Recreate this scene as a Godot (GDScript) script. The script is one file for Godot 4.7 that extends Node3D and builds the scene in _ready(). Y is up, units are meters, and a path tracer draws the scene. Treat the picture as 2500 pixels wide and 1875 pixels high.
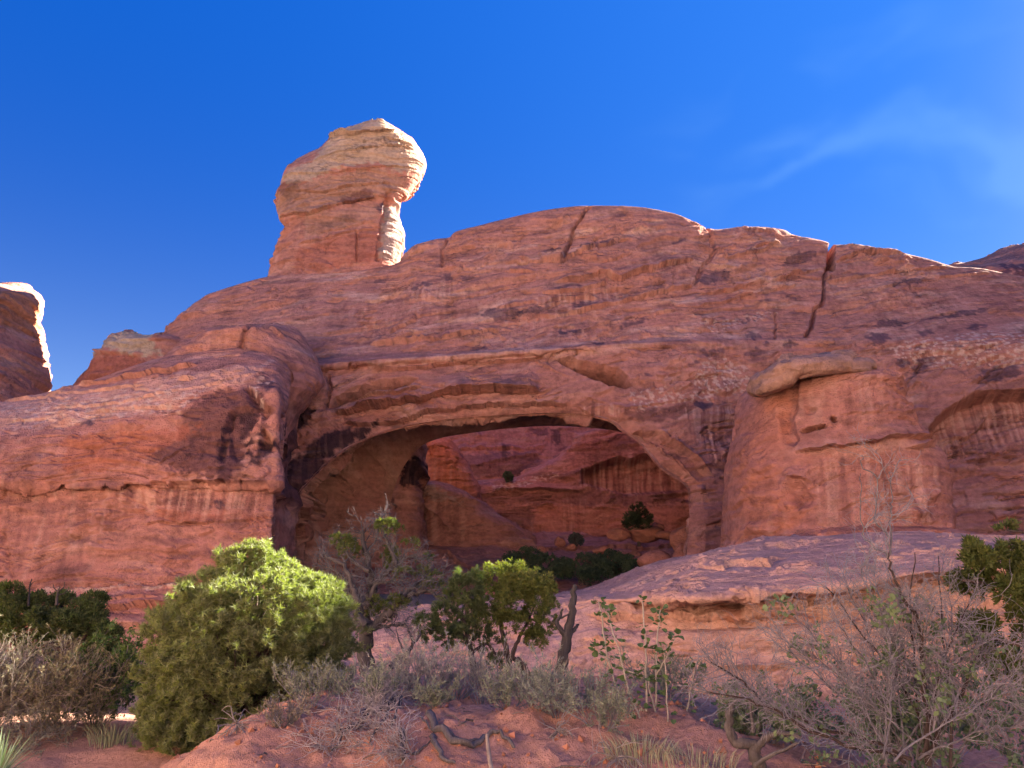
extends Node3D
# Desert scene: a natural arch in a sandstone fin, with a rock tower, buttresses and desert shrubs.

var N := {}          # noises by name
var M := {}          # materials by name
var rng := RandomNumberGenerator.new()

var NETS := {
	"fin": [44, 18, [-26.6,-0.251,-51,-27.25,4.35,-51,-27.87,7.98,-51.2,-28.53,11.17,-51.6,-29.06,13.83,-51.9,-29.02,12.45,-52.2,-29.18,11.14,-52.85,-28.98,11.57,-52.35,-29.86,12.38,-53.8,-30.89,13,-55.6,-31.83,13.67,-57.2,-32.82,14.38,-58.9,-33.42,14.84,-59.9,-34.1,15.22,-61.1,-34.1,14.62,-63.6,-34.1,11.22,-67.1,-34.1,6.85,-69.1,-34.1,0,-69.6,-24.27,-0.275,-51.68,-24.87,4.39,-51.67,-25.43,8.06,-51.88,-26.03,11.3,-52.27,-26.51,13.99,-52.57,-26.64,13.88,-52.88,-26.91,13.6,-53.52,-26.73,14.03,-53.02,-27.53,14.92,-54.48,-28.48,15.63,-56.27,-29.33,16.38,-57.88,-30.24,17.18,-59.57,-30.78,17.69,-60.57,-31.4,18.13,-61.77,-31.4,17.53,-64.27,-31.4,14.13,-67.77,-31.4,8.16,-69.77,-31.4,0,-70.27,-23.35,-0.285,-51.94,-23.92,4.4,-51.94,-24.46,8.1,-52.14,-25.04,11.35,-52.54,-25.5,14.05,-52.84,-25.7,14.53,-53.14,-26.02,14.75,-53.79,-25.84,15.17,-53.29,-26.62,16.1,-54.74,-27.55,17.11,-56.54,-28.41,18.17,-58.14,-29.32,19.3,-59.84,-29.86,20.05,-60.84,-30.48,20.63,-62.04,-30.48,20.03,-64.54,-30.48,16.63,-68.04,-30.48,9.28,-70.04,-30.48,0,-70.54,-22.82,-0.29,-52.09,-23.38,4.41,-52.09,-23.9,8.12,-52.29,-24.47,11.37,-52.69,-24.92,14.09,-52.99,-25.12,14.63,-53.29,-25.44,14.91,-53.94,-25.27,15.33,-53.44,-26.02,16.27,-54.89,-26.97,17.57,-56.69,-27.84,18.95,-58.29,-28.77,20.42,-59.99,-29.33,21.4,-60.99,-29.94,22.11,-62.19,-29.94,21.51,-64.69,-29.94,18.11,-68.19,-29.94,9.95,-70.19,-29.94,0,-70.69,-21.74,-0.301,-52.39,-22.27,4.43,-52.39,-22.78,8.15,-52.59,-23.31,11.43,-52.99,-23.74,14.16,-53.29,-23.95,14.83,-53.59,-24.26,15.22,-54.24,-24.1,15.65,-53.74,-24.81,16.6,-55.19,-25.76,18.27,-56.99,-26.63,20.04,-58.59,-27.55,21.93,-60.29,-28.11,23.22,-61.29,-28.72,24.1,-62.49,-28.72,23.5,-64.99,-28.72,20.1,-68.49,-28.72,10.84,-70.49,-28.72,0,-70.99,-20.52,-0.313,-52.73,-21.02,4.45,-52.73,-21.49,8.19,-52.93,-22,11.49,-53.33,-22.4,14.24,-53.62,-22.61,15.07,-53.93,-22.92,15.58,-54.58,-22.77,16.01,-54.08,-23.44,16.97,-55.53,-24.35,18.96,-57.33,-25.21,21.08,-58.93,-26.11,23.35,-60.63,-26.67,24.9,-61.62,-27.25,25.92,-62.82,-27.25,25.32,-65.32,-27.25,21.92,-68.82,-27.25,11.67,-70.82,-27.25,0,-71.32,-18.58,-0.332,-53.25,-19.03,4.47,-53.25,-19.46,8.26,-53.45,-19.91,11.59,-53.85,-20.28,14.36,-54.15,-20.49,15.43,-54.45,-20.78,16.15,-55.1,-20.65,16.58,-54.6,-21.25,17.56,-56.05,-22.09,19.76,-57.85,-22.88,22.09,-59.45,-23.71,24.59,-61.15,-24.23,26.31,-62.15,-24.75,27.43,-63.35,-24.75,26.83,-65.85,-24.75,23.43,-69.35,-24.75,12.35,-71.35,-24.75,0,-71.85,-16.31,-0.354,-53.85,-16.7,4.51,-53.85,-17.08,8.33,-54.05,-17.48,11.7,-54.45,-17.8,14.5,-54.75,-18,15.86,-55.05,-18.28,16.81,-55.7,-18.16,17.25,-55.2,-18.69,18.25,-56.65,-19.43,20.56,-58.45,-20.12,23.03,-60.05,-20.85,25.66,-61.75,-21.31,27.47,-62.75,-21.77,28.65,-63.95,-21.77,28.05,-66.45,-21.77,24.65,-69.95,-21.77,19,-71.95,-21.77,18.3,-72.45,-13.86,-0.36,-54,-14.2,4.51,-54,-14.52,8.35,-54.2,-14.86,11.73,-54.6,-15.13,14.54,-54.9,-15.32,16.14,-55.2,-15.57,17.31,-55.85,-15.47,17.74,-55.35,-15.92,18.76,-56.8,-16.54,21.04,-58.6,-17.13,23.45,-60.2,-17.75,26.04,-61.9,-18.13,27.82,-62.9,-18.52,28.99,-64.1,-18.52,28.39,-66.6,-18.52,24.99,-70.1,-18.52,19,-72.1,-18.52,18.3,-72.6,-11.53,-0.36,-54,-11.81,4.51,-54,-12.08,8.35,-54.2,-12.36,11.73,-54.6,-12.59,14.54,-54.9,-12.75,16.3,-55.2,-12.97,17.6,-55.85,-12.89,18.03,-55.35,-13.26,19.06,-56.8,-13.78,21.29,-58.6,-14.26,23.66,-60.2,-14.77,26.19,-61.9,-15.09,27.93,-62.9,-15.41,29.08,-64.1,-15.41,28.48,-66.6,-15.41,25.08,-70.1,-15.41,19,-72.1,-15.41,18.3,-72.6,-9.51,-0.36,-54,-9.74,4.51,-54,-9.96,8.35,-54.2,-10.19,11.73,-54.6,-10.38,14.54,-54.9,-10.52,16.4,-55.2,-10.71,17.79,-55.85,-10.64,18.22,-55.35,-10.95,19.26,-56.8,-11.37,21.54,-58.6,-11.77,23.97,-60.2,-12.2,26.57,-61.9,-12.46,28.35,-62.9,-12.73,29.52,-64.1,-12.73,28.92,-66.6,-12.73,25.52,-70.1,-12.73,19,-72.1,-12.73,18.3,-72.6,-7.8,-0.36,-54,-7.99,4.51,-54,-8.17,8.35,-54.2,-8.36,11.73,-54.6,-8.52,14.54,-54.9,-8.64,16.46,-55.2,-8.79,17.91,-55.85,-8.73,18.34,-55.35,-8.98,19.38,-56.8,-9.34,21.74,-58.6,-9.67,24.24,-60.2,-10.02,26.92,-61.9,-10.24,28.76,-62.9,-10.46,29.97,-64.1,-10.46,29.37,-66.6,-10.46,25.97,-70.1,-10.46,19,-72.1,-10.46,18.3,-72.6,-7.03,-0.36,-54,-7.2,4.51,-54,-7.36,8.35,-54.2,-7.53,11.73,-54.6,-7.67,14.54,-54.9,-7.78,16.49,-55.2,-7.91,17.96,-55.85,-7.86,18.39,-55.35,-8.09,19.43,-56.8,-8.42,22.03,-58.6,-8.72,24.78,-60.2,-9.05,27.74,-61.9,-9.26,29.78,-62.9,-9.46,31.1,-64.1,-9.46,30.5,-66.6,-9.46,27.1,-70.1,-9.46,19,-72.1,-9.46,18.3,-72.6,-6.25,-0.36,-54,-6.4,4.51,-54,-6.54,8.35,-54.2,-6.7,11.73,-54.6,-6.82,14.54,-54.9,-6.92,16.52,-55.2,-7.04,18.01,-55.85,-6.99,18.45,-55.35,-7.2,19.49,-56.8,-7.49,22.23,-58.6,-7.77,25.16,-60.2,-8.07,28.3,-61.9,-8.25,30.47,-62.9,-8.44,31.87,-64.1,-8.44,31.27,-66.6,-8.44,27.87,-70.1,-8.44,19,-72.1,-8.44,18.3,-72.6,-5.16,-0.36,-54,-5.29,4.51,-54,-5.4,8.35,-54.2,-5.53,11.73,-54.6,-5.63,14.54,-54.9,-5.71,16.56,-55.2,-5.82,18.09,-55.85,-5.78,18.52,-55.35,-5.95,19.56,-56.8,-6.19,22.4,-58.6,-6.42,25.42,-60.2,-6.67,28.66,-61.9,-6.83,30.91,-62.9,-6.98,32.34,-64.1,-6.98,31.74,-66.6,-6.98,28.34,-70.1,-6.98,19,-72.1,-6.98,18.3,-72.6,-4.17,-0.36,-54,-4.27,4.51,-54,-4.36,8.35,-54.2,-4.46,11.73,-54.6,-4.55,14.54,-54.9,-4.61,16.6,-55.2,-4.7,18.16,-55.85,-4.67,18.59,-55.35,-4.8,19.63,-56.8,-5,22.49,-58.6,-5.19,25.54,-60.2,-5.39,28.81,-61.9,-5.51,31.07,-62.9,-5.64,32.52,-64.1,-5.64,31.92,-66.6,-5.64,28.52,-70.1,-5.64,19,-72.1,-5.64,18.3,-72.6,-3.79,-0.36,-54,-3.89,4.51,-54,-3.97,8.35,-54.2,-4.06,11.73,-54.6,-4.14,14.54,-54.9,-4.2,16.61,-55.2,-4.28,18.18,-55.85,-4.25,18.61,-55.35,-4.37,19.66,-56.8,-4.56,22.64,-58.6,-4.73,25.82,-60.2,-4.92,29.24,-61.9,-5.03,31.61,-62.9,-5.14,33.12,-64.1,-5.14,32.52,-66.6,-5.14,29.12,-70.1,-5.14,19,-72.1,-5.14,18.3,-72.6,-2.36,-0.36,-54,-2.42,4.51,-54,-2.47,8.35,-54.2,-2.53,11.73,-54.6,-2.58,14.54,-54.9,-2.62,16.67,-55.2,-2.67,18.29,-55.85,-2.65,18.73,-55.35,-2.72,19.77,-56.8,-2.84,22.85,-58.6,-2.95,26.14,-60.2,-3.07,29.68,-61.9,-3.14,32.13,-62.9,-3.21,33.69,-64.1,-3.21,33.09,-66.6,-3.21,29.69,-70.1,-3.21,19,-72.1,-3.21,18.3,-72.6,-0.808,-0.36,-54,-0.828,4.51,-54,-0.847,8.35,-54.2,-0.866,11.73,-54.6,-0.882,14.54,-54.9,-0.896,16.74,-55.2,-0.912,18.42,-55.85,-0.906,18.85,-55.35,-0.933,19.91,-56.8,-0.973,23.08,-58.6,-1.01,26.48,-60.2,-1.05,30.14,-61.9,-1.08,32.68,-62.9,-1.1,34.29,-64.1,-1.1,33.69,-66.6,-1.1,30.29,-70.1,-1.1,19,-72.1,-1.1,18.3,-72.6,1.37,-0.36,-54,1.4,4.51,-54,1.43,8.35,-54.2,1.47,11.73,-54.6,1.49,14.54,-54.9,1.52,16.84,-55.2,1.55,18.6,-55.85,1.54,19.03,-55.35,1.58,20.09,-56.8,1.65,23.39,-58.6,1.71,26.91,-60.2,1.78,30.71,-61.9,1.83,33.36,-62.9,1.87,35.02,-64.1,1.87,34.42,-66.6,1.87,31.02,-70.1,1.87,19,-72.1,1.87,18.3,-72.6,3.85,-0.36,-54,3.95,4.51,-54,4.04,8.35,-54.2,4.13,11.73,-54.6,4.21,14.54,-54.9,4.28,16.95,-55.2,4.35,18.78,-55.76,4.35,19.3,-55.55,4.45,20.29,-56.76,4.65,23.67,-58.6,4.84,27.28,-60.2,5.03,31.17,-61.9,5.16,33.88,-62.9,5.28,35.58,-64.1,5.28,34.98,-66.6,5.28,31.58,-70.1,5.28,19,-72.1,5.28,18.3,-72.6,5.25,-0.36,-54,5.38,4.51,-54,5.5,8.35,-54.2,5.63,11.73,-54.6,5.73,14.54,-54.9,5.83,17.01,-55.2,5.93,18.88,-55.71,5.94,19.46,-55.66,6.07,20.41,-56.74,6.34,23.8,-58.6,6.59,27.41,-60.2,6.86,31.31,-61.9,7.03,34.02,-62.9,7.2,35.72,-64.1,7.2,35.12,-66.6,7.2,31.72,-70.1,7.2,19,-72.1,7.2,18.3,-72.6,7.27,-0.36,-54,7.45,4.51,-54,7.62,8.35,-54.2,7.8,11.73,-54.6,7.94,14.54,-54.9,8.07,17.1,-55.2,8.2,19.03,-55.64,8.25,19.68,-55.82,8.41,20.57,-56.71,8.79,23.94,-58.6,9.13,27.51,-60.2,9.5,31.36,-61.9,9.74,34.04,-62.9,9.96,35.72,-64.1,9.96,35.12,-66.6,9.96,31.72,-70.1,9.96,19,-72.1,9.96,18.3,-72.6,9.14,-0.36,-54,9.36,4.51,-54,9.57,8.35,-54.2,9.8,11.73,-54.6,9.98,14.54,-54.9,10.15,17.15,-55.2,10.31,19.12,-55.62,10.38,19.78,-55.84,10.57,20.67,-56.71,11.04,23.97,-58.6,11.47,27.46,-60.2,11.94,31.22,-61.9,12.23,33.84,-62.9,12.51,35.49,-64.1,12.51,34.89,-66.6,12.51,31.49,-70.1,12.51,19,-72.1,12.51,18.3,-72.6,11,-0.36,-54,11.27,4.51,-54,11.53,8.35,-54.2,11.79,11.73,-54.6,12.01,14.54,-54.9,12.22,17.21,-55.2,12.42,19.22,-55.62,12.5,19.88,-55.84,12.73,20.77,-56.71,13.29,23.92,-58.6,13.8,27.24,-60.2,14.35,30.82,-61.9,14.69,33.3,-62.9,15.03,34.88,-64.1,15.03,34.28,-66.6,15.03,30.88,-70.1,15.03,19,-72.1,15.03,18.3,-72.6,12.25,-0.36,-54,12.55,4.51,-54,12.83,8.35,-54.2,13.13,11.73,-54.6,13.37,14.54,-54.9,13.6,17.24,-55.2,13.83,19.28,-55.62,13.92,19.95,-55.84,14.17,20.83,-56.71,14.78,23.8,-58.6,15.34,26.92,-60.2,15.94,30.28,-61.9,16.31,32.6,-62.9,16.67,34.09,-64.1,16.67,33.49,-66.6,16.67,30.09,-70.1,16.67,19,-72.1,16.67,18.3,-72.6,13.62,-0.378,-54.5,13.95,4.54,-54.5,14.26,8.42,-54.7,14.59,11.82,-55.1,14.86,14.65,-55.4,15.12,17.38,-55.7,15.37,19.44,-56.12,15.47,20.11,-56.34,15.75,21,-57.21,16.41,23.82,-59.1,17.02,26.79,-60.7,17.66,29.96,-62.4,18.06,32.16,-63.4,18.46,33.57,-64.6,18.46,32.97,-67.1,18.46,29.57,-70.6,18.46,19,-72.6,18.46,18.3,-73.1,15.36,-0.4,-55.12,15.73,4.57,-55.12,16.09,8.49,-55.33,16.46,11.94,-55.73,16.76,14.8,-56.02,17.05,17.56,-56.33,17.33,19.64,-56.75,17.44,20.32,-56.97,17.75,21.22,-57.84,18.5,24.11,-59.73,19.18,27.15,-61.33,19.9,30.41,-63.02,20.35,32.66,-64.03,20.8,34.11,-65.22,20.8,33.51,-67.72,20.8,30.11,-71.22,20.8,15.35,-73.22,20.8,0,-73.72,17.09,-0.418,-55.61,17.51,4.6,-55.61,17.9,8.55,-55.81,18.32,12.03,-56.21,18.65,14.92,-56.51,18.97,17.7,-56.81,19.28,19.8,-57.24,19.41,20.48,-57.46,19.75,21.38,-58.32,20.58,24.31,-60.21,21.33,27.38,-61.81,22.13,30.69,-63.51,22.63,32.97,-64.51,23.13,34.43,-65.71,23.13,33.83,-68.21,23.13,30.43,-71.71,23.13,15.49,-73.71,23.13,0,-74.21,18.79,-0.428,-55.89,19.25,4.62,-55.89,19.68,8.59,-56.09,20.13,12.08,-56.49,20.5,14.98,-56.79,20.85,17.77,-57.09,21.19,19.88,-57.51,21.32,20.57,-57.73,21.7,21.48,-58.6,22.6,24.34,-60.49,23.42,27.35,-62.09,24.29,30.58,-63.79,24.83,32.8,-64.79,25.37,34.24,-65.99,25.37,33.64,-68.49,25.37,30.24,-71.99,25.37,15.41,-73.99,25.37,0,-74.49,19.54,-0.433,-56.01,20.02,4.62,-56.01,20.46,8.6,-56.21,20.93,12.1,-56.61,21.31,15.01,-56.91,21.68,17.81,-57.21,22.03,19.92,-57.64,22.18,20.61,-57.86,22.57,21.52,-58.72,23.49,24.28,-60.61,24.33,27.18,-62.21,25.22,30.28,-63.91,25.77,32.42,-64.91,26.33,33.8,-66.11,26.33,33.2,-68.61,26.33,29.8,-72.11,26.33,15.21,-74.11,26.33,0,-74.61,21.53,-0.444,-56.33,22.06,4.64,-56.33,22.55,8.64,-56.53,23.07,12.16,-56.93,23.49,15.09,-57.23,23.89,17.9,-57.53,24.28,20.03,-57.96,24.43,20.71,-58.18,24.86,21.63,-59.04,25.86,24.27,-60.93,26.77,27.04,-62.53,27.73,30,-64.23,28.33,32.03,-65.23,28.93,33.36,-66.43,28.93,32.76,-68.93,28.93,29.36,-72.43,28.93,15.01,-74.43,28.93,0,-74.93,22.57,-0.45,-56.5,23.12,4.65,-56.5,23.64,8.66,-56.7,24.18,12.19,-57.1,24.62,15.13,-57.4,25.04,17.95,-57.7,25.45,20.08,-58.12,25.61,20.77,-58.34,26.06,21.68,-59.21,27.1,24.23,-61.1,28.03,26.89,-62.7,29.02,29.73,-64.4,29.64,31.68,-65.4,30.26,32.96,-66.6,30.26,32.36,-69.1,30.26,28.96,-72.6,30.26,14.83,-74.6,30.26,0,-75.1,24.09,-0.441,-56.25,24.68,4.64,-56.25,25.23,8.63,-56.45,25.81,12.15,-56.85,26.28,15.07,-57.15,26.73,17.88,-57.45,27.16,20,-57.88,27.34,20.69,-58.09,27.82,21.6,-58.96,28.93,24.13,-60.85,29.93,26.79,-62.45,30.99,29.62,-64.15,31.65,31.57,-65.15,32.32,32.85,-66.35,32.32,32.25,-68.85,32.32,28.85,-72.35,32.32,14.78,-74.35,32.32,0,-74.85,25.3,-0.434,-56.05,25.91,4.62,-56.05,26.49,8.61,-56.25,27.1,12.11,-56.65,27.59,15.02,-56.95,28.07,17.82,-57.25,28.52,19.94,-57.67,28.71,20.62,-57.89,29.21,21.53,-58.76,30.37,23.96,-60.65,31.41,26.49,-62.25,32.52,29.2,-63.95,33.2,31.05,-64.95,33.89,32.28,-66.15,33.89,31.68,-68.65,33.89,28.28,-72.15,33.89,14.53,-74.15,33.89,0,-74.65,26.49,-0.427,-55.85,27.14,4.61,-55.85,27.74,8.58,-56.05,28.38,12.07,-56.45,28.9,14.97,-56.75,29.4,17.76,-57.05,29.88,19.87,-57.48,30.07,20.55,-57.7,30.6,21.46,-58.56,31.82,23.88,-60.45,32.91,26.41,-62.05,34.07,29.11,-63.75,34.78,30.96,-64.75,35.52,32.19,-65.95,35.52,31.59,-68.45,35.52,28.19,-71.95,35.52,14.49,-73.95,35.52,0,-74.45,27.53,-0.42,-55.67,28.2,4.6,-55.67,28.83,8.56,-55.88,29.5,12.04,-56.27,30.03,14.93,-56.57,30.56,17.71,-56.88,31.05,19.82,-57.3,31.25,20.5,-57.52,31.8,21.4,-58.38,33.06,23.7,-60.27,34.18,26.1,-61.88,35.37,28.67,-63.57,36.1,30.41,-64.58,36.86,31.59,-65.77,36.86,30.99,-68.27,36.86,27.59,-71.77,36.86,14.21,-73.77,36.86,0,-74.27,28.84,-0.411,-55.42,29.54,4.59,-55.42,30.2,8.53,-55.62,30.9,11.99,-56.02,31.46,14.87,-56.32,32.01,17.64,-56.62,32.53,19.73,-57.04,32.74,20.41,-57.26,33.32,21.32,-58.13,34.62,23.5,-60.02,35.78,25.77,-61.62,37.02,28.2,-63.32,37.78,29.85,-64.32,38.56,30.97,-65.52,38.56,30.37,-68.02,38.56,26.97,-71.52,38.56,13.94,-73.52,38.56,0,-74.02,30.2,-0.396,-55,30.94,4.57,-55,31.63,8.48,-55.2,32.37,11.91,-55.6,32.96,14.77,-55.9,33.53,17.52,-56.2,34.08,19.6,-56.62,34.3,20.27,-56.84,34.91,21.17,-57.71,36.26,23.2,-59.6,37.46,25.3,-61.2,38.74,27.53,-62.9,39.52,29.05,-63.9,40.34,30.1,-65.1,40.34,29.5,-67.6,40.34,26.1,-71.1,40.34,13.54,-73.1,40.34,0,-73.6,31.55,-0.381,-54.58,32.32,4.55,-54.58,33.04,8.43,-54.78,33.81,11.84,-55.18,34.43,14.67,-55.48,35.03,17.4,-55.78,35.6,19.47,-56.21,35.83,20.14,-56.43,36.48,21.03,-57.29,37.89,23.02,-59.18,39.15,25.07,-60.78,40.48,27.26,-62.48,41.3,28.75,-63.48,42.16,29.78,-64.68,42.16,29.18,-67.18,42.16,25.78,-70.68,42.16,13.4,-72.68,42.16,0,-73.18,34.21,-0.35,-53.73,35.05,4.5,-53.73,35.83,8.32,-53.93,36.67,11.68,-54.33,37.34,14.47,-54.63,38,17.16,-54.93,38.62,19.2,-55.36,38.88,19.86,-55.58,39.59,20.74,-56.44,41.11,22.51,-58.33,42.45,24.33,-59.93,43.88,26.28,-61.63,44.74,27.58,-62.63,45.68,28.52,-63.83,45.68,27.92,-66.33,45.68,24.52,-69.83,45.68,12.83,-71.83,45.68,0,-72.33,37.66,-0.308,-52.58,38.58,4.44,-52.58,39.44,8.18,-52.78,40.37,11.47,-53.18,41.12,14.2,-53.48,41.85,16.84,-53.78,42.54,18.83,-54.21,42.82,19.48,-54.43,43.62,20.35,-55.29,45.29,21.91,-57.18,46.75,23.5,-58.78,48.31,25.19,-60.48,49.25,26.32,-61.48,50.28,27.16,-62.68,50.28,26.56,-65.18,50.28,23.16,-68.68,50.28,12.22,-70.68,50.28,0,-71.18,43.43,-0.233,-50.5,44.49,4.33,-50.5,45.5,7.92,-50.7,46.58,11.08,-51.1,47.46,13.71,-51.4,48.31,16.25,-51.7,49.13,18.17,-52.12,49.46,18.8,-52.34,50.41,19.65,-53.21,52.34,20.89,-55.1,54.02,22.15,-56.7,55.81,23.48,-58.4,56.88,24.36,-59.4,58.09,25.06,-60.6,58.09,24.46,-63.1,58.09,21.06,-66.6,58.09,11.28,-68.6,58.09,0,-69.1,49.57,-0.142,-48,50.78,4.19,-48,51.94,7.61,-48.2,53.2,10.62,-48.6,54.22,13.12,-48.9,55.18,15.45,-49.2,56.11,17.21,-49.62,56.51,17.81,-49.84,57.64,18.63,-50.71,59.86,19.53,-52.6,61.78,20.42,-54.2,63.82,21.37,-55.9,65.03,21.97,-56.9,66.43,22.52,-58.1,66.43,21.92,-60.6,66.43,18.52,-64.1,66.43,10.13,-66.1,66.43,0,-66.6]],
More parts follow.
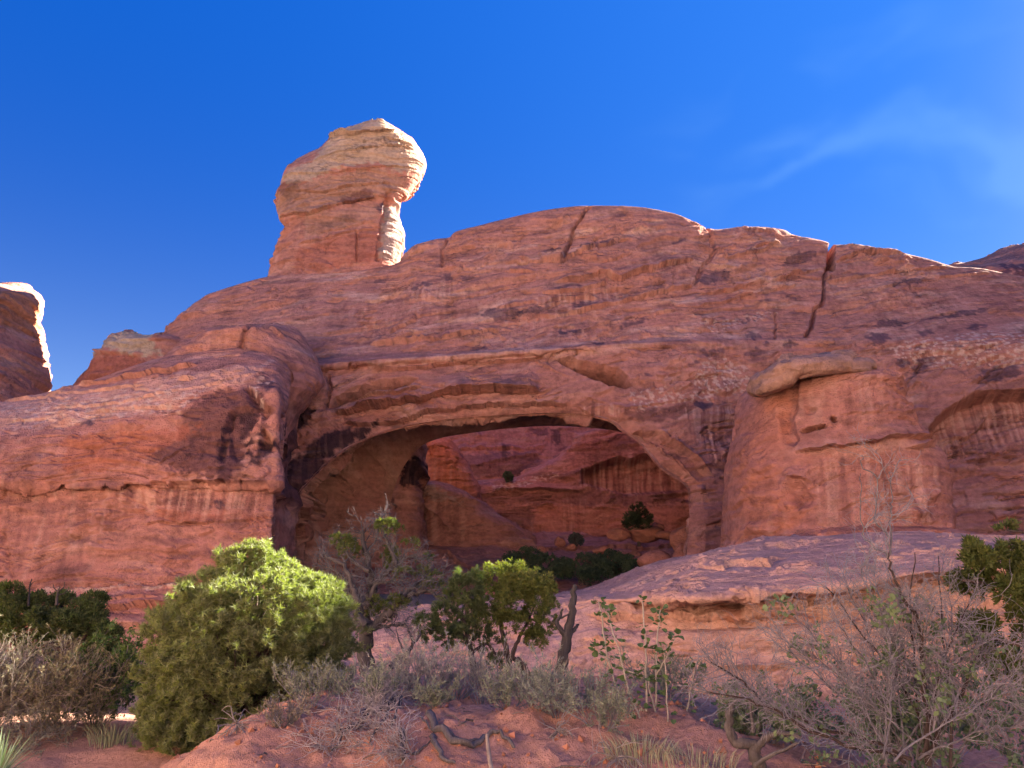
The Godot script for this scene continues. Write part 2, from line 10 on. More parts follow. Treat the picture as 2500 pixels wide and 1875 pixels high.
	"buttress": [22, 17, [-52.68,-3.35,-46.5,-53.79,-1.64,-47,-55.16,-0.266,-47.8,-56.46,0.913,-48.6,-57.48,1.95,-49.2,-58.91,4.29,-49.8,-59.79,6.34,-50,-60.53,7.98,-50.2,-60.32,8.42,-49.9,-61.16,9.99,-50.2,-62.3,11.03,-50.9,-64.69,12.32,-52.6,-66.85,13.28,-54.2,-69.15,13.91,-56,-69.15,13.61,-58.5,-69.15,10.91,-62,-69.15,0,-64,-40.21,-2.98,-43,-41.1,-1.4,-43.5,-42.2,-0.129,-44.3,-43.25,0.963,-45.1,-44.08,1.93,-45.7,-45.21,4.1,-46.3,-45.9,6.01,-46.5,-46.49,7.53,-46.7,-46.3,7.94,-46.4,-47,9.51,-46.7,-47.92,10.5,-47.4,-49.88,11.72,-49.1,-51.65,12.64,-50.7,-53.55,13.26,-52.5,-53.55,12.96,-55,-53.55,10.26,-58.5,-53.55,0,-60.5,-32.16,-2.71,-40.5,-32.89,-1.23,-41,-33.81,-0.032,-41.8,-34.69,0.998,-42.6,-35.38,1.91,-43.2,-36.32,3.96,-43.8,-36.88,5.77,-44,-37.35,7.21,-44.2,-37.19,7.6,-43.9,-37.78,9.16,-44.2,-38.57,10.13,-44.9,-40.22,11.34,-46.6,-41.73,12.26,-48.2,-43.33,12.88,-50,-43.33,12.58,-52.5,-43.33,9.88,-56,-43.33,0,-58,-28.02,-2.61,-39.5,-28.66,-1.16,-40,-29.48,0.007,-40.8,-30.26,1.01,-41.6,-30.87,1.9,-42.2,-31.7,3.91,-42.8,-32.19,5.68,-43,-32.61,7.09,-43.2,-32.47,7.46,-42.9,-33,9.04,-43.2,-33.7,10.03,-43.9,-35.18,11.27,-45.6,-36.54,12.2,-47.2,-37.97,12.84,-49,-37.97,12.54,-51.5,-37.97,9.84,-55,-37.97,0,-57,-25.61,-2.54,-38.9,-26.21,-1.12,-39.4,-26.96,0.031,-40.2,-27.68,1.02,-41,-28.25,1.9,-41.6,-29.02,3.88,-42.2,-29.47,5.62,-42.4,-29.86,7.01,-42.6,-29.72,7.38,-42.3,-30.21,8.96,-42.6,-30.88,10.04,-43.3,-32.28,11.39,-45,-33.55,12.4,-46.6,-34.89,13.07,-48.4,-34.89,12.77,-50.9,-34.89,10.07,-54.4,-34.89,0,-56.4,-24.05,-2.5,-38.5,-24.61,-1.09,-39,-25.32,0.046,-39.8,-26,1.03,-40.6,-26.54,1.9,-41.2,-27.26,3.86,-41.8,-27.69,5.58,-42,-28.05,6.96,-42.2,-27.92,7.32,-41.9,-28.39,8.91,-42.2,-29.04,10.05,-42.9,-30.37,11.46,-44.6,-31.58,12.52,-46.2,-32.86,13.22,-48,-32.86,12.92,-50.5,-32.86,10.22,-54,-32.86,0,-56,-22.74,-2.5,-38.5,-23.28,-1.09,-39,-23.95,0.046,-39.8,-24.59,1.03,-40.6,-25.1,1.9,-41.2,-25.78,3.86,-41.8,-26.19,5.58,-42,-26.53,6.96,-42.2,-26.41,7.32,-41.9,-26.87,9.02,-42.2,-27.5,10.26,-42.9,-28.78,11.78,-44.6,-29.94,12.92,-46.2,-31.15,13.66,-48,-31.15,13.36,-50.5,-31.15,10.66,-54,-31.15,0,-56,-21.44,-2.5,-38.5,-21.94,-1.09,-39,-22.57,0.046,-39.8,-23.18,1.03,-40.6,-23.66,1.9,-41.2,-24.3,3.86,-41.8,-24.68,5.58,-42,-25.01,6.96,-42.2,-24.89,7.32,-41.9,-25.35,9.14,-42.2,-25.95,10.47,-42.9,-27.18,12.1,-44.6,-28.28,13.31,-46.2,-29.43,14.08,-48,-29.43,13.78,-50.5,-29.43,11.08,-54,-29.43,0,-56,-20.13,-2.5,-38.5,-20.6,-1.09,-39,-21.2,0.046,-39.8,-21.77,1.03,-40.6,-22.22,1.9,-41.2,-22.83,3.86,-41.8,-23.18,5.58,-42,-23.49,6.96,-42.2,-23.38,7.32,-41.9,-23.82,9.26,-42.2,-24.4,10.68,-42.9,-25.57,12.41,-44.6,-26.61,13.7,-46.2,-27.7,14.51,-48,-27.7,14.21,-50.5,-27.7,11.51,-54,-27.7,0,-56,-18.83,-2.5,-38.5,-19.27,-1.09,-39,-19.83,0.046,-39.8,-20.36,1.03,-40.6,-20.78,1.9,-41.2,-21.35,3.86,-41.8,-21.68,5.58,-42,-21.97,6.96,-42.2,-21.87,7.32,-41.9,-22.31,9.48,-42.2,-22.87,11.01,-42.9,-23.97,12.87,-44.6,-24.96,14.25,-46.2,-25.99,15.12,-48,-25.99,14.82,-50.5,-25.99,12.12,-54,-25.99,0,-56,-17.52,-2.5,-38.5,-17.93,-1.09,-39,-18.45,0.046,-39.8,-18.95,1.03,-40.6,-19.34,1.9,-41.2,-19.87,3.86,-41.8,-20.18,5.58,-42,-20.44,6.96,-42.2,-20.35,7.32,-41.9,-20.8,9.76,-42.2,-21.33,11.4,-42.9,-22.38,13.39,-44.6,-23.31,14.87,-46.2,-24.27,15.79,-48,-24.27,15.49,-50.5,-24.27,12.79,-54,-24.27,0,-56,-16.22,-2.5,-38.5,-16.6,-1.09,-39,-17.08,0.046,-39.8,-17.54,1.03,-40.6,-17.9,1.9,-41.2,-18.39,3.86,-41.8,-18.68,5.58,-42,-18.92,6.96,-42.2,-18.84,7.32,-41.9,-19.28,10.03,-42.2,-19.78,11.73,-42.9,-20.76,13.79,-44.6,-21.63,15.32,-46.2,-22.52,16.27,-48,-22.52,15.97,-50.5,-22.52,13.27,-54,-22.52,0,-56,-14.91,-2.5,-38.5,-15.26,-1.09,-39,-15.71,0.046,-39.8,-16.13,1.03,-40.6,-16.46,1.9,-41.2,-16.91,3.86,-41.8,-17.17,5.58,-42,-17.4,6.96,-42.2,-17.32,7.32,-41.9,-17.77,10.37,-42.2,-18.22,12.05,-42.9,-19.12,14.08,-44.6,-19.92,15.59,-46.2,-20.74,16.54,-48,-20.74,16.24,-50.5,-20.74,13.54,-54,-20.74,0,-56,-13.61,-2.5,-38.5,-13.93,-1.09,-39,-14.33,0.046,-39.8,-14.72,1.03,-40.6,-15.02,1.9,-41.2,-15.43,3.86,-41.8,-15.67,5.58,-42,-15.88,6.96,-42.2,-15.81,7.32,-41.9,-16.26,10.85,-42.2,-16.67,12.42,-42.9,-17.47,14.34,-44.6,-18.19,15.78,-46.2,-18.94,16.71,-48,-18.94,16.41,-50.5,-18.94,13.71,-54,-18.94,0,-56,-12.68,-2.52,-38.64,-12.97,-1.1,-39.14,-13.35,0.041,-39.94,-13.71,1.02,-40.74,-13.99,1.9,-41.34,-14.37,3.86,-41.94,-14.59,5.6,-42.14,-14.79,6.98,-42.34,-14.59,7.34,-42.04,-15.04,11.28,-42.34,-15.41,12.73,-43.04,-16.14,14.54,-44.74,-16.8,15.9,-46.34,-17.48,16.8,-48.14,-17.48,16.5,-50.64,-17.48,13.8,-54.14,-17.48,0,-56.14,-11.93,-2.53,-38.75,-12.2,-1.11,-39.25,-12.56,0.037,-40.05,-12.89,1.02,-40.85,-13.16,1.9,-41.45,-13.51,3.87,-42.05,-13.73,5.61,-42.25,-13.91,6.99,-42.45,-13.61,7.36,-42.15,-14.06,11.63,-42.45,-14.39,12.9,-43.15,-15.05,14.51,-44.85,-15.65,15.74,-46.45,-16.28,16.58,-48.25,-16.28,16.28,-50.75,-16.28,13.58,-54.25,-16.28,0,-56.25,-11.41,-2.55,-39,-11.67,-1.13,-39.5,-12.01,0.027,-40.3,-12.33,1.02,-41.1,-12.58,1.9,-41.7,-12.92,3.88,-42.3,-13.12,5.63,-42.5,-13.3,7.02,-42.7,-12.93,7.39,-42.4,-13.37,11.93,-42.7,-13.66,13.01,-43.4,-14.28,14.41,-45.1,-14.83,15.49,-46.7,-15.42,16.26,-48.5,-15.42,15.96,-51,-15.42,13.26,-54.5,-15.42,0,-56.5,-12.33,-2.63,-39.7,-12.7,-1.2,-40.61,-12.95,-0.013,-41.32,-13.15,1.01,-41.91,-13.34,1.9,-42.4,-13.45,3.91,-42.8,-13.4,5.69,-43.14,-13.54,7.11,-43.4,-13.24,7.43,-43.45,-13.46,9.72,-43.77,-13.5,11.41,-44,-13.76,13.17,-45.4,-14.21,14.78,-46.99,-14.59,15.54,-47.7,-14.59,15.14,-49.2,-15.59,12.54,-50.7,-15.59,0,-51.7,-12.67,-2.78,-41.1,-13.04,-1.3,-42.01,-13.3,-0.068,-42.72,-13.49,0.988,-43.31,-13.67,1.91,-43.8,-13.79,3.99,-44.2,-13.73,5.82,-44.54,-13.87,7.29,-44.8,-13.56,7.62,-44.85,-13.78,9.98,-45.17,-13.82,11.72,-45.4,-14.07,13.52,-46.8,-14.52,15.18,-48.39,-14.9,15.95,-49.1,-14.9,15.55,-50.6,-15.9,12.95,-52.1,-15.9,0,-53.1,-13.46,-3.03,-43.5,-13.83,-1.47,-44.41,-14.09,-0.162,-45.12,-14.29,0.954,-45.71,-14.48,1.93,-46.2,-14.59,4.11,-46.6,-14.52,6.05,-46.94,-14.67,7.59,-47.2,-14.34,7.94,-47.25,-14.57,10.42,-47.57,-14.61,12.26,-47.8,-14.85,14.13,-49.2,-15.3,15.85,-50.79,-15.69,16.65,-51.5,-15.69,16.25,-53,-16.69,13.65,-54.5,-16.69,0,-55.5,-14.48,-3.46,-47.5,-14.86,-1.74,-48.41,-15.12,-0.318,-49.12,-15.31,0.898,-49.71,-15.5,1.96,-50.2,-15.61,4.33,-50.6,-15.52,6.43,-50.94,-15.66,8.1,-51.2,-15.31,8.48,-51.25,-15.54,11.17,-51.57,-15.57,13.15,-51.8,-15.79,15.15,-53.2,-16.23,16.97,-54.79,-16.63,17.82,-55.5,-16.63,17.42,-57,-17.63,14.82,-58.5,-17.63,0,-59.5,-15.3,-3.89,-51.5,-15.67,-2.02,-52.41,-15.92,-0.474,-53.12,-16.11,0.841,-53.71,-16.29,1.99,-54.2,-16.39,4.55,-54.6,-16.28,6.81,-54.94,-16.42,8.61,-55.2,-16.04,9.02,-55.25,-16.28,11.91,-55.57,-16.29,14.04,-55.8,-16.48,16.17,-57.2,-16.9,18.09,-58.79,-17.31,18.99,-59.5,-17.31,18.59,-61,-18.31,15.99,-62.5,-18.31,0,-63.5]],
	"tower": [20, 22, [-21.52,30.78,-74.06,-21.57,32.83,-74.06,-21.44,34.65,-74.08,-21.07,36.49,-74.08,-20.63,38.09,-74.11,-20.49,38.74,-74.13,-20.98,39.59,-74.11,-21.29,41.05,-74.1,-21.26,41.75,-74.09,-21.14,42.16,-74.05,-20.94,43.03,-74.02,-20.71,44.28,-74,-20.32,45.68,-74.01,-19.12,46.97,-74.1,-18.06,48.16,-74.2,-17.57,49.06,-74.27,-17.38,49.62,-74.33,-17.27,49.86,-74.36,-16.42,50.43,-74.43,-15.45,51.02,-74.54,-14.66,49.83,-72.31,-14.71,48.62,-70.46,-22.62,30.59,-73.57,-22.65,32.63,-73.58,-22.5,34.44,-73.6,-22.13,36.26,-73.6,-21.63,37.86,-73.64,-21.44,38.51,-73.67,-21.97,39.35,-73.64,-22.32,40.79,-73.62,-22.3,41.49,-73.61,-22.25,41.9,-73.56,-22.11,42.75,-73.52,-21.92,43.99,-73.5,-21.51,45.38,-73.5,-20.14,46.68,-73.62,-18.88,47.89,-73.76,-18.26,48.79,-73.85,-17.94,49.36,-73.92,-17.78,49.61,-73.96,-16.78,50.19,-74.06,-15.6,50.8,-74.2,-14.66,49.72,-72.15,-14.73,48.6,-70.42,-23.22,30.33,-72.92,-23.25,32.35,-72.93,-23.08,34.14,-72.95,-22.71,35.95,-72.95,-22.17,37.54,-72.99,-21.96,38.19,-73.03,-22.51,39.02,-73,-22.88,40.45,-72.97,-22.87,41.14,-72.96,-22.87,41.54,-72.9,-22.76,42.38,-72.86,-22.6,43.61,-72.83,-22.18,44.98,-72.84,-20.7,46.28,-72.98,-19.31,47.49,-73.13,-18.62,48.4,-73.23,-18.23,48.97,-73.32,-18.03,49.22,-73.37,-16.94,49.81,-73.48,-15.64,50.43,-73.64,-14.63,49.54,-71.88,-14.73,48.56,-70.37,-23.47,29.95,-71.96,-23.49,31.95,-71.97,-23.31,33.72,-71.99,-22.95,35.5,-71.99,-22.38,37.07,-72.04,-22.16,37.71,-72.07,-22.72,38.53,-72.04,-23.1,39.94,-72.02,-23.1,40.62,-72,-23.12,41.01,-71.94,-23.03,41.84,-71.9,-22.88,43.05,-71.87,-22.46,44.41,-71.88,-20.92,45.7,-72.02,-19.46,46.9,-72.19,-18.73,47.8,-72.29,-18.3,48.36,-72.39,-18.08,48.62,-72.44,-16.94,49.2,-72.56,-15.57,49.82,-72.73,-14.57,49.24,-71.43,-14.72,48.5,-70.27,-23.14,28.81,-69.04,-23.16,30.72,-69.05,-22.98,32.42,-69.07,-22.61,34.13,-69.08,-22.04,35.64,-69.13,-21.81,36.25,-69.16,-22.38,37.04,-69.13,-22.76,38.39,-69.11,-22.76,39.04,-69.09,-22.79,39.41,-69.03,-22.71,40.21,-68.98,-22.56,41.37,-68.95,-22.14,42.67,-68.96,-20.58,43.91,-69.11,-19.1,45.07,-69.28,-18.35,45.94,-69.38,-17.91,46.49,-69.48,-17.69,46.73,-69.53,-16.53,47.3,-69.66,-15.13,47.9,-69.83,-14.34,48.28,-69.98,-14.68,48.3,-69.98,-22.55,27.67,-66.17,-22.58,29.51,-66.18,-22.4,31.13,-66.2,-22.03,32.78,-66.2,-21.47,34.22,-66.25,-21.24,34.81,-66.28,-21.8,35.57,-66.25,-22.18,36.86,-66.23,-22.18,37.48,-66.21,-22.2,37.84,-66.15,-22.12,38.6,-66.11,-21.96,39.71,-66.08,-21.55,40.96,-66.09,-20.01,42.15,-66.23,-18.55,43.27,-66.4,-17.81,44.1,-66.5,-17.38,44.62,-66.6,-17.17,44.86,-66.65,-16.02,45.4,-66.77,-14.65,45.99,-66.94,-14.11,47.31,-68.53,-14.63,48.11,-69.7,-22.02,27.34,-65.33,-22.05,29.15,-65.34,-21.88,30.76,-65.36,-21.51,32.38,-65.36,-20.97,33.81,-65.41,-20.76,34.39,-65.44,-21.31,35.13,-65.41,-21.68,36.41,-65.39,-21.67,37.03,-65.37,-21.67,37.38,-65.32,-21.56,38.13,-65.28,-21.4,39.23,-65.25,-20.98,40.47,-65.26,-19.5,41.64,-65.39,-18.11,42.73,-65.55,-17.42,43.55,-65.64,-17.03,44.07,-65.74,-16.83,44.3,-65.78,-15.74,44.83,-65.89,-14.44,45.4,-66.05,-14.03,47.01,-68.09,-14.61,48.05,-69.61,-21.24,27.17,-64.9,-21.28,28.97,-64.91,-21.12,30.57,-64.92,-20.76,32.17,-64.92,-20.25,33.59,-64.97,-20.07,34.17,-64.99,-20.59,34.91,-64.97,-20.94,36.17,-64.95,-20.92,36.79,-64.93,-20.88,37.14,-64.89,-20.74,37.89,-64.85,-20.55,38.99,-64.82,-20.14,40.21,-64.83,-18.77,41.37,-64.95,-17.5,42.44,-65.09,-16.88,43.25,-65.17,-16.57,43.75,-65.25,-16.41,43.98,-65.29,-15.41,44.5,-65.39,-14.23,45.05,-65.53,-13.97,46.83,-67.82,-14.59,48.02,-69.55,-20.05,27.12,-64.77,-20.1,28.92,-64.78,-19.97,30.51,-64.79,-19.6,32.11,-64.79,-19.16,33.52,-64.83,-19.02,34.09,-64.85,-19.51,34.83,-64.83,-19.82,36.1,-64.81,-19.79,36.72,-64.8,-19.67,37.08,-64.77,-19.47,37.83,-64.74,-19.24,38.93,-64.72,-18.85,40.15,-64.72,-17.65,41.28,-64.81,-16.59,42.34,-64.92,-16.1,43.13,-64.98,-15.91,43.62,-65.04,-15.8,43.84,-65.07,-14.95,44.34,-65.15,-13.98,44.87,-65.25,-13.93,46.73,-67.67,-14.57,48,-69.53,-16.34,27.31,-65.26,-16.44,29.12,-65.26,-16.38,30.72,-65.26,-16.02,32.33,-65.26,-15.78,33.73,-65.26,-15.77,34.3,-65.26,-16.14,35.06,-65.26,-16.36,36.34,-65.26,-16.26,36.96,-65.26,-15.91,37.35,-65.26,-15.53,38.12,-65.26,-15.18,39.24,-65.26,-14.82,40.47,-65.26,-14.19,41.56,-65.26,-13.79,42.55,-65.26,-13.71,43.3,-65.26,-13.9,43.76,-65.26,-13.99,43.96,-65.26,-13.6,44.41,-65.26,-13.31,44.87,-65.26,-13.85,46.71,-67.63,-14.51,48,-69.53,-12.67,27.58,-65.94,-12.81,29.4,-65.94,-12.82,31.01,-65.92,-12.47,32.65,-65.92,-12.44,34.05,-65.89,-12.56,34.6,-65.87,-12.81,35.38,-65.89,-12.93,36.68,-65.9,-12.76,37.32,-65.91,-12.18,37.73,-65.95,-11.63,38.53,-65.98,-11.14,39.67,-66,-10.82,40.91,-65.99,-10.77,41.95,-65.9,-11.03,42.89,-65.8,-11.36,43.61,-65.73,-11.93,44.02,-65.67,-12.2,44.21,-65.64,-12.29,44.62,-65.57,-12.68,45.01,-65.46,-13.78,46.75,-67.69,-14.45,48.01,-69.54,-11.57,27.78,-66.43,-11.72,29.61,-66.42,-11.76,31.23,-66.4,-11.41,32.87,-66.4,-11.45,34.28,-66.36,-11.61,34.84,-66.33,-11.82,35.62,-66.36,-11.9,36.94,-66.38,-11.72,37.58,-66.39,-11.07,38,-66.44,-10.46,38.8,-66.48,-9.93,39.96,-66.5,-9.63,41.2,-66.5,-9.75,42.24,-66.38,-10.22,43.17,-66.24,-10.67,43.88,-66.15,-11.37,44.28,-66.08,-11.69,44.46,-66.04,-11.93,44.86,-65.94,-12.53,45.23,-65.8,-13.78,46.85,-67.85,-14.44,48.03,-69.58,-10.97,28.03,-67.08,-11.12,29.88,-67.07,-11.18,31.52,-67.05,-10.83,33.18,-67.05,-10.9,34.59,-67.01,-11.08,35.16,-66.97,-11.27,35.95,-67,-11.34,37.28,-67.03,-11.14,37.93,-67.04,-10.45,38.36,-67.1,-9.81,39.17,-67.14,-9.26,40.34,-67.17,-8.96,41.6,-67.16,-9.19,42.64,-67.02,-9.78,43.56,-66.87,-10.31,44.27,-66.77,-11.08,44.67,-66.68,-11.44,44.85,-66.63,-11.76,45.24,-66.52,-12.49,45.6,-66.36,-13.81,47.03,-68.12,-14.44,48.07,-69.63,-10.72,28.41,-68.04,-10.88,30.29,-68.03,-10.94,31.94,-68.01,-10.6,33.63,-68.01,-10.69,35.06,-67.96,-10.89,35.63,-67.93,-11.06,36.44,-67.96,-11.12,37.79,-67.98,-10.92,38.45,-68,-10.2,38.88,-68.06,-9.54,39.71,-68.1,-8.97,40.9,-68.13,-8.68,42.17,-68.12,-8.97,43.22,-67.98,-9.63,44.15,-67.81,-10.2,44.87,-67.71,-11.01,45.28,-67.61,-11.39,45.45,-67.56,-11.77,45.85,-67.44,-12.56,46.2,-67.27,-13.88,47.33,-68.57,-14.44,48.13,-69.73,-11.05,29.56,-70.96,-11.22,31.52,-70.95,-11.28,33.24,-70.93,-10.93,35,-70.92,-11.03,36.5,-70.87,-11.24,37.09,-70.84,-11.41,37.93,-70.87,-11.46,39.34,-70.89,-11.26,40.03,-70.91,-10.53,40.48,-70.97,-9.86,41.34,-71.02,-9.29,42.58,-71.05,-9,43.91,-71.04,-9.31,45.01,-70.89,-9.99,45.98,-70.72,-10.58,46.73,-70.62,-11.4,47.15,-70.52,-11.79,47.34,-70.47,-12.18,47.75,-70.34,-13,48.13,-70.17,-14.1,48.3,-70.02,-14.49,48.32,-70.02,-11.64,30.69,-73.83,-11.8,32.73,-73.82,-11.86,34.53,-73.8,-11.51,36.36,-73.8,-11.6,37.91,-73.75,-11.8,38.54,-73.72,-11.98,39.41,-73.75,-12.04,40.87,-73.77,-11.83,41.59,-73.79,-11.12,42.05,-73.85,-10.45,42.95,-73.89,-9.89,44.24,-73.92,-9.6,45.62,-73.91,-9.88,46.77,-73.77,-10.54,47.79,-73.6,-11.12,48.57,-73.5,-11.93,49.02,-73.4,-12.31,49.21,-73.35,-12.68,49.65,-73.23,-13.48,50.04,-73.06,-14.33,49.27,-71.47,-14.54,48.52,-70.3,-12.17,31.02,-74.67,-12.32,33.08,-74.66,-12.38,34.9,-74.64,-12.03,36.75,-74.64,-12.1,38.33,-74.59,-12.29,38.96,-74.56,-12.48,39.84,-74.59,-12.54,41.32,-74.61,-12.35,42.04,-74.63,-11.65,42.51,-74.68,-11.01,43.42,-74.72,-10.46,44.72,-74.75,-10.16,46.12,-74.74,-10.39,47.28,-74.61,-10.98,48.32,-74.45,-11.51,49.12,-74.36,-12.28,49.57,-74.26,-12.64,49.78,-74.22,-12.97,50.22,-74.11,-13.69,50.63,-73.95,-14.41,49.56,-71.91,-14.56,48.58,-70.39,-12.95,31.19,-75.1,-13.1,33.26,-75.09,-13.14,35.1,-75.08,-12.79,36.96,-75.08,-12.82,38.55,-75.03,-12.98,39.18,-75.01,-13.19,40.07,-75.03,-13.28,41.55,-75.05,-13.09,42.28,-75.07,-12.44,42.75,-75.11,-11.83,43.66,-75.15,-11.31,44.96,-75.18,-11,46.37,-75.17,-11.12,47.55,-75.05,-11.59,48.61,-74.91,-12.04,49.42,-74.83,-12.74,49.89,-74.75,-13.06,50.09,-74.71,-13.3,50.55,-74.61,-13.9,50.98,-74.47,-14.47,49.74,-72.18,-14.58,48.61,-70.45,-14.14,31.24,-75.23,-14.28,33.32,-75.22,-14.29,35.15,-75.21,-13.94,37.02,-75.21,-13.91,38.62,-75.17,-14.03,39.26,-75.15,-14.28,40.14,-75.17,-14.4,41.63,-75.19,-14.23,42.35,-75.2,-13.65,42.81,-75.23,-13.1,43.72,-75.26,-12.61,45.02,-75.28,-12.29,46.43,-75.28,-12.24,47.63,-75.19,-12.5,48.72,-75.08,-12.83,49.54,-75.02,-13.4,50.02,-74.96,-13.67,50.23,-74.93,-13.76,50.71,-74.85,-14.15,51.16,-74.75,-14.52,49.84,-72.33,-14.6,48.63,-70.47,-17.85,31.05,-74.74,-17.94,33.12,-74.74,-17.88,34.95,-74.74,-17.52,36.8,-74.74,-17.29,38.4,-74.74,-17.27,39.05,-74.74,-17.64,39.92,-74.74,-17.86,41.39,-74.74,-17.76,42.1,-74.74,-17.41,42.54,-74.74,-17.03,43.43,-74.74,-16.68,44.71,-74.74,-16.32,46.11,-74.74,-15.7,47.36,-74.74,-15.3,48.5,-74.74,-15.22,49.36,-74.74,-15.41,49.88,-74.74,-15.49,50.11,-74.74,-15.1,50.64,-74.74,-14.82,51.16,-74.74,-14.6,49.87,-72.37,-14.66,48.63,-70.47]],
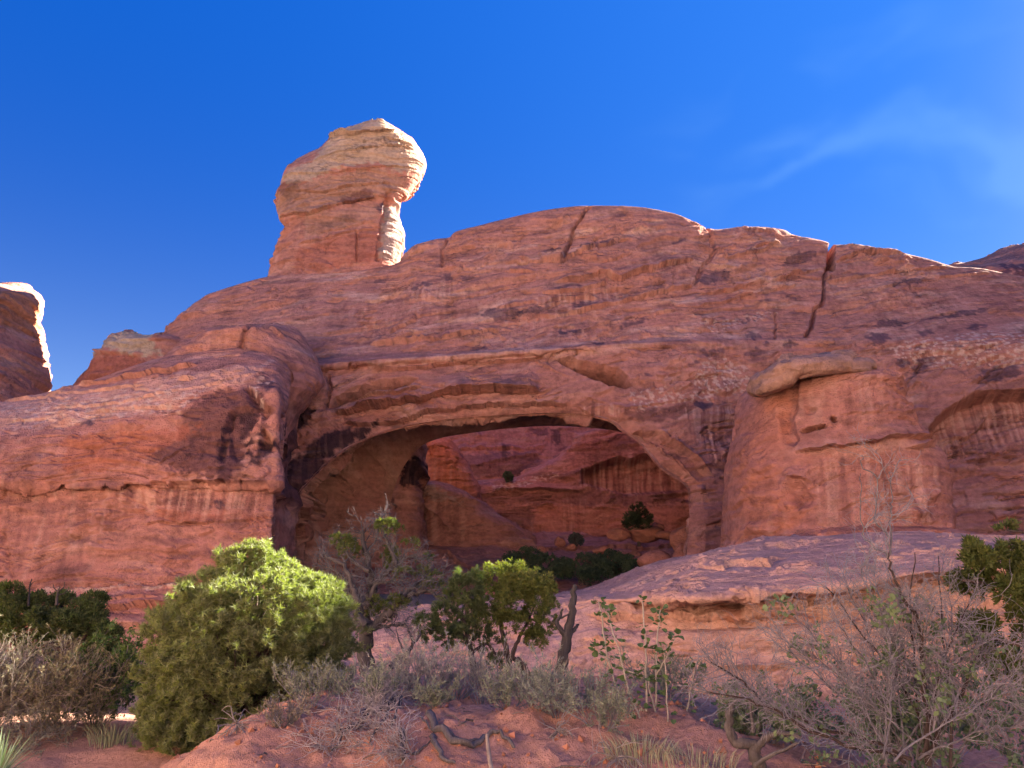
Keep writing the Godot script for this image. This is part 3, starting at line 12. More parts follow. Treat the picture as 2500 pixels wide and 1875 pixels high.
	"pillar": [14, 17, [-46.34,14.99,-65.58,-46.67,17.8,-65.58,-46.86,18.73,-65.58,-47.12,20.43,-65.58,-47.3,21.71,-65.58,-47.58,23.23,-65.58,-47.79,24.24,-65.58,-47.9,24.77,-65.58,-48.02,25.21,-65.58,-48.18,26.19,-65.58,-48.21,26.77,-65.58,-48.36,27.44,-65.58,-48.25,27.8,-65.58,-47.25,27.98,-65.58,-46.28,28.39,-65.58,-45.2,27.7,-63.35,-44.92,26.59,-60.56,-47.91,14.73,-64.31,-48.13,17.49,-64.31,-48.31,18.4,-64.31,-48.56,20.06,-64.31,-48.7,21.32,-64.31,-48.94,22.81,-64.31,-49.11,23.8,-64.31,-49.18,24.32,-64.31,-49.3,24.75,-64.31,-49.48,25.71,-64.31,-49.51,26.28,-64.31,-49.65,26.94,-64.31,-49.4,27.29,-64.31,-48.07,27.47,-64.31,-46.78,27.87,-64.31,-45.42,27.38,-62.59,-44.98,26.54,-60.43,-48.68,14.28,-62.1,-48.85,16.94,-62.1,-49.02,17.82,-62.1,-49.27,19.43,-62.1,-49.4,20.64,-62.1,-49.61,22.08,-62.1,-49.76,23.04,-62.1,-49.82,23.54,-62.1,-49.94,23.95,-62.1,-50.12,24.88,-62.1,-50.15,25.43,-62.1,-50.28,26.07,-62.1,-49.97,26.41,-62.1,-48.48,26.58,-62.1,-47.02,26.97,-62.1,-45.53,26.84,-61.26,-45.01,26.45,-60.21,-48.68,13.42,-57.9,-48.85,15.91,-57.9,-49.02,16.72,-57.9,-49.27,18.22,-57.9,-49.4,19.36,-57.9,-49.61,20.7,-57.9,-49.76,21.59,-57.9,-49.82,22.06,-57.9,-49.94,22.45,-57.9,-50.12,23.31,-57.9,-50.15,23.82,-57.9,-50.28,24.42,-57.9,-49.97,24.73,-57.9,-48.48,24.89,-57.9,-47.02,25.25,-57.9,-45.53,25.8,-58.74,-45.01,26.27,-59.79,-47.91,12.97,-55.69,-48.13,15.36,-55.69,-48.31,16.15,-55.69,-48.56,17.59,-55.69,-48.7,18.68,-55.69,-48.94,19.97,-55.69,-49.11,20.82,-55.69,-49.18,21.27,-55.69,-49.3,21.65,-55.69,-49.48,22.48,-55.69,-49.51,22.97,-55.69,-49.65,23.54,-55.69,-49.4,23.85,-55.69,-48.07,24,-55.69,-46.78,24.35,-55.69,-45.42,25.25,-57.41,-44.98,26.18,-59.57,-46.34,12.71,-54.42,-46.67,15.05,-54.42,-46.86,15.81,-54.42,-47.12,17.22,-54.42,-47.3,18.29,-54.42,-47.58,19.55,-54.42,-47.79,20.39,-54.42,-47.9,20.83,-54.42,-48.02,21.19,-54.42,-48.18,22,-54.42,-48.21,22.49,-54.42,-48.36,23.04,-54.42,-48.25,23.34,-54.42,-47.25,23.49,-54.42,-46.28,23.83,-54.42,-45.2,24.94,-56.65,-44.92,26.13,-59.44,-43.26,12.62,-54,-43.81,14.94,-54,-44.02,15.7,-54,-44.3,17.1,-54,-44.56,18.16,-54,-44.93,19.41,-54,-45.21,20.24,-54,-45.38,20.68,-54,-45.49,21.04,-54,-45.64,21.84,-54,-45.66,22.32,-54,-45.85,22.88,-54,-45.99,23.17,-54,-45.63,23.32,-54,-45.31,23.66,-54,-44.77,24.83,-56.4,-44.82,26.11,-59.4,-40.18,12.71,-54.42,-40.95,15.05,-54.42,-41.18,15.81,-54.42,-41.49,17.22,-54.42,-41.81,18.29,-54.42,-42.27,19.55,-54.42,-42.63,20.39,-54.42,-42.85,20.83,-54.42,-42.96,21.19,-54.42,-43.09,22,-54.42,-43.11,22.49,-54.42,-43.33,23.04,-54.42,-43.73,23.34,-54.42,-44.02,23.49,-54.42,-44.34,23.83,-54.42,-44.34,24.94,-56.65,-44.71,26.13,-59.44,-38.62,12.97,-55.69,-39.49,15.36,-55.69,-39.73,16.15,-55.69,-40.05,17.59,-55.69,-40.41,18.68,-55.69,-40.92,19.97,-55.69,-41.31,20.82,-55.69,-41.57,21.27,-55.69,-41.68,21.65,-55.69,-41.79,22.48,-55.69,-41.8,22.97,-55.69,-42.05,23.54,-55.69,-42.57,23.85,-55.69,-43.19,24,-55.69,-43.85,24.35,-55.69,-44.12,25.25,-57.41,-44.65,26.18,-59.57,-37.84,13.42,-57.9,-38.77,15.91,-57.9,-39.01,16.72,-57.9,-39.34,18.22,-57.9,-39.72,19.36,-57.9,-40.25,20.7,-57.9,-40.66,21.59,-57.9,-40.93,22.06,-57.9,-41.04,22.45,-57.9,-41.15,23.31,-57.9,-41.16,23.82,-57.9,-41.42,24.42,-57.9,-42,24.73,-57.9,-42.78,24.89,-57.9,-43.6,25.25,-57.9,-44.01,25.8,-58.74,-44.63,26.27,-59.79,-37.84,14.28,-62.1,-38.77,16.94,-62.1,-39.01,17.82,-62.1,-39.34,19.43,-62.1,-39.72,20.64,-62.1,-40.25,22.08,-62.1,-40.66,23.04,-62.1,-40.93,23.54,-62.1,-41.04,23.95,-62.1,-41.15,24.88,-62.1,-41.16,25.43,-62.1,-41.42,26.07,-62.1,-42,26.41,-62.1,-42.78,26.58,-62.1,-43.6,26.97,-62.1,-44.01,26.84,-61.26,-44.63,26.45,-60.21,-38.62,14.73,-64.31,-39.49,17.49,-64.31,-39.73,18.4,-64.31,-40.05,20.06,-64.31,-40.41,21.32,-64.31,-40.92,22.81,-64.31,-41.31,23.8,-64.31,-41.57,24.32,-64.31,-41.68,24.75,-64.31,-41.79,25.71,-64.31,-41.8,26.28,-64.31,-42.05,26.94,-64.31,-42.57,27.29,-64.31,-43.19,27.47,-64.31,-43.85,27.87,-64.31,-44.12,27.38,-62.59,-44.65,26.54,-60.43,-40.18,14.99,-65.58,-40.95,17.8,-65.58,-41.18,18.73,-65.58,-41.49,20.43,-65.58,-41.81,21.71,-65.58,-42.27,23.23,-65.58,-42.63,24.24,-65.58,-42.85,24.77,-65.58,-42.96,25.21,-65.58,-43.09,26.19,-65.58,-43.11,26.77,-65.58,-43.33,27.44,-65.58,-43.73,27.8,-65.58,-44.02,27.98,-65.58,-44.34,28.39,-65.58,-44.34,27.7,-63.35,-44.71,26.59,-60.56,-43.26,15.07,-66,-43.81,17.91,-66,-44.02,18.84,-66,-44.3,20.55,-66,-44.56,21.84,-66,-44.93,23.37,-66,-45.21,24.38,-66,-45.38,24.92,-66,-45.49,25.36,-66,-45.64,26.34,-66,-45.66,26.93,-66,-45.85,27.61,-66,-45.99,27.97,-66,-45.63,28.15,-66,-45.31,28.56,-66,-44.77,27.8,-63.6,-44.82,26.61,-60.6]],
	"paledome": [14, 9, [-34.08,16.67,-67.6,-33.46,19.26,-67.6,-32.68,21.01,-67.6,-32.34,22.11,-67.6,-32.03,23.14,-67.6,-31.54,23.76,-67.6,-30.9,24.12,-67.6,-30.59,23.6,-65.76,-30.18,22.85,-63.46,-35.99,16.41,-66.43,-35.2,18.95,-66.43,-34.16,20.67,-66.43,-33.68,21.75,-66.43,-33.24,22.76,-66.43,-32.56,23.38,-66.43,-31.62,23.73,-66.43,-31.08,23.36,-65.06,-30.43,22.81,-63.34,-36.98,15.98,-64.5,-36.09,18.45,-64.5,-34.93,20.12,-64.5,-34.36,21.17,-64.5,-33.87,22.15,-64.5,-33.08,22.75,-64.5,-31.99,23.09,-64.5,-31.33,22.98,-63.9,-30.55,22.75,-63.15,-36.98,15.31,-61.5,-36.09,17.66,-61.5,-34.93,19.25,-61.5,-34.36,20.26,-61.5,-33.87,21.19,-61.5,-33.08,21.76,-61.5,-31.99,22.09,-61.5,-31.33,22.37,-62.1,-30.55,22.64,-62.85,-35.99,14.88,-59.57,-35.2,17.16,-59.57,-34.16,18.7,-59.57,-33.68,19.68,-59.57,-33.24,20.58,-59.57,-32.56,21.13,-59.57,-31.62,21.45,-59.57,-31.08,21.99,-60.94,-30.43,22.58,-62.66,-34.08,14.62,-58.4,-33.46,16.85,-58.4,-32.68,18.36,-58.4,-32.34,19.32,-58.4,-32.03,20.2,-58.4,-31.54,20.75,-58.4,-30.9,21.06,-58.4,-30.59,21.75,-60.24,-30.18,22.54,-62.54,-30.89,14.53,-58,-30.56,16.75,-58,-30.21,18.25,-58,-30.12,19.2,-58,-30.01,20.08,-58,-29.84,20.62,-58,-29.7,20.92,-58,-29.77,21.67,-60,-29.77,22.53,-62.5,-27.71,14.62,-58.4,-27.67,16.85,-58.4,-27.74,18.36,-58.4,-27.89,19.32,-58.4,-27.99,20.2,-58.4,-28.14,20.75,-58.4,-28.5,21.06,-58.4,-28.95,21.75,-60.24,-29.36,22.54,-62.54,-25.79,14.88,-59.57,-25.93,17.16,-59.57,-26.26,18.7,-59.57,-26.55,19.68,-59.57,-26.78,20.58,-59.57,-27.12,21.13,-59.57,-27.78,21.45,-59.57,-28.46,21.99,-60.94,-29.12,22.58,-62.66,-24.81,15.31,-61.5,-25.04,17.66,-61.5,-25.5,19.25,-61.5,-25.87,20.26,-61.5,-26.15,21.19,-61.5,-26.6,21.76,-61.5,-27.41,22.09,-61.5,-28.2,22.37,-62.1,-28.99,22.64,-62.85,-24.81,15.98,-64.5,-25.04,18.45,-64.5,-25.5,20.12,-64.5,-25.87,21.17,-64.5,-26.15,22.15,-64.5,-26.6,22.75,-64.5,-27.41,23.09,-64.5,-28.2,22.98,-63.9,-28.99,22.75,-63.15,-25.79,16.41,-66.43,-25.93,18.95,-66.43,-26.26,20.67,-66.43,-26.55,21.75,-66.43,-26.78,22.76,-66.43,-27.12,23.38,-66.43,-27.78,23.73,-66.43,-28.46,23.36,-65.06,-29.12,22.81,-63.34,-27.71,16.67,-67.6,-27.67,19.26,-67.6,-27.74,21.01,-67.6,-27.89,22.11,-67.6,-27.99,23.14,-67.6,-28.14,23.76,-67.6,-28.5,24.12,-67.6,-28.95,23.6,-65.76,-29.36,22.85,-63.46,-30.89,16.76,-68,-30.56,19.36,-68,-30.21,21.12,-68,-30.12,22.23,-68,-30.01,23.26,-68,-29.84,23.89,-68,-29.7,24.26,-68,-29.77,23.68,-66,-29.77,22.86,-63.5]],
	"hump": [14, 12, [-22.52,10.67,-56.34,-22.31,14.16,-56.34,-22.1,15.59,-56.34,-22.02,16.68,-56.34,-22.02,17.77,-56.34,-21.71,18.7,-56.34,-21.31,19.44,-56.34,-20.74,20.18,-56.34,-20.35,20.75,-56.34,-20.03,21.13,-56.34,-19.63,20.87,-55.19,-19.31,20.1,-52.88,-23.89,10.5,-55.31,-23.86,13.93,-55.31,-23.78,15.34,-55.31,-23.82,16.4,-55.31,-23.76,17.48,-55.31,-23.29,18.38,-55.31,-22.71,19.11,-55.31,-21.92,19.84,-55.31,-21.33,20.4,-55.31,-20.77,20.77,-55.31,-20,20.62,-54.47,-19.47,20.07,-52.78,-24.61,10.24,-53.67,-24.67,13.57,-53.67,-24.66,14.93,-53.67,-24.77,15.96,-53.67,-24.67,17.01,-53.67,-24.12,17.88,-53.67,-23.45,18.59,-53.67,-22.54,19.3,-53.67,-21.84,19.84,-53.67,-21.16,20.2,-53.67,-20.2,20.22,-53.32,-19.55,20.01,-52.62,-24.61,9.86,-51.33,-24.67,13.05,-51.33,-24.66,14.35,-51.33,-24.77,15.34,-51.33,-24.67,16.33,-51.33,-24.12,17.17,-51.33,-23.45,17.85,-51.33,-22.54,18.53,-51.33,-21.84,19.04,-51.33,-21.16,19.39,-51.33,-20.2,19.65,-51.68,-19.55,19.93,-52.38,-23.89,9.6,-49.69,-23.86,12.68,-49.69,-23.78,13.94,-49.69,-23.82,14.9,-49.69,-23.76,15.86,-49.69,-23.29,16.68,-49.69,-22.71,17.33,-49.69,-21.92,17.99,-49.69,-21.33,18.49,-49.69,-20.77,18.82,-49.69,-20,19.25,-50.53,-19.47,19.87,-52.22,-22.52,9.43,-48.66,-22.31,12.45,-48.66,-22.1,13.68,-48.66,-22.02,14.62,-48.66,-22.02,15.57,-48.66,-21.71,16.36,-48.66,-21.31,17,-48.66,-20.74,17.65,-48.66,-20.35,18.14,-48.66,-20.03,18.46,-48.66,-19.63,18.99,-49.81,-19.31,19.84,-52.12,-20.41,9.37,-48.3,-19.92,12.37,-48.3,-19.51,13.6,-48.3,-19.25,14.53,-48.3,-19.36,15.47,-48.3,-19.27,16.25,-48.3,-19.15,16.89,-48.3,-18.92,17.53,-48.3,-18.85,18.01,-48.3,-18.88,18.34,-48.3,-19.06,18.91,-49.56,-19.06,19.82,-52.08,-18.29,9.43,-48.66,-17.54,12.45,-48.66,-16.93,13.68,-48.66,-16.47,14.62,-48.66,-16.69,15.57,-48.66,-16.84,16.36,-48.66,-17,17,-48.66,-17.1,17.65,-48.66,-17.34,18.14,-48.66,-17.73,18.46,-48.66,-18.48,18.99,-49.81,-18.81,19.84,-52.12,-16.92,9.6,-49.69,-15.99,12.68,-49.69,-15.25,13.94,-49.69,-14.67,14.9,-49.69,-14.96,15.86,-49.69,-15.26,16.68,-49.69,-15.59,17.33,-49.69,-15.91,17.99,-49.69,-16.36,18.49,-49.69,-16.98,18.82,-49.69,-18.11,19.25,-50.53,-18.65,19.87,-52.22,-16.2,9.86,-51.33,-15.17,13.05,-51.33,-14.37,14.35,-51.33,-13.73,15.34,-51.33,-14.05,16.33,-51.33,-14.43,17.17,-51.33,-14.86,17.85,-51.33,-15.29,18.53,-51.33,-15.85,19.04,-51.33,-16.59,19.39,-51.33,-17.91,19.65,-51.68,-18.57,19.93,-52.38,-16.2,10.24,-53.67,-15.17,13.57,-53.67,-14.37,14.93,-53.67,-13.73,15.96,-53.67,-14.05,17.01,-53.67,-14.43,17.88,-53.67,-14.86,18.59,-53.67,-15.29,19.3,-53.67,-15.85,19.84,-53.67,-16.59,20.2,-53.67,-17.91,20.22,-53.32,-18.57,20.01,-52.62,-16.92,10.5,-55.31,-15.99,13.93,-55.31,-15.25,15.34,-55.31,-14.67,16.4,-55.31,-14.96,17.48,-55.31,-15.26,18.38,-55.31,-15.59,19.11,-55.31,-15.91,19.84,-55.31,-16.36,20.4,-55.31,-16.98,20.77,-55.31,-18.11,20.62,-54.47,-18.65,20.07,-52.78,-18.29,10.67,-56.34,-17.54,14.16,-56.34,-16.93,15.59,-56.34,-16.47,16.68,-56.34,-16.69,17.77,-56.34,-16.84,18.7,-56.34,-17,19.44,-56.34,-17.1,20.18,-56.34,-17.34,20.75,-56.34,-17.73,21.13,-56.34,-18.48,20.87,-55.19,-18.81,20.1,-52.88,-20.41,10.72,-56.7,-19.92,14.24,-56.7,-19.51,15.68,-56.7,-19.25,16.77,-56.7,-19.36,17.88,-56.7,-19.27,18.8,-56.7,-19.15,19.55,-56.7,-18.92,20.3,-56.7,-18.85,20.87,-56.7,-18.88,21.25,-56.7,-19.06,20.96,-55.44,-19.06,20.12,-52.92]],
	"farfin": [14, 13, [60.55,37.02,-100.28,62.35,41.11,-100.28,63.72,43.19,-100.28,64.86,44.23,-100.28,65.5,45.28,-100.28,66.72,45.78,-100.28,67.57,46.27,-100.28,68.69,46.98,-100.28,69.37,47.76,-100.28,70.05,48.47,-100.28,71.13,48.97,-100.28,72.53,47.15,-96.14,73.16,45.65,-92.83,53.87,36.28,-98.17,55.97,40.28,-98.17,57.76,42.31,-98.17,59.21,43.34,-98.17,60.18,44.36,-98.17,62.11,44.85,-98.17,63.6,45.33,-98.17,65.4,46.02,-98.17,66.68,46.78,-98.17,67.84,47.48,-98.17,69.73,47.97,-98.17,71.79,46.65,-95.08,72.79,45.55,-92.62,50.43,35.06,-94.7,52.68,38.92,-94.7,54.7,40.88,-94.7,56.31,41.86,-94.7,57.44,42.86,-94.7,59.73,43.32,-94.7,61.56,43.79,-94.7,63.72,44.45,-94.7,65.3,45.19,-94.7,66.7,45.86,-94.7,69.02,46.33,-94.7,71.41,45.83,-93.35,72.6,45.38,-92.27,50.43,33.14,-89.3,52.68,36.79,-89.3,54.7,38.63,-89.3,56.31,39.56,-89.3,57.44,40.5,-89.3,59.73,40.94,-89.3,61.56,41.38,-89.3,63.72,42.01,-89.3,65.3,42.7,-89.3,66.7,43.33,-89.3,69.02,43.78,-89.3,71.41,44.55,-90.65,72.6,45.13,-91.73,53.87,31.92,-85.83,55.97,35.42,-85.83,57.76,37.2,-85.83,59.21,38.09,-85.83,60.18,38.99,-85.83,62.11,39.41,-85.83,63.6,39.83,-85.83,65.4,40.44,-85.83,66.68,41.11,-85.83,67.84,41.72,-85.83,69.73,42.14,-85.83,71.79,43.73,-88.92,72.79,44.96,-91.38,60.55,31.18,-83.72,62.35,34.59,-83.72,63.72,36.32,-83.72,64.86,37.19,-83.72,65.5,38.07,-83.72,66.72,38.48,-83.72,67.57,38.89,-83.72,68.69,39.48,-83.72,69.37,40.13,-83.72,70.05,40.73,-83.72,71.13,41.15,-83.72,72.53,43.23,-87.86,73.16,44.86,-91.17,71.66,30.92,-83,72.96,34.3,-83,73.62,36.02,-83,74.26,36.89,-83,74.35,37.76,-83,74.38,38.16,-83,74.17,38.57,-83,74.15,39.16,-83,73.83,39.8,-83,73.72,40.39,-83,73.44,40.81,-83,73.77,43.06,-87.5,73.78,44.83,-91.1,82.76,31.18,-83.72,83.57,34.59,-83.72,83.53,36.32,-83.72,83.65,37.19,-83.72,83.2,38.07,-83.72,82.05,38.48,-83.72,80.77,38.89,-83.72,79.6,39.48,-83.72,78.3,40.13,-83.72,77.39,40.73,-83.72,75.76,41.15,-83.72,75.01,43.23,-87.86,74.4,44.86,-91.17,89.44,31.92,-85.83,89.96,35.42,-85.83,89.49,37.2,-85.83,89.3,38.09,-85.83,88.53,38.99,-85.83,86.66,39.41,-85.83,84.74,39.83,-85.83,82.89,40.44,-85.83,80.99,41.11,-85.83,79.6,41.72,-85.83,77.15,42.14,-85.83,75.75,43.73,-88.92,74.77,44.96,-91.38,92.88,33.14,-89.3,93.24,36.79,-89.3,92.55,38.63,-89.3,92.21,39.56,-89.3,91.27,40.5,-89.3,89.03,40.94,-89.3,86.78,41.38,-89.3,84.58,42.01,-89.3,82.37,42.7,-89.3,80.73,43.33,-89.3,77.87,43.78,-89.3,76.13,44.55,-90.65,74.96,45.13,-91.73,92.88,35.06,-94.7,93.24,38.92,-94.7,92.55,40.88,-94.7,92.21,41.86,-94.7,91.27,42.86,-94.7,89.03,43.32,-94.7,86.78,43.79,-94.7,84.58,44.45,-94.7,82.37,45.19,-94.7,80.73,45.86,-94.7,77.87,46.33,-94.7,76.13,45.83,-93.35,74.96,45.38,-92.27,89.44,36.28,-98.17,89.96,40.28,-98.17,89.49,42.31,-98.17,89.3,43.34,-98.17,88.53,44.36,-98.17,86.66,44.85,-98.17,84.74,45.33,-98.17,82.89,46.02,-98.17,80.99,46.78,-98.17,79.6,47.48,-98.17,77.15,47.97,-98.17,75.75,46.65,-95.08,74.77,45.55,-92.62,82.76,37.02,-100.28,83.57,41.11,-100.28,83.53,43.19,-100.28,83.65,44.23,-100.28,83.2,45.28,-100.28,82.05,45.78,-100.28,80.77,46.27,-100.28,79.6,46.98,-100.28,78.3,47.76,-100.28,77.39,48.47,-100.28,75.76,48.97,-100.28,75.01,47.15,-96.14,74.4,45.65,-92.83,71.66,37.28,-101,72.96,41.4,-101,73.62,43.49,-101,74.26,44.54,-101,74.35,45.6,-101,74.38,46.09,-101,74.17,46.59,-101,74.15,47.3,-101,73.83,48.09,-101,73.72,48.81,-101,73.44,49.31,-101,73.77,47.32,-96.5,73.78,45.68,-92.9]],
	"stump": [18, 17, [14.77,0.911,-48.74,15.11,3.67,-48.74,15.3,5.08,-48.74,15.48,6.51,-48.74,15.62,7.97,-48.74,15.7,8.79,-48.74,15.82,9.44,-48.74,15.91,10.19,-48.74,15.86,10.94,-48.74,15.87,11.86,-48.74,15.98,12.78,-48.74,16.18,13.71,-48.74,16.46,14.49,-48.74,16.86,14.9,-48.74,17.3,15.27,-48.74,17.61,15.02,-47.17,18.11,14.26,-44.29,13.09,0.922,-47.97,13.49,3.64,-47.97,13.7,5.02,-47.97,13.9,6.43,-47.97,14.05,7.86,-47.97,14.14,8.68,-47.97,14.31,9.32,-47.97,14.46,10.05,-47.97,14.54,10.8,-47.97,14.65,11.69,-47.97,14.84,12.6,-47.97,15.13,13.51,-47.97,15.49,14.28,-47.97,16,14.69,-47.97,16.61,15.06,-47.97,17.11,14.86,-46.63,17.96,14.22,-44.17,11.96,0.94,-46.7,12.39,3.58,-46.7,12.62,4.93,-46.7,12.84,6.31,-46.7,12.99,7.7,-46.7,13.09,8.49,-46.7,13.3,9.12,-46.7,13.48,9.83,-46.7,13.64,10.55,-46.7,13.83,11.43,-46.7,14.07,12.31,-46.7,14.43,13.2,-46.7,14.83,13.95,-46.7,15.42,14.34,-46.7,16.14,14.7,-46.7,16.77,14.61,-45.74,17.86,14.17,-43.98,11.38,0.965,-44.9,11.83,3.51,-44.9,12.08,4.81,-44.9,12.3,6.12,-44.9,12.45,7.46,-44.9,12.55,8.22,-44.9,12.78,8.83,-44.9,12.99,9.51,-44.9,13.19,10.21,-44.9,13.41,11.05,-44.9,13.68,11.9,-44.9,14.07,12.75,-44.9,14.5,13.47,-44.9,15.12,13.85,-44.9,15.91,14.2,-44.9,16.6,14.25,-44.48,17.81,14.09,-43.71,11.38,1.01,-42.1,11.83,3.39,-42.1,12.08,4.6,-42.1,12.3,5.84,-42.1,12.45,7.1,-42.1,12.55,7.81,-42.1,12.78,8.37,-42.1,12.99,9.02,-42.1,13.19,9.67,-42.1,13.41,10.46,-42.1,13.68,11.25,-42.1,14.07,12.06,-42.1,14.5,12.73,-42.1,15.12,13.08,-42.1,15.91,13.41,-42.1,16.6,13.69,-42.52,17.81,13.97,-43.29,11.96,1.03,-40.3,12.39,3.31,-40.3,12.62,4.48,-40.3,12.84,5.66,-40.3,12.99,6.86,-40.3,13.09,7.54,-40.3,13.3,8.08,-40.3,13.48,8.7,-40.3,13.64,9.33,-40.3,13.83,10.08,-40.3,14.07,10.84,-40.3,14.43,11.61,-40.3,14.83,12.25,-40.3,15.42,12.59,-40.3,16.14,12.91,-40.3,16.77,13.34,-41.26,17.86,13.89,-43.02,13.09,1.05,-39.03,13.49,3.26,-39.03,13.7,4.39,-39.03,13.9,5.53,-39.03,14.05,6.7,-39.03,14.14,7.36,-39.03,14.31,7.88,-39.03,14.46,8.48,-39.03,14.54,9.08,-39.03,14.65,9.81,-39.03,14.84,10.55,-39.03,15.13,11.29,-39.03,15.49,11.92,-39.03,16,12.25,-39.03,16.61,12.55,-39.03,17.11,13.08,-40.37,17.96,13.84,-42.83,14.77,1.06,-38.26,15.11,3.22,-38.26,15.3,4.33,-38.26,15.48,5.46,-38.26,15.62,6.6,-38.26,15.7,7.24,-38.26,15.82,7.76,-38.26,15.91,8.34,-38.26,15.86,8.93,-38.26,15.87,9.65,-38.26,15.98,10.37,-38.26,16.18,11.1,-38.26,16.46,11.72,-38.26,16.86,12.04,-38.26,17.3,12.33,-38.26,17.61,12.93,-39.83,18.11,13.81,-42.71,17.42,1.06,-38,17.67,3.21,-38,17.81,4.31,-38,17.96,5.43,-38,18.1,6.56,-38,18.15,7.21,-38,18.2,7.71,-38,18.19,8.3,-38,17.95,8.88,-38,17.79,9.6,-38,17.77,10.31,-38,17.83,11.04,-38,17.98,11.65,-38,18.21,11.97,-38,18.39,12.26,-38,18.41,12.88,-39.65,18.35,13.8,-42.67,20.07,1.06,-38.26,20.23,3.22,-38.26,20.32,4.33,-38.26,20.44,5.46,-38.26,20.57,6.6,-38.26,20.6,7.24,-38.26,20.58,7.76,-38.26,20.47,8.34,-38.26,20.03,8.93,-38.26,19.71,9.65,-38.26,19.56,10.37,-38.26,19.47,11.1,-38.26,19.5,11.72,-38.26,19.56,12.04,-38.26,19.48,12.33,-38.26,19.21,12.93,-39.83,18.58,13.81,-42.71,21.75,1.05,-39.03,21.86,3.26,-39.03,21.91,4.39,-39.03,22.01,5.53,-39.03,22.15,6.7,-39.03,22.16,7.36,-39.03,22.09,7.88,-39.03,21.93,8.48,-39.03,21.35,9.08,-39.03,20.93,9.81,-39.03,20.7,10.55,-39.03,20.52,11.29,-39.03,20.47,11.92,-39.03,20.42,12.25,-39.03,20.17,12.55,-39.03,19.71,13.08,-40.37,18.73,13.84,-42.83,22.88,1.03,-40.3,22.95,3.31,-40.3,22.99,4.48,-40.3,23.08,5.66,-40.3,23.21,6.86,-40.3,23.21,7.54,-40.3,23.1,8.08,-40.3,22.9,8.7,-40.3,22.25,9.33,-40.3,21.75,10.08,-40.3,21.46,10.84,-40.3,21.23,11.61,-40.3,21.13,12.25,-40.3,21,12.59,-40.3,20.64,12.91,-40.3,20.05,13.34,-41.26,18.83,13.89,-43.02,23.46,1.01,-42.1,23.51,3.39,-42.1,23.54,4.6,-42.1,23.62,5.84,-42.1,23.75,7.1,-42.1,23.75,7.81,-42.1,23.62,8.37,-42.1,23.4,9.02,-42.1,22.7,9.67,-42.1,22.17,10.46,-42.1,21.85,11.25,-42.1,21.58,12.06,-42.1,21.46,12.73,-42.1,21.29,13.08,-42.1,20.88,13.41,-42.1,20.23,13.69,-42.52,18.89,13.97,-43.29,23.46,0.965,-44.9,23.51,3.51,-44.9,23.54,4.81,-44.9,23.62,6.12,-44.9,23.75,7.46,-44.9,23.75,8.22,-44.9,23.62,8.83,-44.9,23.4,9.51,-44.9,22.7,10.21,-44.9,22.17,11.05,-44.9,21.85,11.9,-44.9,21.58,12.75,-44.9,21.46,13.47,-44.9,21.29,13.85,-44.9,20.88,14.2,-44.9,20.23,14.25,-44.48,18.89,14.09,-43.71,22.88,0.94,-46.7,22.95,3.58,-46.7,22.99,4.93,-46.7,23.08,6.31,-46.7,23.21,7.7,-46.7,23.21,8.49,-46.7,23.1,9.12,-46.7,22.9,9.83,-46.7,22.25,10.55,-46.7,21.75,11.43,-46.7,21.46,12.31,-46.7,21.23,13.2,-46.7,21.13,13.95,-46.7,21,14.34,-46.7,20.64,14.7,-46.7,20.05,14.61,-45.74,18.83,14.17,-43.98,21.75,0.922,-47.97,21.86,3.64,-47.97,21.91,5.02,-47.97,22.01,6.43,-47.97,22.15,7.86,-47.97,22.16,8.68,-47.97,22.09,9.32,-47.97,21.93,10.05,-47.97,21.35,10.8,-47.97,20.93,11.69,-47.97,20.7,12.6,-47.97,20.52,13.51,-47.97,20.47,14.28,-47.97,20.42,14.69,-47.97,20.17,15.06,-47.97,19.71,14.86,-46.63,18.73,14.22,-44.17,20.07,0.911,-48.74,20.23,3.67,-48.74,20.32,5.08,-48.74,20.44,6.51,-48.74,20.57,7.97,-48.74,20.6,8.79,-48.74,20.58,9.44,-48.74,20.47,10.19,-48.74,20.03,10.94,-48.74,19.71,11.86,-48.74,19.56,12.78,-48.74,19.47,13.71,-48.74,19.5,14.49,-48.74,19.56,14.9,-48.74,19.48,15.27,-48.74,19.21,15.02,-47.17,18.58,14.26,-44.29,17.42,0.908,-49,17.67,3.68,-49,17.81,5.1,-49,17.96,6.54,-49,18.1,8,-49,18.15,8.83,-49,18.2,9.48,-49,18.19,10.24,-49,17.95,10.99,-49,17.79,11.91,-49,17.77,12.84,-49,17.83,13.77,-49,17.98,14.56,-49,18.21,14.97,-49,18.39,15.35,-49,18.41,15.07,-47.35,18.35,14.27,-44.33]],
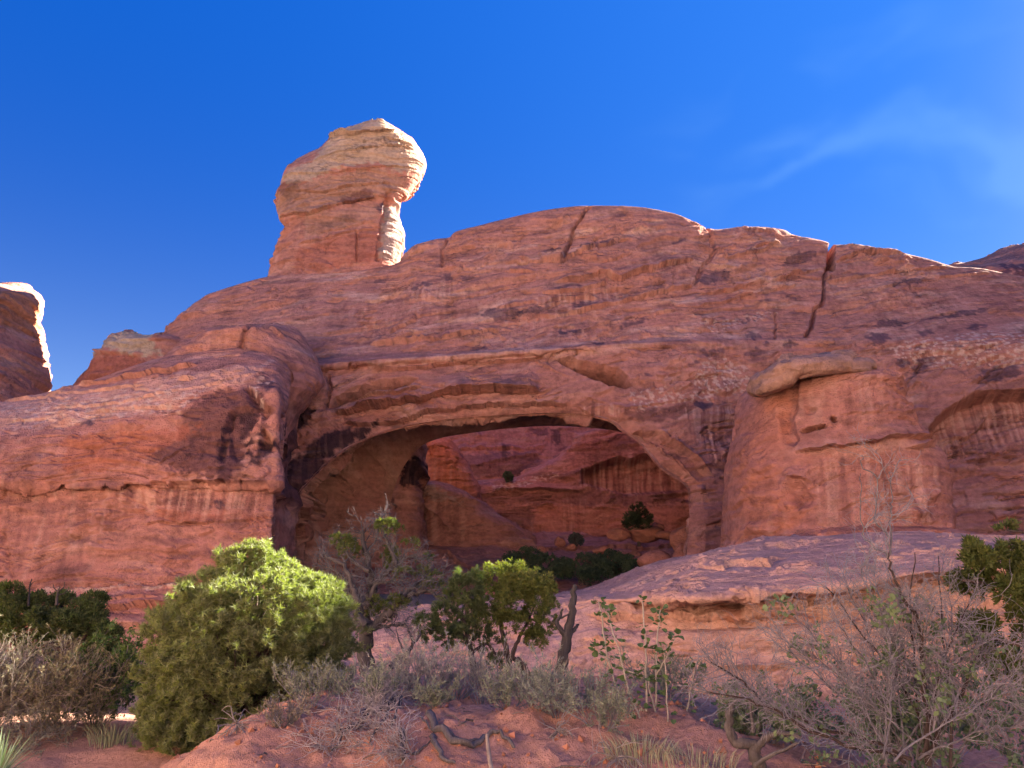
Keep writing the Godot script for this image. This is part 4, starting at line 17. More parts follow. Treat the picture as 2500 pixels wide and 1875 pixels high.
	"slab": [12, 17, [13.14,12.36,-41.5,13.19,12.55,-41.5,13.43,12.97,-41.5,13.93,13.27,-41.5,14.39,13.59,-41.5,15.15,14,-41.5,15.63,14.11,-41.5,16.02,14.16,-41.5,17.02,14.33,-41.5,17.94,14.41,-41.5,18.75,14.41,-41.5,19,14.33,-41.5,19.15,14.14,-41.5,19.81,14,-41.5,20.12,13.87,-41.5,20.27,13.73,-41.5,20.3,13.59,-41.5,13.13,12.34,-41.44,12.92,12.31,-40.65,12.97,12.56,-40.09,13.27,12.67,-39.52,13.61,12.89,-39.24,14.17,13.15,-38.81,14.56,13.21,-38.67,14.87,13.23,-38.53,15.74,13.34,-38.39,16.59,13.41,-38.39,17.47,13.5,-38.67,17.71,13.43,-38.67,17.91,13.3,-38.81,18.67,13.26,-39.1,19.16,13.26,-39.52,19.72,13.39,-40.37,20.27,13.58,-41.44,13.12,12.34,-41.43,12.83,12.21,-40.38,12.83,12.34,-39.64,13.06,12.38,-38.89,13.36,12.54,-38.52,13.86,12.74,-37.96,14.23,12.8,-37.78,14.51,12.84,-37.59,15.34,12.93,-37.41,16.17,13,-37.41,17.07,13.12,-37.78,17.3,13.06,-37.78,17.51,12.96,-37.96,18.3,12.96,-38.34,18.86,13.02,-38.89,19.55,13.25,-40.01,20.26,13.57,-41.43,13.12,12.33,-41.42,12.8,12.07,-40.3,12.78,12.01,-39.5,12.99,11.93,-38.7,13.28,12.03,-38.3,13.76,12.18,-37.7,14.12,12.27,-37.5,14.39,12.42,-37.3,15.21,12.49,-37.1,16.03,12.55,-37.1,16.94,12.7,-37.5,17.17,12.66,-37.5,17.39,12.62,-37.7,18.19,12.67,-38.1,18.76,12.8,-38.7,19.49,13.12,-39.9,20.26,13.54,-41.42,13.12,12.32,-41.43,12.83,11.99,-40.38,12.83,11.75,-39.64,13.06,11.6,-38.89,13.36,11.63,-38.52,13.86,11.77,-37.96,14.23,11.9,-37.78,14.51,12.17,-37.59,15.34,12.24,-37.41,16.17,12.29,-37.41,17.07,12.44,-37.78,17.3,12.43,-37.78,17.51,12.43,-37.96,18.3,12.52,-38.34,18.86,12.68,-38.89,19.55,13.05,-40.01,20.26,13.53,-41.43,13.13,12.32,-41.44,12.92,12.02,-40.65,12.97,11.77,-40.09,13.27,11.63,-39.52,13.61,11.67,-39.24,14.17,11.84,-38.81,14.56,11.99,-38.67,14.87,12.32,-38.53,15.74,12.41,-38.39,16.59,12.46,-38.39,17.47,12.58,-38.67,17.71,12.58,-38.67,17.91,12.59,-38.81,18.67,12.67,-39.1,19.16,12.81,-39.52,19.72,13.12,-40.37,20.27,13.53,-41.44,13.14,12.33,-41.5,13.19,12.23,-41.5,13.43,12.09,-41.5,13.93,12.09,-41.5,14.39,12.2,-41.5,15.15,12.49,-41.5,15.63,12.71,-41.5,16.02,13.11,-41.5,17.02,13.24,-41.5,17.94,13.3,-41.5,18.75,13.35,-41.5,19,13.35,-41.5,19.15,13.32,-41.5,19.81,13.32,-41.5,20.12,13.35,-41.5,20.27,13.43,-41.5,20.3,13.54,-41.5,13.16,12.35,-41.56,13.46,12.45,-42.35,13.89,12.48,-42.91,14.6,12.64,-43.48,15.18,12.83,-43.76,16.13,13.25,-44.19,16.7,13.52,-44.33,17.16,13.97,-44.47,18.29,14.16,-44.61,19.28,14.22,-44.61,20.02,14.19,-44.33,20.3,14.19,-44.33,20.39,14.11,-44.19,20.96,14.03,-43.9,21.08,13.93,-43.48,20.83,13.77,-42.63,20.32,13.56,-41.56,13.17,12.36,-41.57,13.54,12.56,-42.62,14.03,12.7,-43.36,14.81,12.94,-44.11,15.42,13.18,-44.48,16.44,13.66,-45.04,17.03,13.93,-45.22,17.52,14.36,-45.41,18.7,14.57,-45.59,19.71,14.63,-45.59,20.43,14.57,-45.22,20.71,14.56,-45.22,20.78,14.45,-45.04,21.32,14.32,-44.66,21.38,14.17,-44.11,21,13.9,-42.99,20.33,13.57,-41.57,13.17,12.37,-41.58,13.57,12.7,-42.7,14.08,13.06,-43.5,14.87,13.43,-44.3,15.5,13.77,-44.7,16.53,14.31,-45.3,17.14,14.55,-45.5,17.64,14.85,-45.7,18.82,15.08,-45.9,19.84,15.15,-45.9,20.55,15.06,-45.5,20.83,15.02,-45.5,20.9,14.84,-45.3,21.44,14.65,-44.9,21.48,14.42,-44.3,21.05,14.04,-43.1,20.34,13.59,-41.58,13.17,12.37,-41.57,13.54,12.79,-42.62,14.03,13.35,-43.36,14.81,13.82,-44.11,15.42,14.24,-44.48,16.44,14.82,-45.04,17.03,15.01,-45.22,17.52,15.18,-45.41,18.7,15.41,-45.59,19.71,15.49,-45.59,20.43,15.39,-45.22,20.71,15.31,-45.22,20.78,15.08,-45.04,21.32,14.84,-44.66,21.38,14.56,-44.11,21,14.12,-42.99,20.33,13.61,-41.57,13.16,12.37,-41.56,13.46,12.76,-42.35,13.89,13.33,-42.91,14.6,13.78,-43.48,15.18,14.2,-43.76,16.13,14.75,-44.19,16.7,14.91,-44.33,17.16,15.02,-44.47,18.29,15.24,-44.61,19.28,15.33,-44.61,20.02,15.24,-44.33,20.3,15.16,-44.33,20.39,14.92,-44.19,20.96,14.69,-43.9,21.08,14.43,-43.48,20.83,14.05,-42.63,20.32,13.61,-41.56]],
	"bench": [27, 16, [-6.81,-1.8,-17.5,-7.32,-0.857,-18.5,-7.85,-0.175,-19.6,-8.1,-1.62,-20.6,-8.27,-1.57,-21,-8.47,-1.59,-21.5,-8.67,-1.62,-22,-8.92,-1.63,-22.6,-9.17,-1.63,-23.2,-9.68,-1.83,-24.5,-10.67,-2.1,-27,-12.07,-2.5,-30.5,-13.46,-2.92,-34,-13.32,-2.97,-39,-13.46,-3.02,-47,-13.46,-3.42,-56,-5.84,-1.8,-17.5,-6.29,-0.857,-18.5,-6.74,-0.175,-19.6,-6.99,-1.19,-20.6,-7.14,-1.13,-21,-7.33,-1.03,-21.5,-7.51,-0.929,-22,-7.72,-0.915,-22.6,-7.94,-0.896,-23.2,-8.38,-1.02,-24.5,-9.25,-1.17,-27,-10.46,-1.4,-30.5,-11.67,-1.66,-34,-11.5,-1.71,-39,-11.67,-1.76,-47,-11.67,-2.16,-56,-4.88,-1.8,-17.5,-5.25,-0.857,-18.5,-5.63,-0.175,-19.6,-5.89,-0.539,-20.6,-6.01,-0.469,-21,-6.17,-0.375,-21.5,-6.32,-0.286,-22,-6.5,-0.252,-22.6,-6.68,-0.214,-23.2,-7.05,-0.323,-24.5,-7.78,-0.417,-27,-8.8,-0.567,-30.5,-9.82,-0.747,-34,-9.62,-0.797,-39,-9.82,-0.847,-47,-9.82,-1.25,-56,-3.92,-1.8,-17.5,-4.21,-0.857,-18.5,-4.51,-0.175,-19.6,-4.75,-0.1,-20.6,-4.85,-0.02,-21,-4.98,0.145,-21.5,-5.11,0.308,-22,-5.26,0.359,-22.6,-5.4,0.415,-23.2,-5.7,0.341,-24.5,-6.29,0.316,-27,-7.11,0.263,-30.5,-7.93,0.179,-34,-7.7,0.129,-39,-7.93,0.079,-47,-7.93,-0.321,-56,-3.14,-1.8,-17.5,-3.38,-0.857,-18.5,-3.62,-0.175,-19.6,-3.82,-0.037,-20.6,-3.9,0.044,-21,-4,0.22,-21.5,-4.11,0.395,-22,-4.22,0.449,-22.6,-4.34,0.507,-23.2,-4.59,0.478,-24.5,-5.06,0.508,-27,-5.73,0.524,-30.5,-6.39,0.499,-34,-6.13,0.449,-39,-6.39,0.399,-47,-6.39,-0.001,-56,-2.47,-1.8,-17.5,-2.66,-0.857,-18.5,-2.85,-0.175,-19.6,-3,0.018,-20.6,-3.07,0.1,-21,-3.15,0.286,-21.5,-3.23,0.472,-22,-3.32,0.527,-22.6,-3.41,0.588,-23.2,-3.61,0.598,-24.5,-3.98,0.677,-27,-4.51,0.754,-30.5,-5.03,0.779,-34,-4.74,0.729,-39,-5.03,0.679,-47,-5.03,0.279,-56,-1.89,-1.8,-17.5,-2.03,-0.857,-18.5,-2.18,-0.175,-19.6,-2.3,0.065,-20.6,-2.35,0.149,-21,-2.41,0.343,-21.5,-2.47,0.537,-22,-2.54,0.595,-22.6,-2.61,0.657,-23.2,-2.76,0.672,-24.5,-3.05,0.758,-27,-3.45,0.846,-30.5,-3.85,0.882,-34,-3.55,0.832,-39,-3.85,0.782,-47,-3.85,0.382,-56,-1.41,-1.8,-17.5,-1.51,-0.857,-18.5,-1.62,-0.175,-19.6,-1.71,0.104,-20.6,-1.75,0.189,-21,-1.8,0.39,-21.5,-1.84,0.592,-22,-1.9,0.651,-22.6,-1.95,0.715,-23.2,-2.06,0.733,-24.5,-2.27,0.826,-27,-2.57,0.923,-30.5,-2.87,0.968,-34,-2.55,0.918,-39,-2.87,0.868,-47,-2.87,0.468,-56,-0.829,-1.8,-17.5,-0.892,-0.857,-18.5,-0.956,-0.175,-19.6,-1.01,0.151,-20.6,-1.03,0.237,-21,-1.06,0.447,-21.5,-1.09,0.658,-22,-1.12,0.719,-22.6,-1.15,0.785,-23.2,-1.21,0.801,-24.5,-1.34,0.895,-27,-1.52,0.994,-30.5,-1.69,1.04,-34,-1.35,0.994,-39,-1.69,0.944,-47,-1.69,0.544,-56,-0.251,-1.8,-17.5,-0.27,-0.857,-18.5,-0.289,-0.175,-19.6,-0.306,0.199,-20.6,-0.312,0.285,-21,-0.321,0.504,-21.5,-0.329,0.724,-22,-0.338,0.787,-22.6,-0.348,0.855,-23.2,-0.367,0.869,-24.5,-0.405,0.963,-27,-0.459,1.07,-30.5,-0.512,1.12,-34,-0.152,1.07,-39,-0.512,1.02,-47,-0.512,0.62,-56,0.328,-1.8,-17.5,0.353,-0.857,-18.5,0.378,-0.175,-19.6,0.4,0.246,-20.6,0.408,0.334,-21,0.419,0.561,-21.5,0.431,0.79,-22,0.443,0.855,-22.6,0.455,0.925,-23.2,0.481,0.942,-24.5,0.531,1.04,-27,0.6,1.16,-30.5,0.67,1.22,-34,1.05,1.17,-39,0.67,1.12,-47,0.67,0.718,-56,0.859,-1.81,-17.52,0.923,-0.857,-18.5,0.988,-0.172,-19.57,1.04,0.294,-20.53,1.07,0.382,-20.94,1.09,0.617,-21.42,1.12,0.853,-21.91,1.15,0.921,-22.46,1.18,0.994,-22.98,1.25,1.01,-24.27,1.38,1.12,-26.79,1.57,1.24,-30.4,1.75,1.31,-34,2.15,1.26,-39,1.75,1.21,-47,1.75,0.809,-56,1.25,-1.82,-17.59,1.34,-0.857,-18.5,1.43,-0.165,-19.49,1.5,0.38,-20.34,1.53,0.468,-20.77,1.57,0.765,-21.21,1.62,1.06,-21.69,1.65,1.14,-22.07,1.67,1.22,-22.41,1.77,1.21,-23.66,1.96,1.28,-26.23,2.25,1.36,-30.13,2.55,1.4,-34,2.96,1.35,-39,2.55,1.3,-47,2.55,0.904,-56,1.74,-1.84,-17.68,1.86,-0.857,-18.5,1.97,-0.156,-19.39,2.06,0.486,-20.11,2.11,0.574,-20.56,2.16,0.871,-20.94,2.22,1.17,-21.41,2.24,1.25,-21.59,2.25,1.33,-21.7,2.37,1.33,-22.89,2.65,1.41,-25.53,3.1,1.51,-29.8,3.54,1.57,-34,3.97,1.52,-39,3.54,1.47,-47,3.54,1.07,-56,2.19,-1.85,-17.75,2.32,-0.857,-18.5,2.45,-0.147,-19.3,2.55,0.503,-19.9,2.62,0.588,-20.38,2.67,0.888,-20.7,2.74,1.19,-21.15,2.74,1.27,-21.15,2.73,1.35,-21.05,2.88,1.37,-22.2,3.24,1.48,-24.9,3.84,1.62,-29.5,4.43,1.73,-34,4.88,1.68,-39,4.43,1.63,-47,4.43,1.23,-56,2.79,-1.87,-17.85,2.95,-0.857,-18.5,3.09,-0.137,-19.18,3.19,0.512,-19.62,3.28,0.594,-20.12,3.33,0.897,-20.38,3.42,1.2,-20.81,3.38,1.28,-20.57,3.32,1.37,-20.19,3.51,1.47,-21.28,3.98,1.67,-24.06,4.82,1.94,-29.1,5.64,2.17,-34,6.1,2.12,-39,5.64,2.07,-47,5.64,1.67,-56,3.3,-1.89,-17.93,3.46,-0.857,-18.5,3.61,-0.128,-19.08,3.71,0.52,-19.39,3.81,0.599,-19.92,3.87,0.905,-20.11,3.96,1.2,-20.53,3.88,1.29,-20.09,3.77,1.38,-19.47,3.98,1.55,-20.51,4.55,1.84,-23.36,5.62,2.26,-28.77,6.65,2.61,-34,7.13,2.56,-39,6.65,2.51,-47,6.65,2.11,-56,3.91,-1.9,-18,4.09,-0.857,-18.5,4.25,-0.12,-19,4.33,0.525,-19.2,4.46,0.602,-19.75,4.52,0.911,-19.9,4.63,1.21,-20.3,4.49,1.3,-19.7,4.32,1.39,-18.9,4.56,1.63,-19.9,5.25,2,-22.8,6.59,2.56,-28.5,7.88,3.04,-34,8.38,2.99,-39,7.88,2.94,-47,7.88,2.54,-56,4.9,-1.9,-18,5.12,-0.857,-18.5,5.32,-0.12,-19,5.44,0.64,-19.2,5.6,0.721,-19.75,5.67,1.01,-19.9,5.81,1.29,-20.3,5.64,1.38,-19.7,5.42,1.46,-18.9,5.73,1.77,-19.9,6.6,2.22,-22.8,8.28,2.91,-28.5,9.91,3.51,-34,10.44,3.46,-39,9.91,3.41,-47,9.91,3.01,-56,5.89,-1.9,-18,6.16,-0.857,-18.5,6.4,-0.12,-19,6.55,0.787,-19.2,6.75,0.872,-19.75,6.83,1.13,-19.9,6.99,1.39,-20.3,6.79,1.47,-19.7,6.52,1.55,-18.9,6.9,1.88,-19.9,7.94,2.38,-22.8,9.98,3.12,-28.5,11.94,3.79,-34,12.51,3.74,-39,11.94,3.69,-47,11.94,3.29,-56,6.88,-1.9,-18,7.2,-0.857,-18.5,7.48,-0.12,-19,7.66,0.82,-19.2,7.89,0.906,-19.75,7.98,1.2,-19.9,8.18,1.48,-20.3,7.94,1.56,-19.7,7.63,1.64,-18.9,8.07,1.97,-19.9,9.29,2.48,-22.8,11.68,3.24,-28.5,13.97,3.93,-34,14.57,3.88,-39,13.97,3.83,-47,13.97,3.43,-56,7.68,-1.9,-18,8.03,-0.857,-18.5,8.34,-0.12,-19,8.55,0.857,-19.2,8.81,0.945,-19.75,8.92,1.29,-19.9,9.14,1.63,-20.3,8.88,1.71,-19.7,8.53,1.78,-18.9,9.01,2.09,-19.9,10.38,2.58,-22.8,13.03,3.35,-28.5,15.59,4.03,-34,16.22,3.98,-39,15.59,3.93,-47,15.59,3.53,-56,8.47,-1.9,-18,8.86,-0.857,-18.5,9.2,-0.12,-19,9.44,0.928,-19.2,9.73,1.02,-19.75,9.86,1.42,-19.9,10.11,1.83,-20.3,9.82,1.9,-19.7,9.43,1.96,-18.9,9.96,2.22,-19.9,11.46,2.68,-22.8,14.39,3.39,-28.5,17.2,4.03,-34,17.85,3.98,-39,17.2,3.93,-47,17.2,3.53,-56,9.56,-1.9,-18,10,-0.857,-18.5,10.39,-0.12,-19,10.67,0.991,-19.2,10.99,1.08,-19.75,11.14,1.5,-19.9,11.42,1.92,-20.3,11.1,1.99,-19.7,10.66,2.05,-18.9,11.25,2.27,-19.9,12.94,2.69,-22.8,16.23,3.35,-28.5,19.4,3.94,-34,20.09,3.89,-39,19.4,3.84,-47,19.4,3.44,-56,10.97,-1.9,-18,11.47,-0.857,-18.5,11.92,-0.12,-19,12.25,1.06,-19.2,12.62,1.16,-19.75,12.79,1.56,-19.9,13.12,1.98,-20.3,12.74,2.04,-19.7,12.24,2.1,-18.9,12.91,2.29,-19.9,14.84,2.67,-22.8,18.61,3.28,-28.5,22.24,3.83,-34,22.98,3.78,-39,22.24,3.73,-47,22.24,3.33,-56,12.83,-1.9,-18,13.42,-0.857,-18.5,13.95,-0.12,-19,14.34,1.1,-19.2,14.77,1.19,-19.75,14.97,1.6,-19.9,15.35,2.02,-20.3,14.92,2.08,-19.7,14.33,2.14,-18.9,15.11,2.3,-19.9,17.36,2.65,-22.8,21.76,3.22,-28.5,26,3.73,-34,26.8,3.68,-39,26,3.63,-47,26,3.23,-56,16.8,-1.9,-18,17.57,-0.857,-18.5,18.26,-0.12,-19,18.79,1.17,-19.2,19.36,1.27,-19.75,19.62,1.68,-19.9,20.12,2.1,-20.3,19.55,2.17,-19.7,18.77,2.22,-18.9,19.79,2.34,-19.9,22.73,2.64,-22.8,28.47,3.14,-28.5,34.01,3.59,-34,34.94,3.54,-39,34.01,3.49,-47,34.01,3.09,-56]],
	"lipslab": [12, 12, [10.72,3.4,-37,10.81,3.55,-37,11.43,3.73,-37,12.53,3.88,-37,13.85,4.07,-37,15.19,4.22,-37,16.51,4.35,-37,17.84,4.41,-37,19.6,4.41,-37,21.34,4.28,-37,22.63,4.11,-37,22.85,4.05,-37,10.7,3.4,-36.95,10.66,3.52,-36.48,11.17,3.65,-36.17,12.18,3.79,-35.97,13.47,3.97,-35.97,14.76,4.12,-35.97,16.05,4.25,-35.97,17.34,4.31,-35.97,19.05,4.32,-35.97,20.86,4.21,-36.17,22.44,4.08,-36.69,22.84,4.04,-36.98,10.7,3.4,-36.92,10.58,3.47,-36.2,11.03,3.56,-35.72,11.98,3.68,-35.4,13.25,3.85,-35.4,14.53,4.01,-35.4,15.8,4.14,-35.4,17.07,4.21,-35.4,18.75,4.22,-35.4,20.6,4.14,-35.72,22.34,4.05,-36.52,22.83,4.04,-36.97,10.69,3.39,-36.91,10.55,3.4,-36.1,10.98,3.44,-35.56,11.92,3.53,-35.2,13.18,3.68,-35.2,14.45,3.88,-35.2,15.71,4.01,-35.2,16.97,4.09,-35.2,18.64,4.11,-35.2,20.51,4.06,-35.56,22.3,4.01,-36.46,22.83,4.03,-36.96,10.7,3.38,-36.92,10.58,3.35,-36.2,11.03,3.33,-35.72,11.98,3.41,-35.4,13.25,3.54,-35.4,14.53,3.77,-35.4,15.8,3.91,-35.4,17.07,4,-35.4,18.75,4.03,-35.4,20.6,3.99,-35.72,22.34,3.98,-36.52,22.83,4.03,-36.97,10.7,3.38,-36.95,10.66,3.33,-36.48,11.17,3.28,-36.17,12.18,3.36,-35.97,13.47,3.49,-35.97,14.76,3.73,-35.97,16.05,3.88,-35.97,17.34,3.98,-35.97,19.05,4.02,-35.97,20.86,3.99,-36.17,22.44,3.97,-36.69,22.84,4.03,-36.98,10.72,3.38,-37,10.81,3.34,-37,11.43,3.3,-37,12.53,3.38,-37,13.85,3.51,-37,15.19,3.77,-37,16.51,3.92,-37,17.84,4.03,-37,19.6,4.07,-37,21.34,4.03,-37,22.63,3.98,-37,22.85,4.03,-37,10.73,3.39,-37.05,10.96,3.38,-37.52,11.68,3.36,-37.83,12.88,3.46,-38.03,14.24,3.6,-38.03,15.61,3.85,-38.03,16.98,4.01,-38.03,18.34,4.12,-38.03,20.14,4.16,-38.03,21.81,4.09,-37.83,22.82,4.01,-37.31,22.86,4.03,-37.02,10.74,3.39,-37.08,11.05,3.42,-37.8,11.82,3.45,-38.28,13.07,3.57,-38.6,14.45,3.72,-38.6,15.84,3.96,-38.6,17.23,4.11,-38.6,18.61,4.22,-38.6,20.45,4.25,-38.6,22.08,4.17,-38.28,22.93,4.04,-37.48,22.87,4.03,-37.03,10.75,3.4,-37.09,11.07,3.49,-37.9,11.87,3.59,-38.44,13.14,3.73,-38.8,14.53,3.9,-38.8,15.92,4.11,-38.8,17.32,4.26,-38.8,18.71,4.35,-38.8,20.55,4.37,-38.8,22.17,4.25,-38.44,22.96,4.08,-37.54,22.87,4.04,-37.04,10.74,3.4,-37.08,11.05,3.55,-37.8,11.82,3.7,-38.28,13.07,3.86,-38.6,14.45,4.05,-38.6,15.84,4.23,-38.6,17.23,4.37,-38.6,18.61,4.45,-38.6,20.45,4.46,-38.6,22.08,4.32,-38.28,22.93,4.12,-37.48,22.87,4.04,-37.03,10.73,3.41,-37.05,10.96,3.57,-37.52,11.68,3.75,-37.83,12.88,3.91,-38.03,14.24,4.11,-38.03,15.61,4.27,-38.03,16.98,4.4,-38.03,18.34,4.47,-38.03,20.14,4.47,-38.03,21.81,4.33,-37.83,22.82,4.13,-37.31,22.86,4.05,-37.02]],
	"alcove_back": [12, 10, [-17.02,10.5,-100,-17.29,14.73,-100.5,-17.34,17.69,-100,-17.63,20.34,-101,-17.8,22.32,-101.5,-17.97,24.34,-102,-18.26,27.18,-103,-18.74,30.38,-105,-18.74,29.98,-109.8,-18.74,28.38,-117,-12.26,10.5,-100,-12.46,14.73,-100.5,-12.49,17.69,-100,-12.7,20.34,-101,-12.82,22.32,-101.5,-12.94,24.34,-102,-13.15,27.18,-103,-13.5,30.38,-105,-13.5,29.98,-109.8,-13.5,28.38,-117,-8.69,10.5,-100,-8.83,14.73,-100.5,-8.85,17.69,-100,-9,20.34,-101,-9.09,22.32,-101.5,-9.17,24.34,-102,-9.32,27.18,-103,-9.57,30.38,-105,-9.57,29.98,-109.8,-9.57,28.38,-117,-5.12,10.5,-100,-5.2,14.73,-100.5,-5.21,17.69,-100,-5.3,20.34,-101,-5.35,22.32,-101.5,-5.4,24.34,-102,-5.49,27.18,-103,-5.63,30.38,-105,-5.63,29.98,-109.8,-5.63,28.38,-117,-1.55,10.5,-100,-1.57,14.73,-100.5,-1.58,17.69,-100,-1.6,20.34,-101,-1.62,22.32,-101.5,-1.63,24.34,-102,-1.66,27.18,-103,-1.7,30.38,-105,-1.7,29.98,-109.8,-1.7,28.38,-117,2.02,10.5,-100,2.06,14.73,-100.5,2.06,17.69,-100,2.1,20.34,-101,2.12,22.32,-101.5,2.14,24.34,-102,2.17,27.18,-103,2.23,30.38,-105,2.23,29.98,-109.8,2.23,28.38,-117,5.59,10.5,-100,5.68,14.73,-100.5,5.7,17.69,-100,5.79,20.34,-101,5.85,22.32,-101.5,5.91,24.34,-102,6,27.18,-103,6.16,30.38,-105,6.16,29.98,-109.8,6.16,28.38,-117,9.17,10.5,-100,9.31,14.73,-100.5,9.34,17.69,-100,9.49,20.34,-101,9.58,22.32,-101.5,9.68,24.34,-102,9.83,27.18,-103,10.09,30.38,-105,10.09,29.98,-109.8,10.09,28.38,-117,12.74,10.5,-100,12.94,14.73,-100.5,12.98,17.69,-100,13.19,20.34,-101,13.32,22.32,-101.5,13.45,24.34,-102,13.67,27.18,-103,14.02,30.38,-105,14.02,29.98,-109.8,14.02,28.38,-117,17.5,10.5,-100,17.78,14.73,-100.5,17.83,17.69,-100,18.12,20.34,-101,18.3,22.32,-101.5,18.47,24.34,-102,18.77,27.18,-103,19.26,30.38,-105,19.26,29.98,-109.8,19.26,28.38,-117,23.45,10.5,-100,23.82,14.73,-100.5,23.89,17.69,-100,24.28,20.34,-101,24.52,22.32,-101.5,24.76,24.34,-102,25.16,27.18,-103,25.81,30.38,-105,25.81,29.98,-109.8,25.81,28.38,-117,29.4,10.5,-100,29.87,14.73,-100.5,29.95,17.69,-100,30.45,20.34,-101,30.74,22.32,-101.5,31.04,24.34,-102,31.55,27.18,-103,32.37,30.38,-105,32.37,29.98,-109.8,32.37,28.38,-117]],
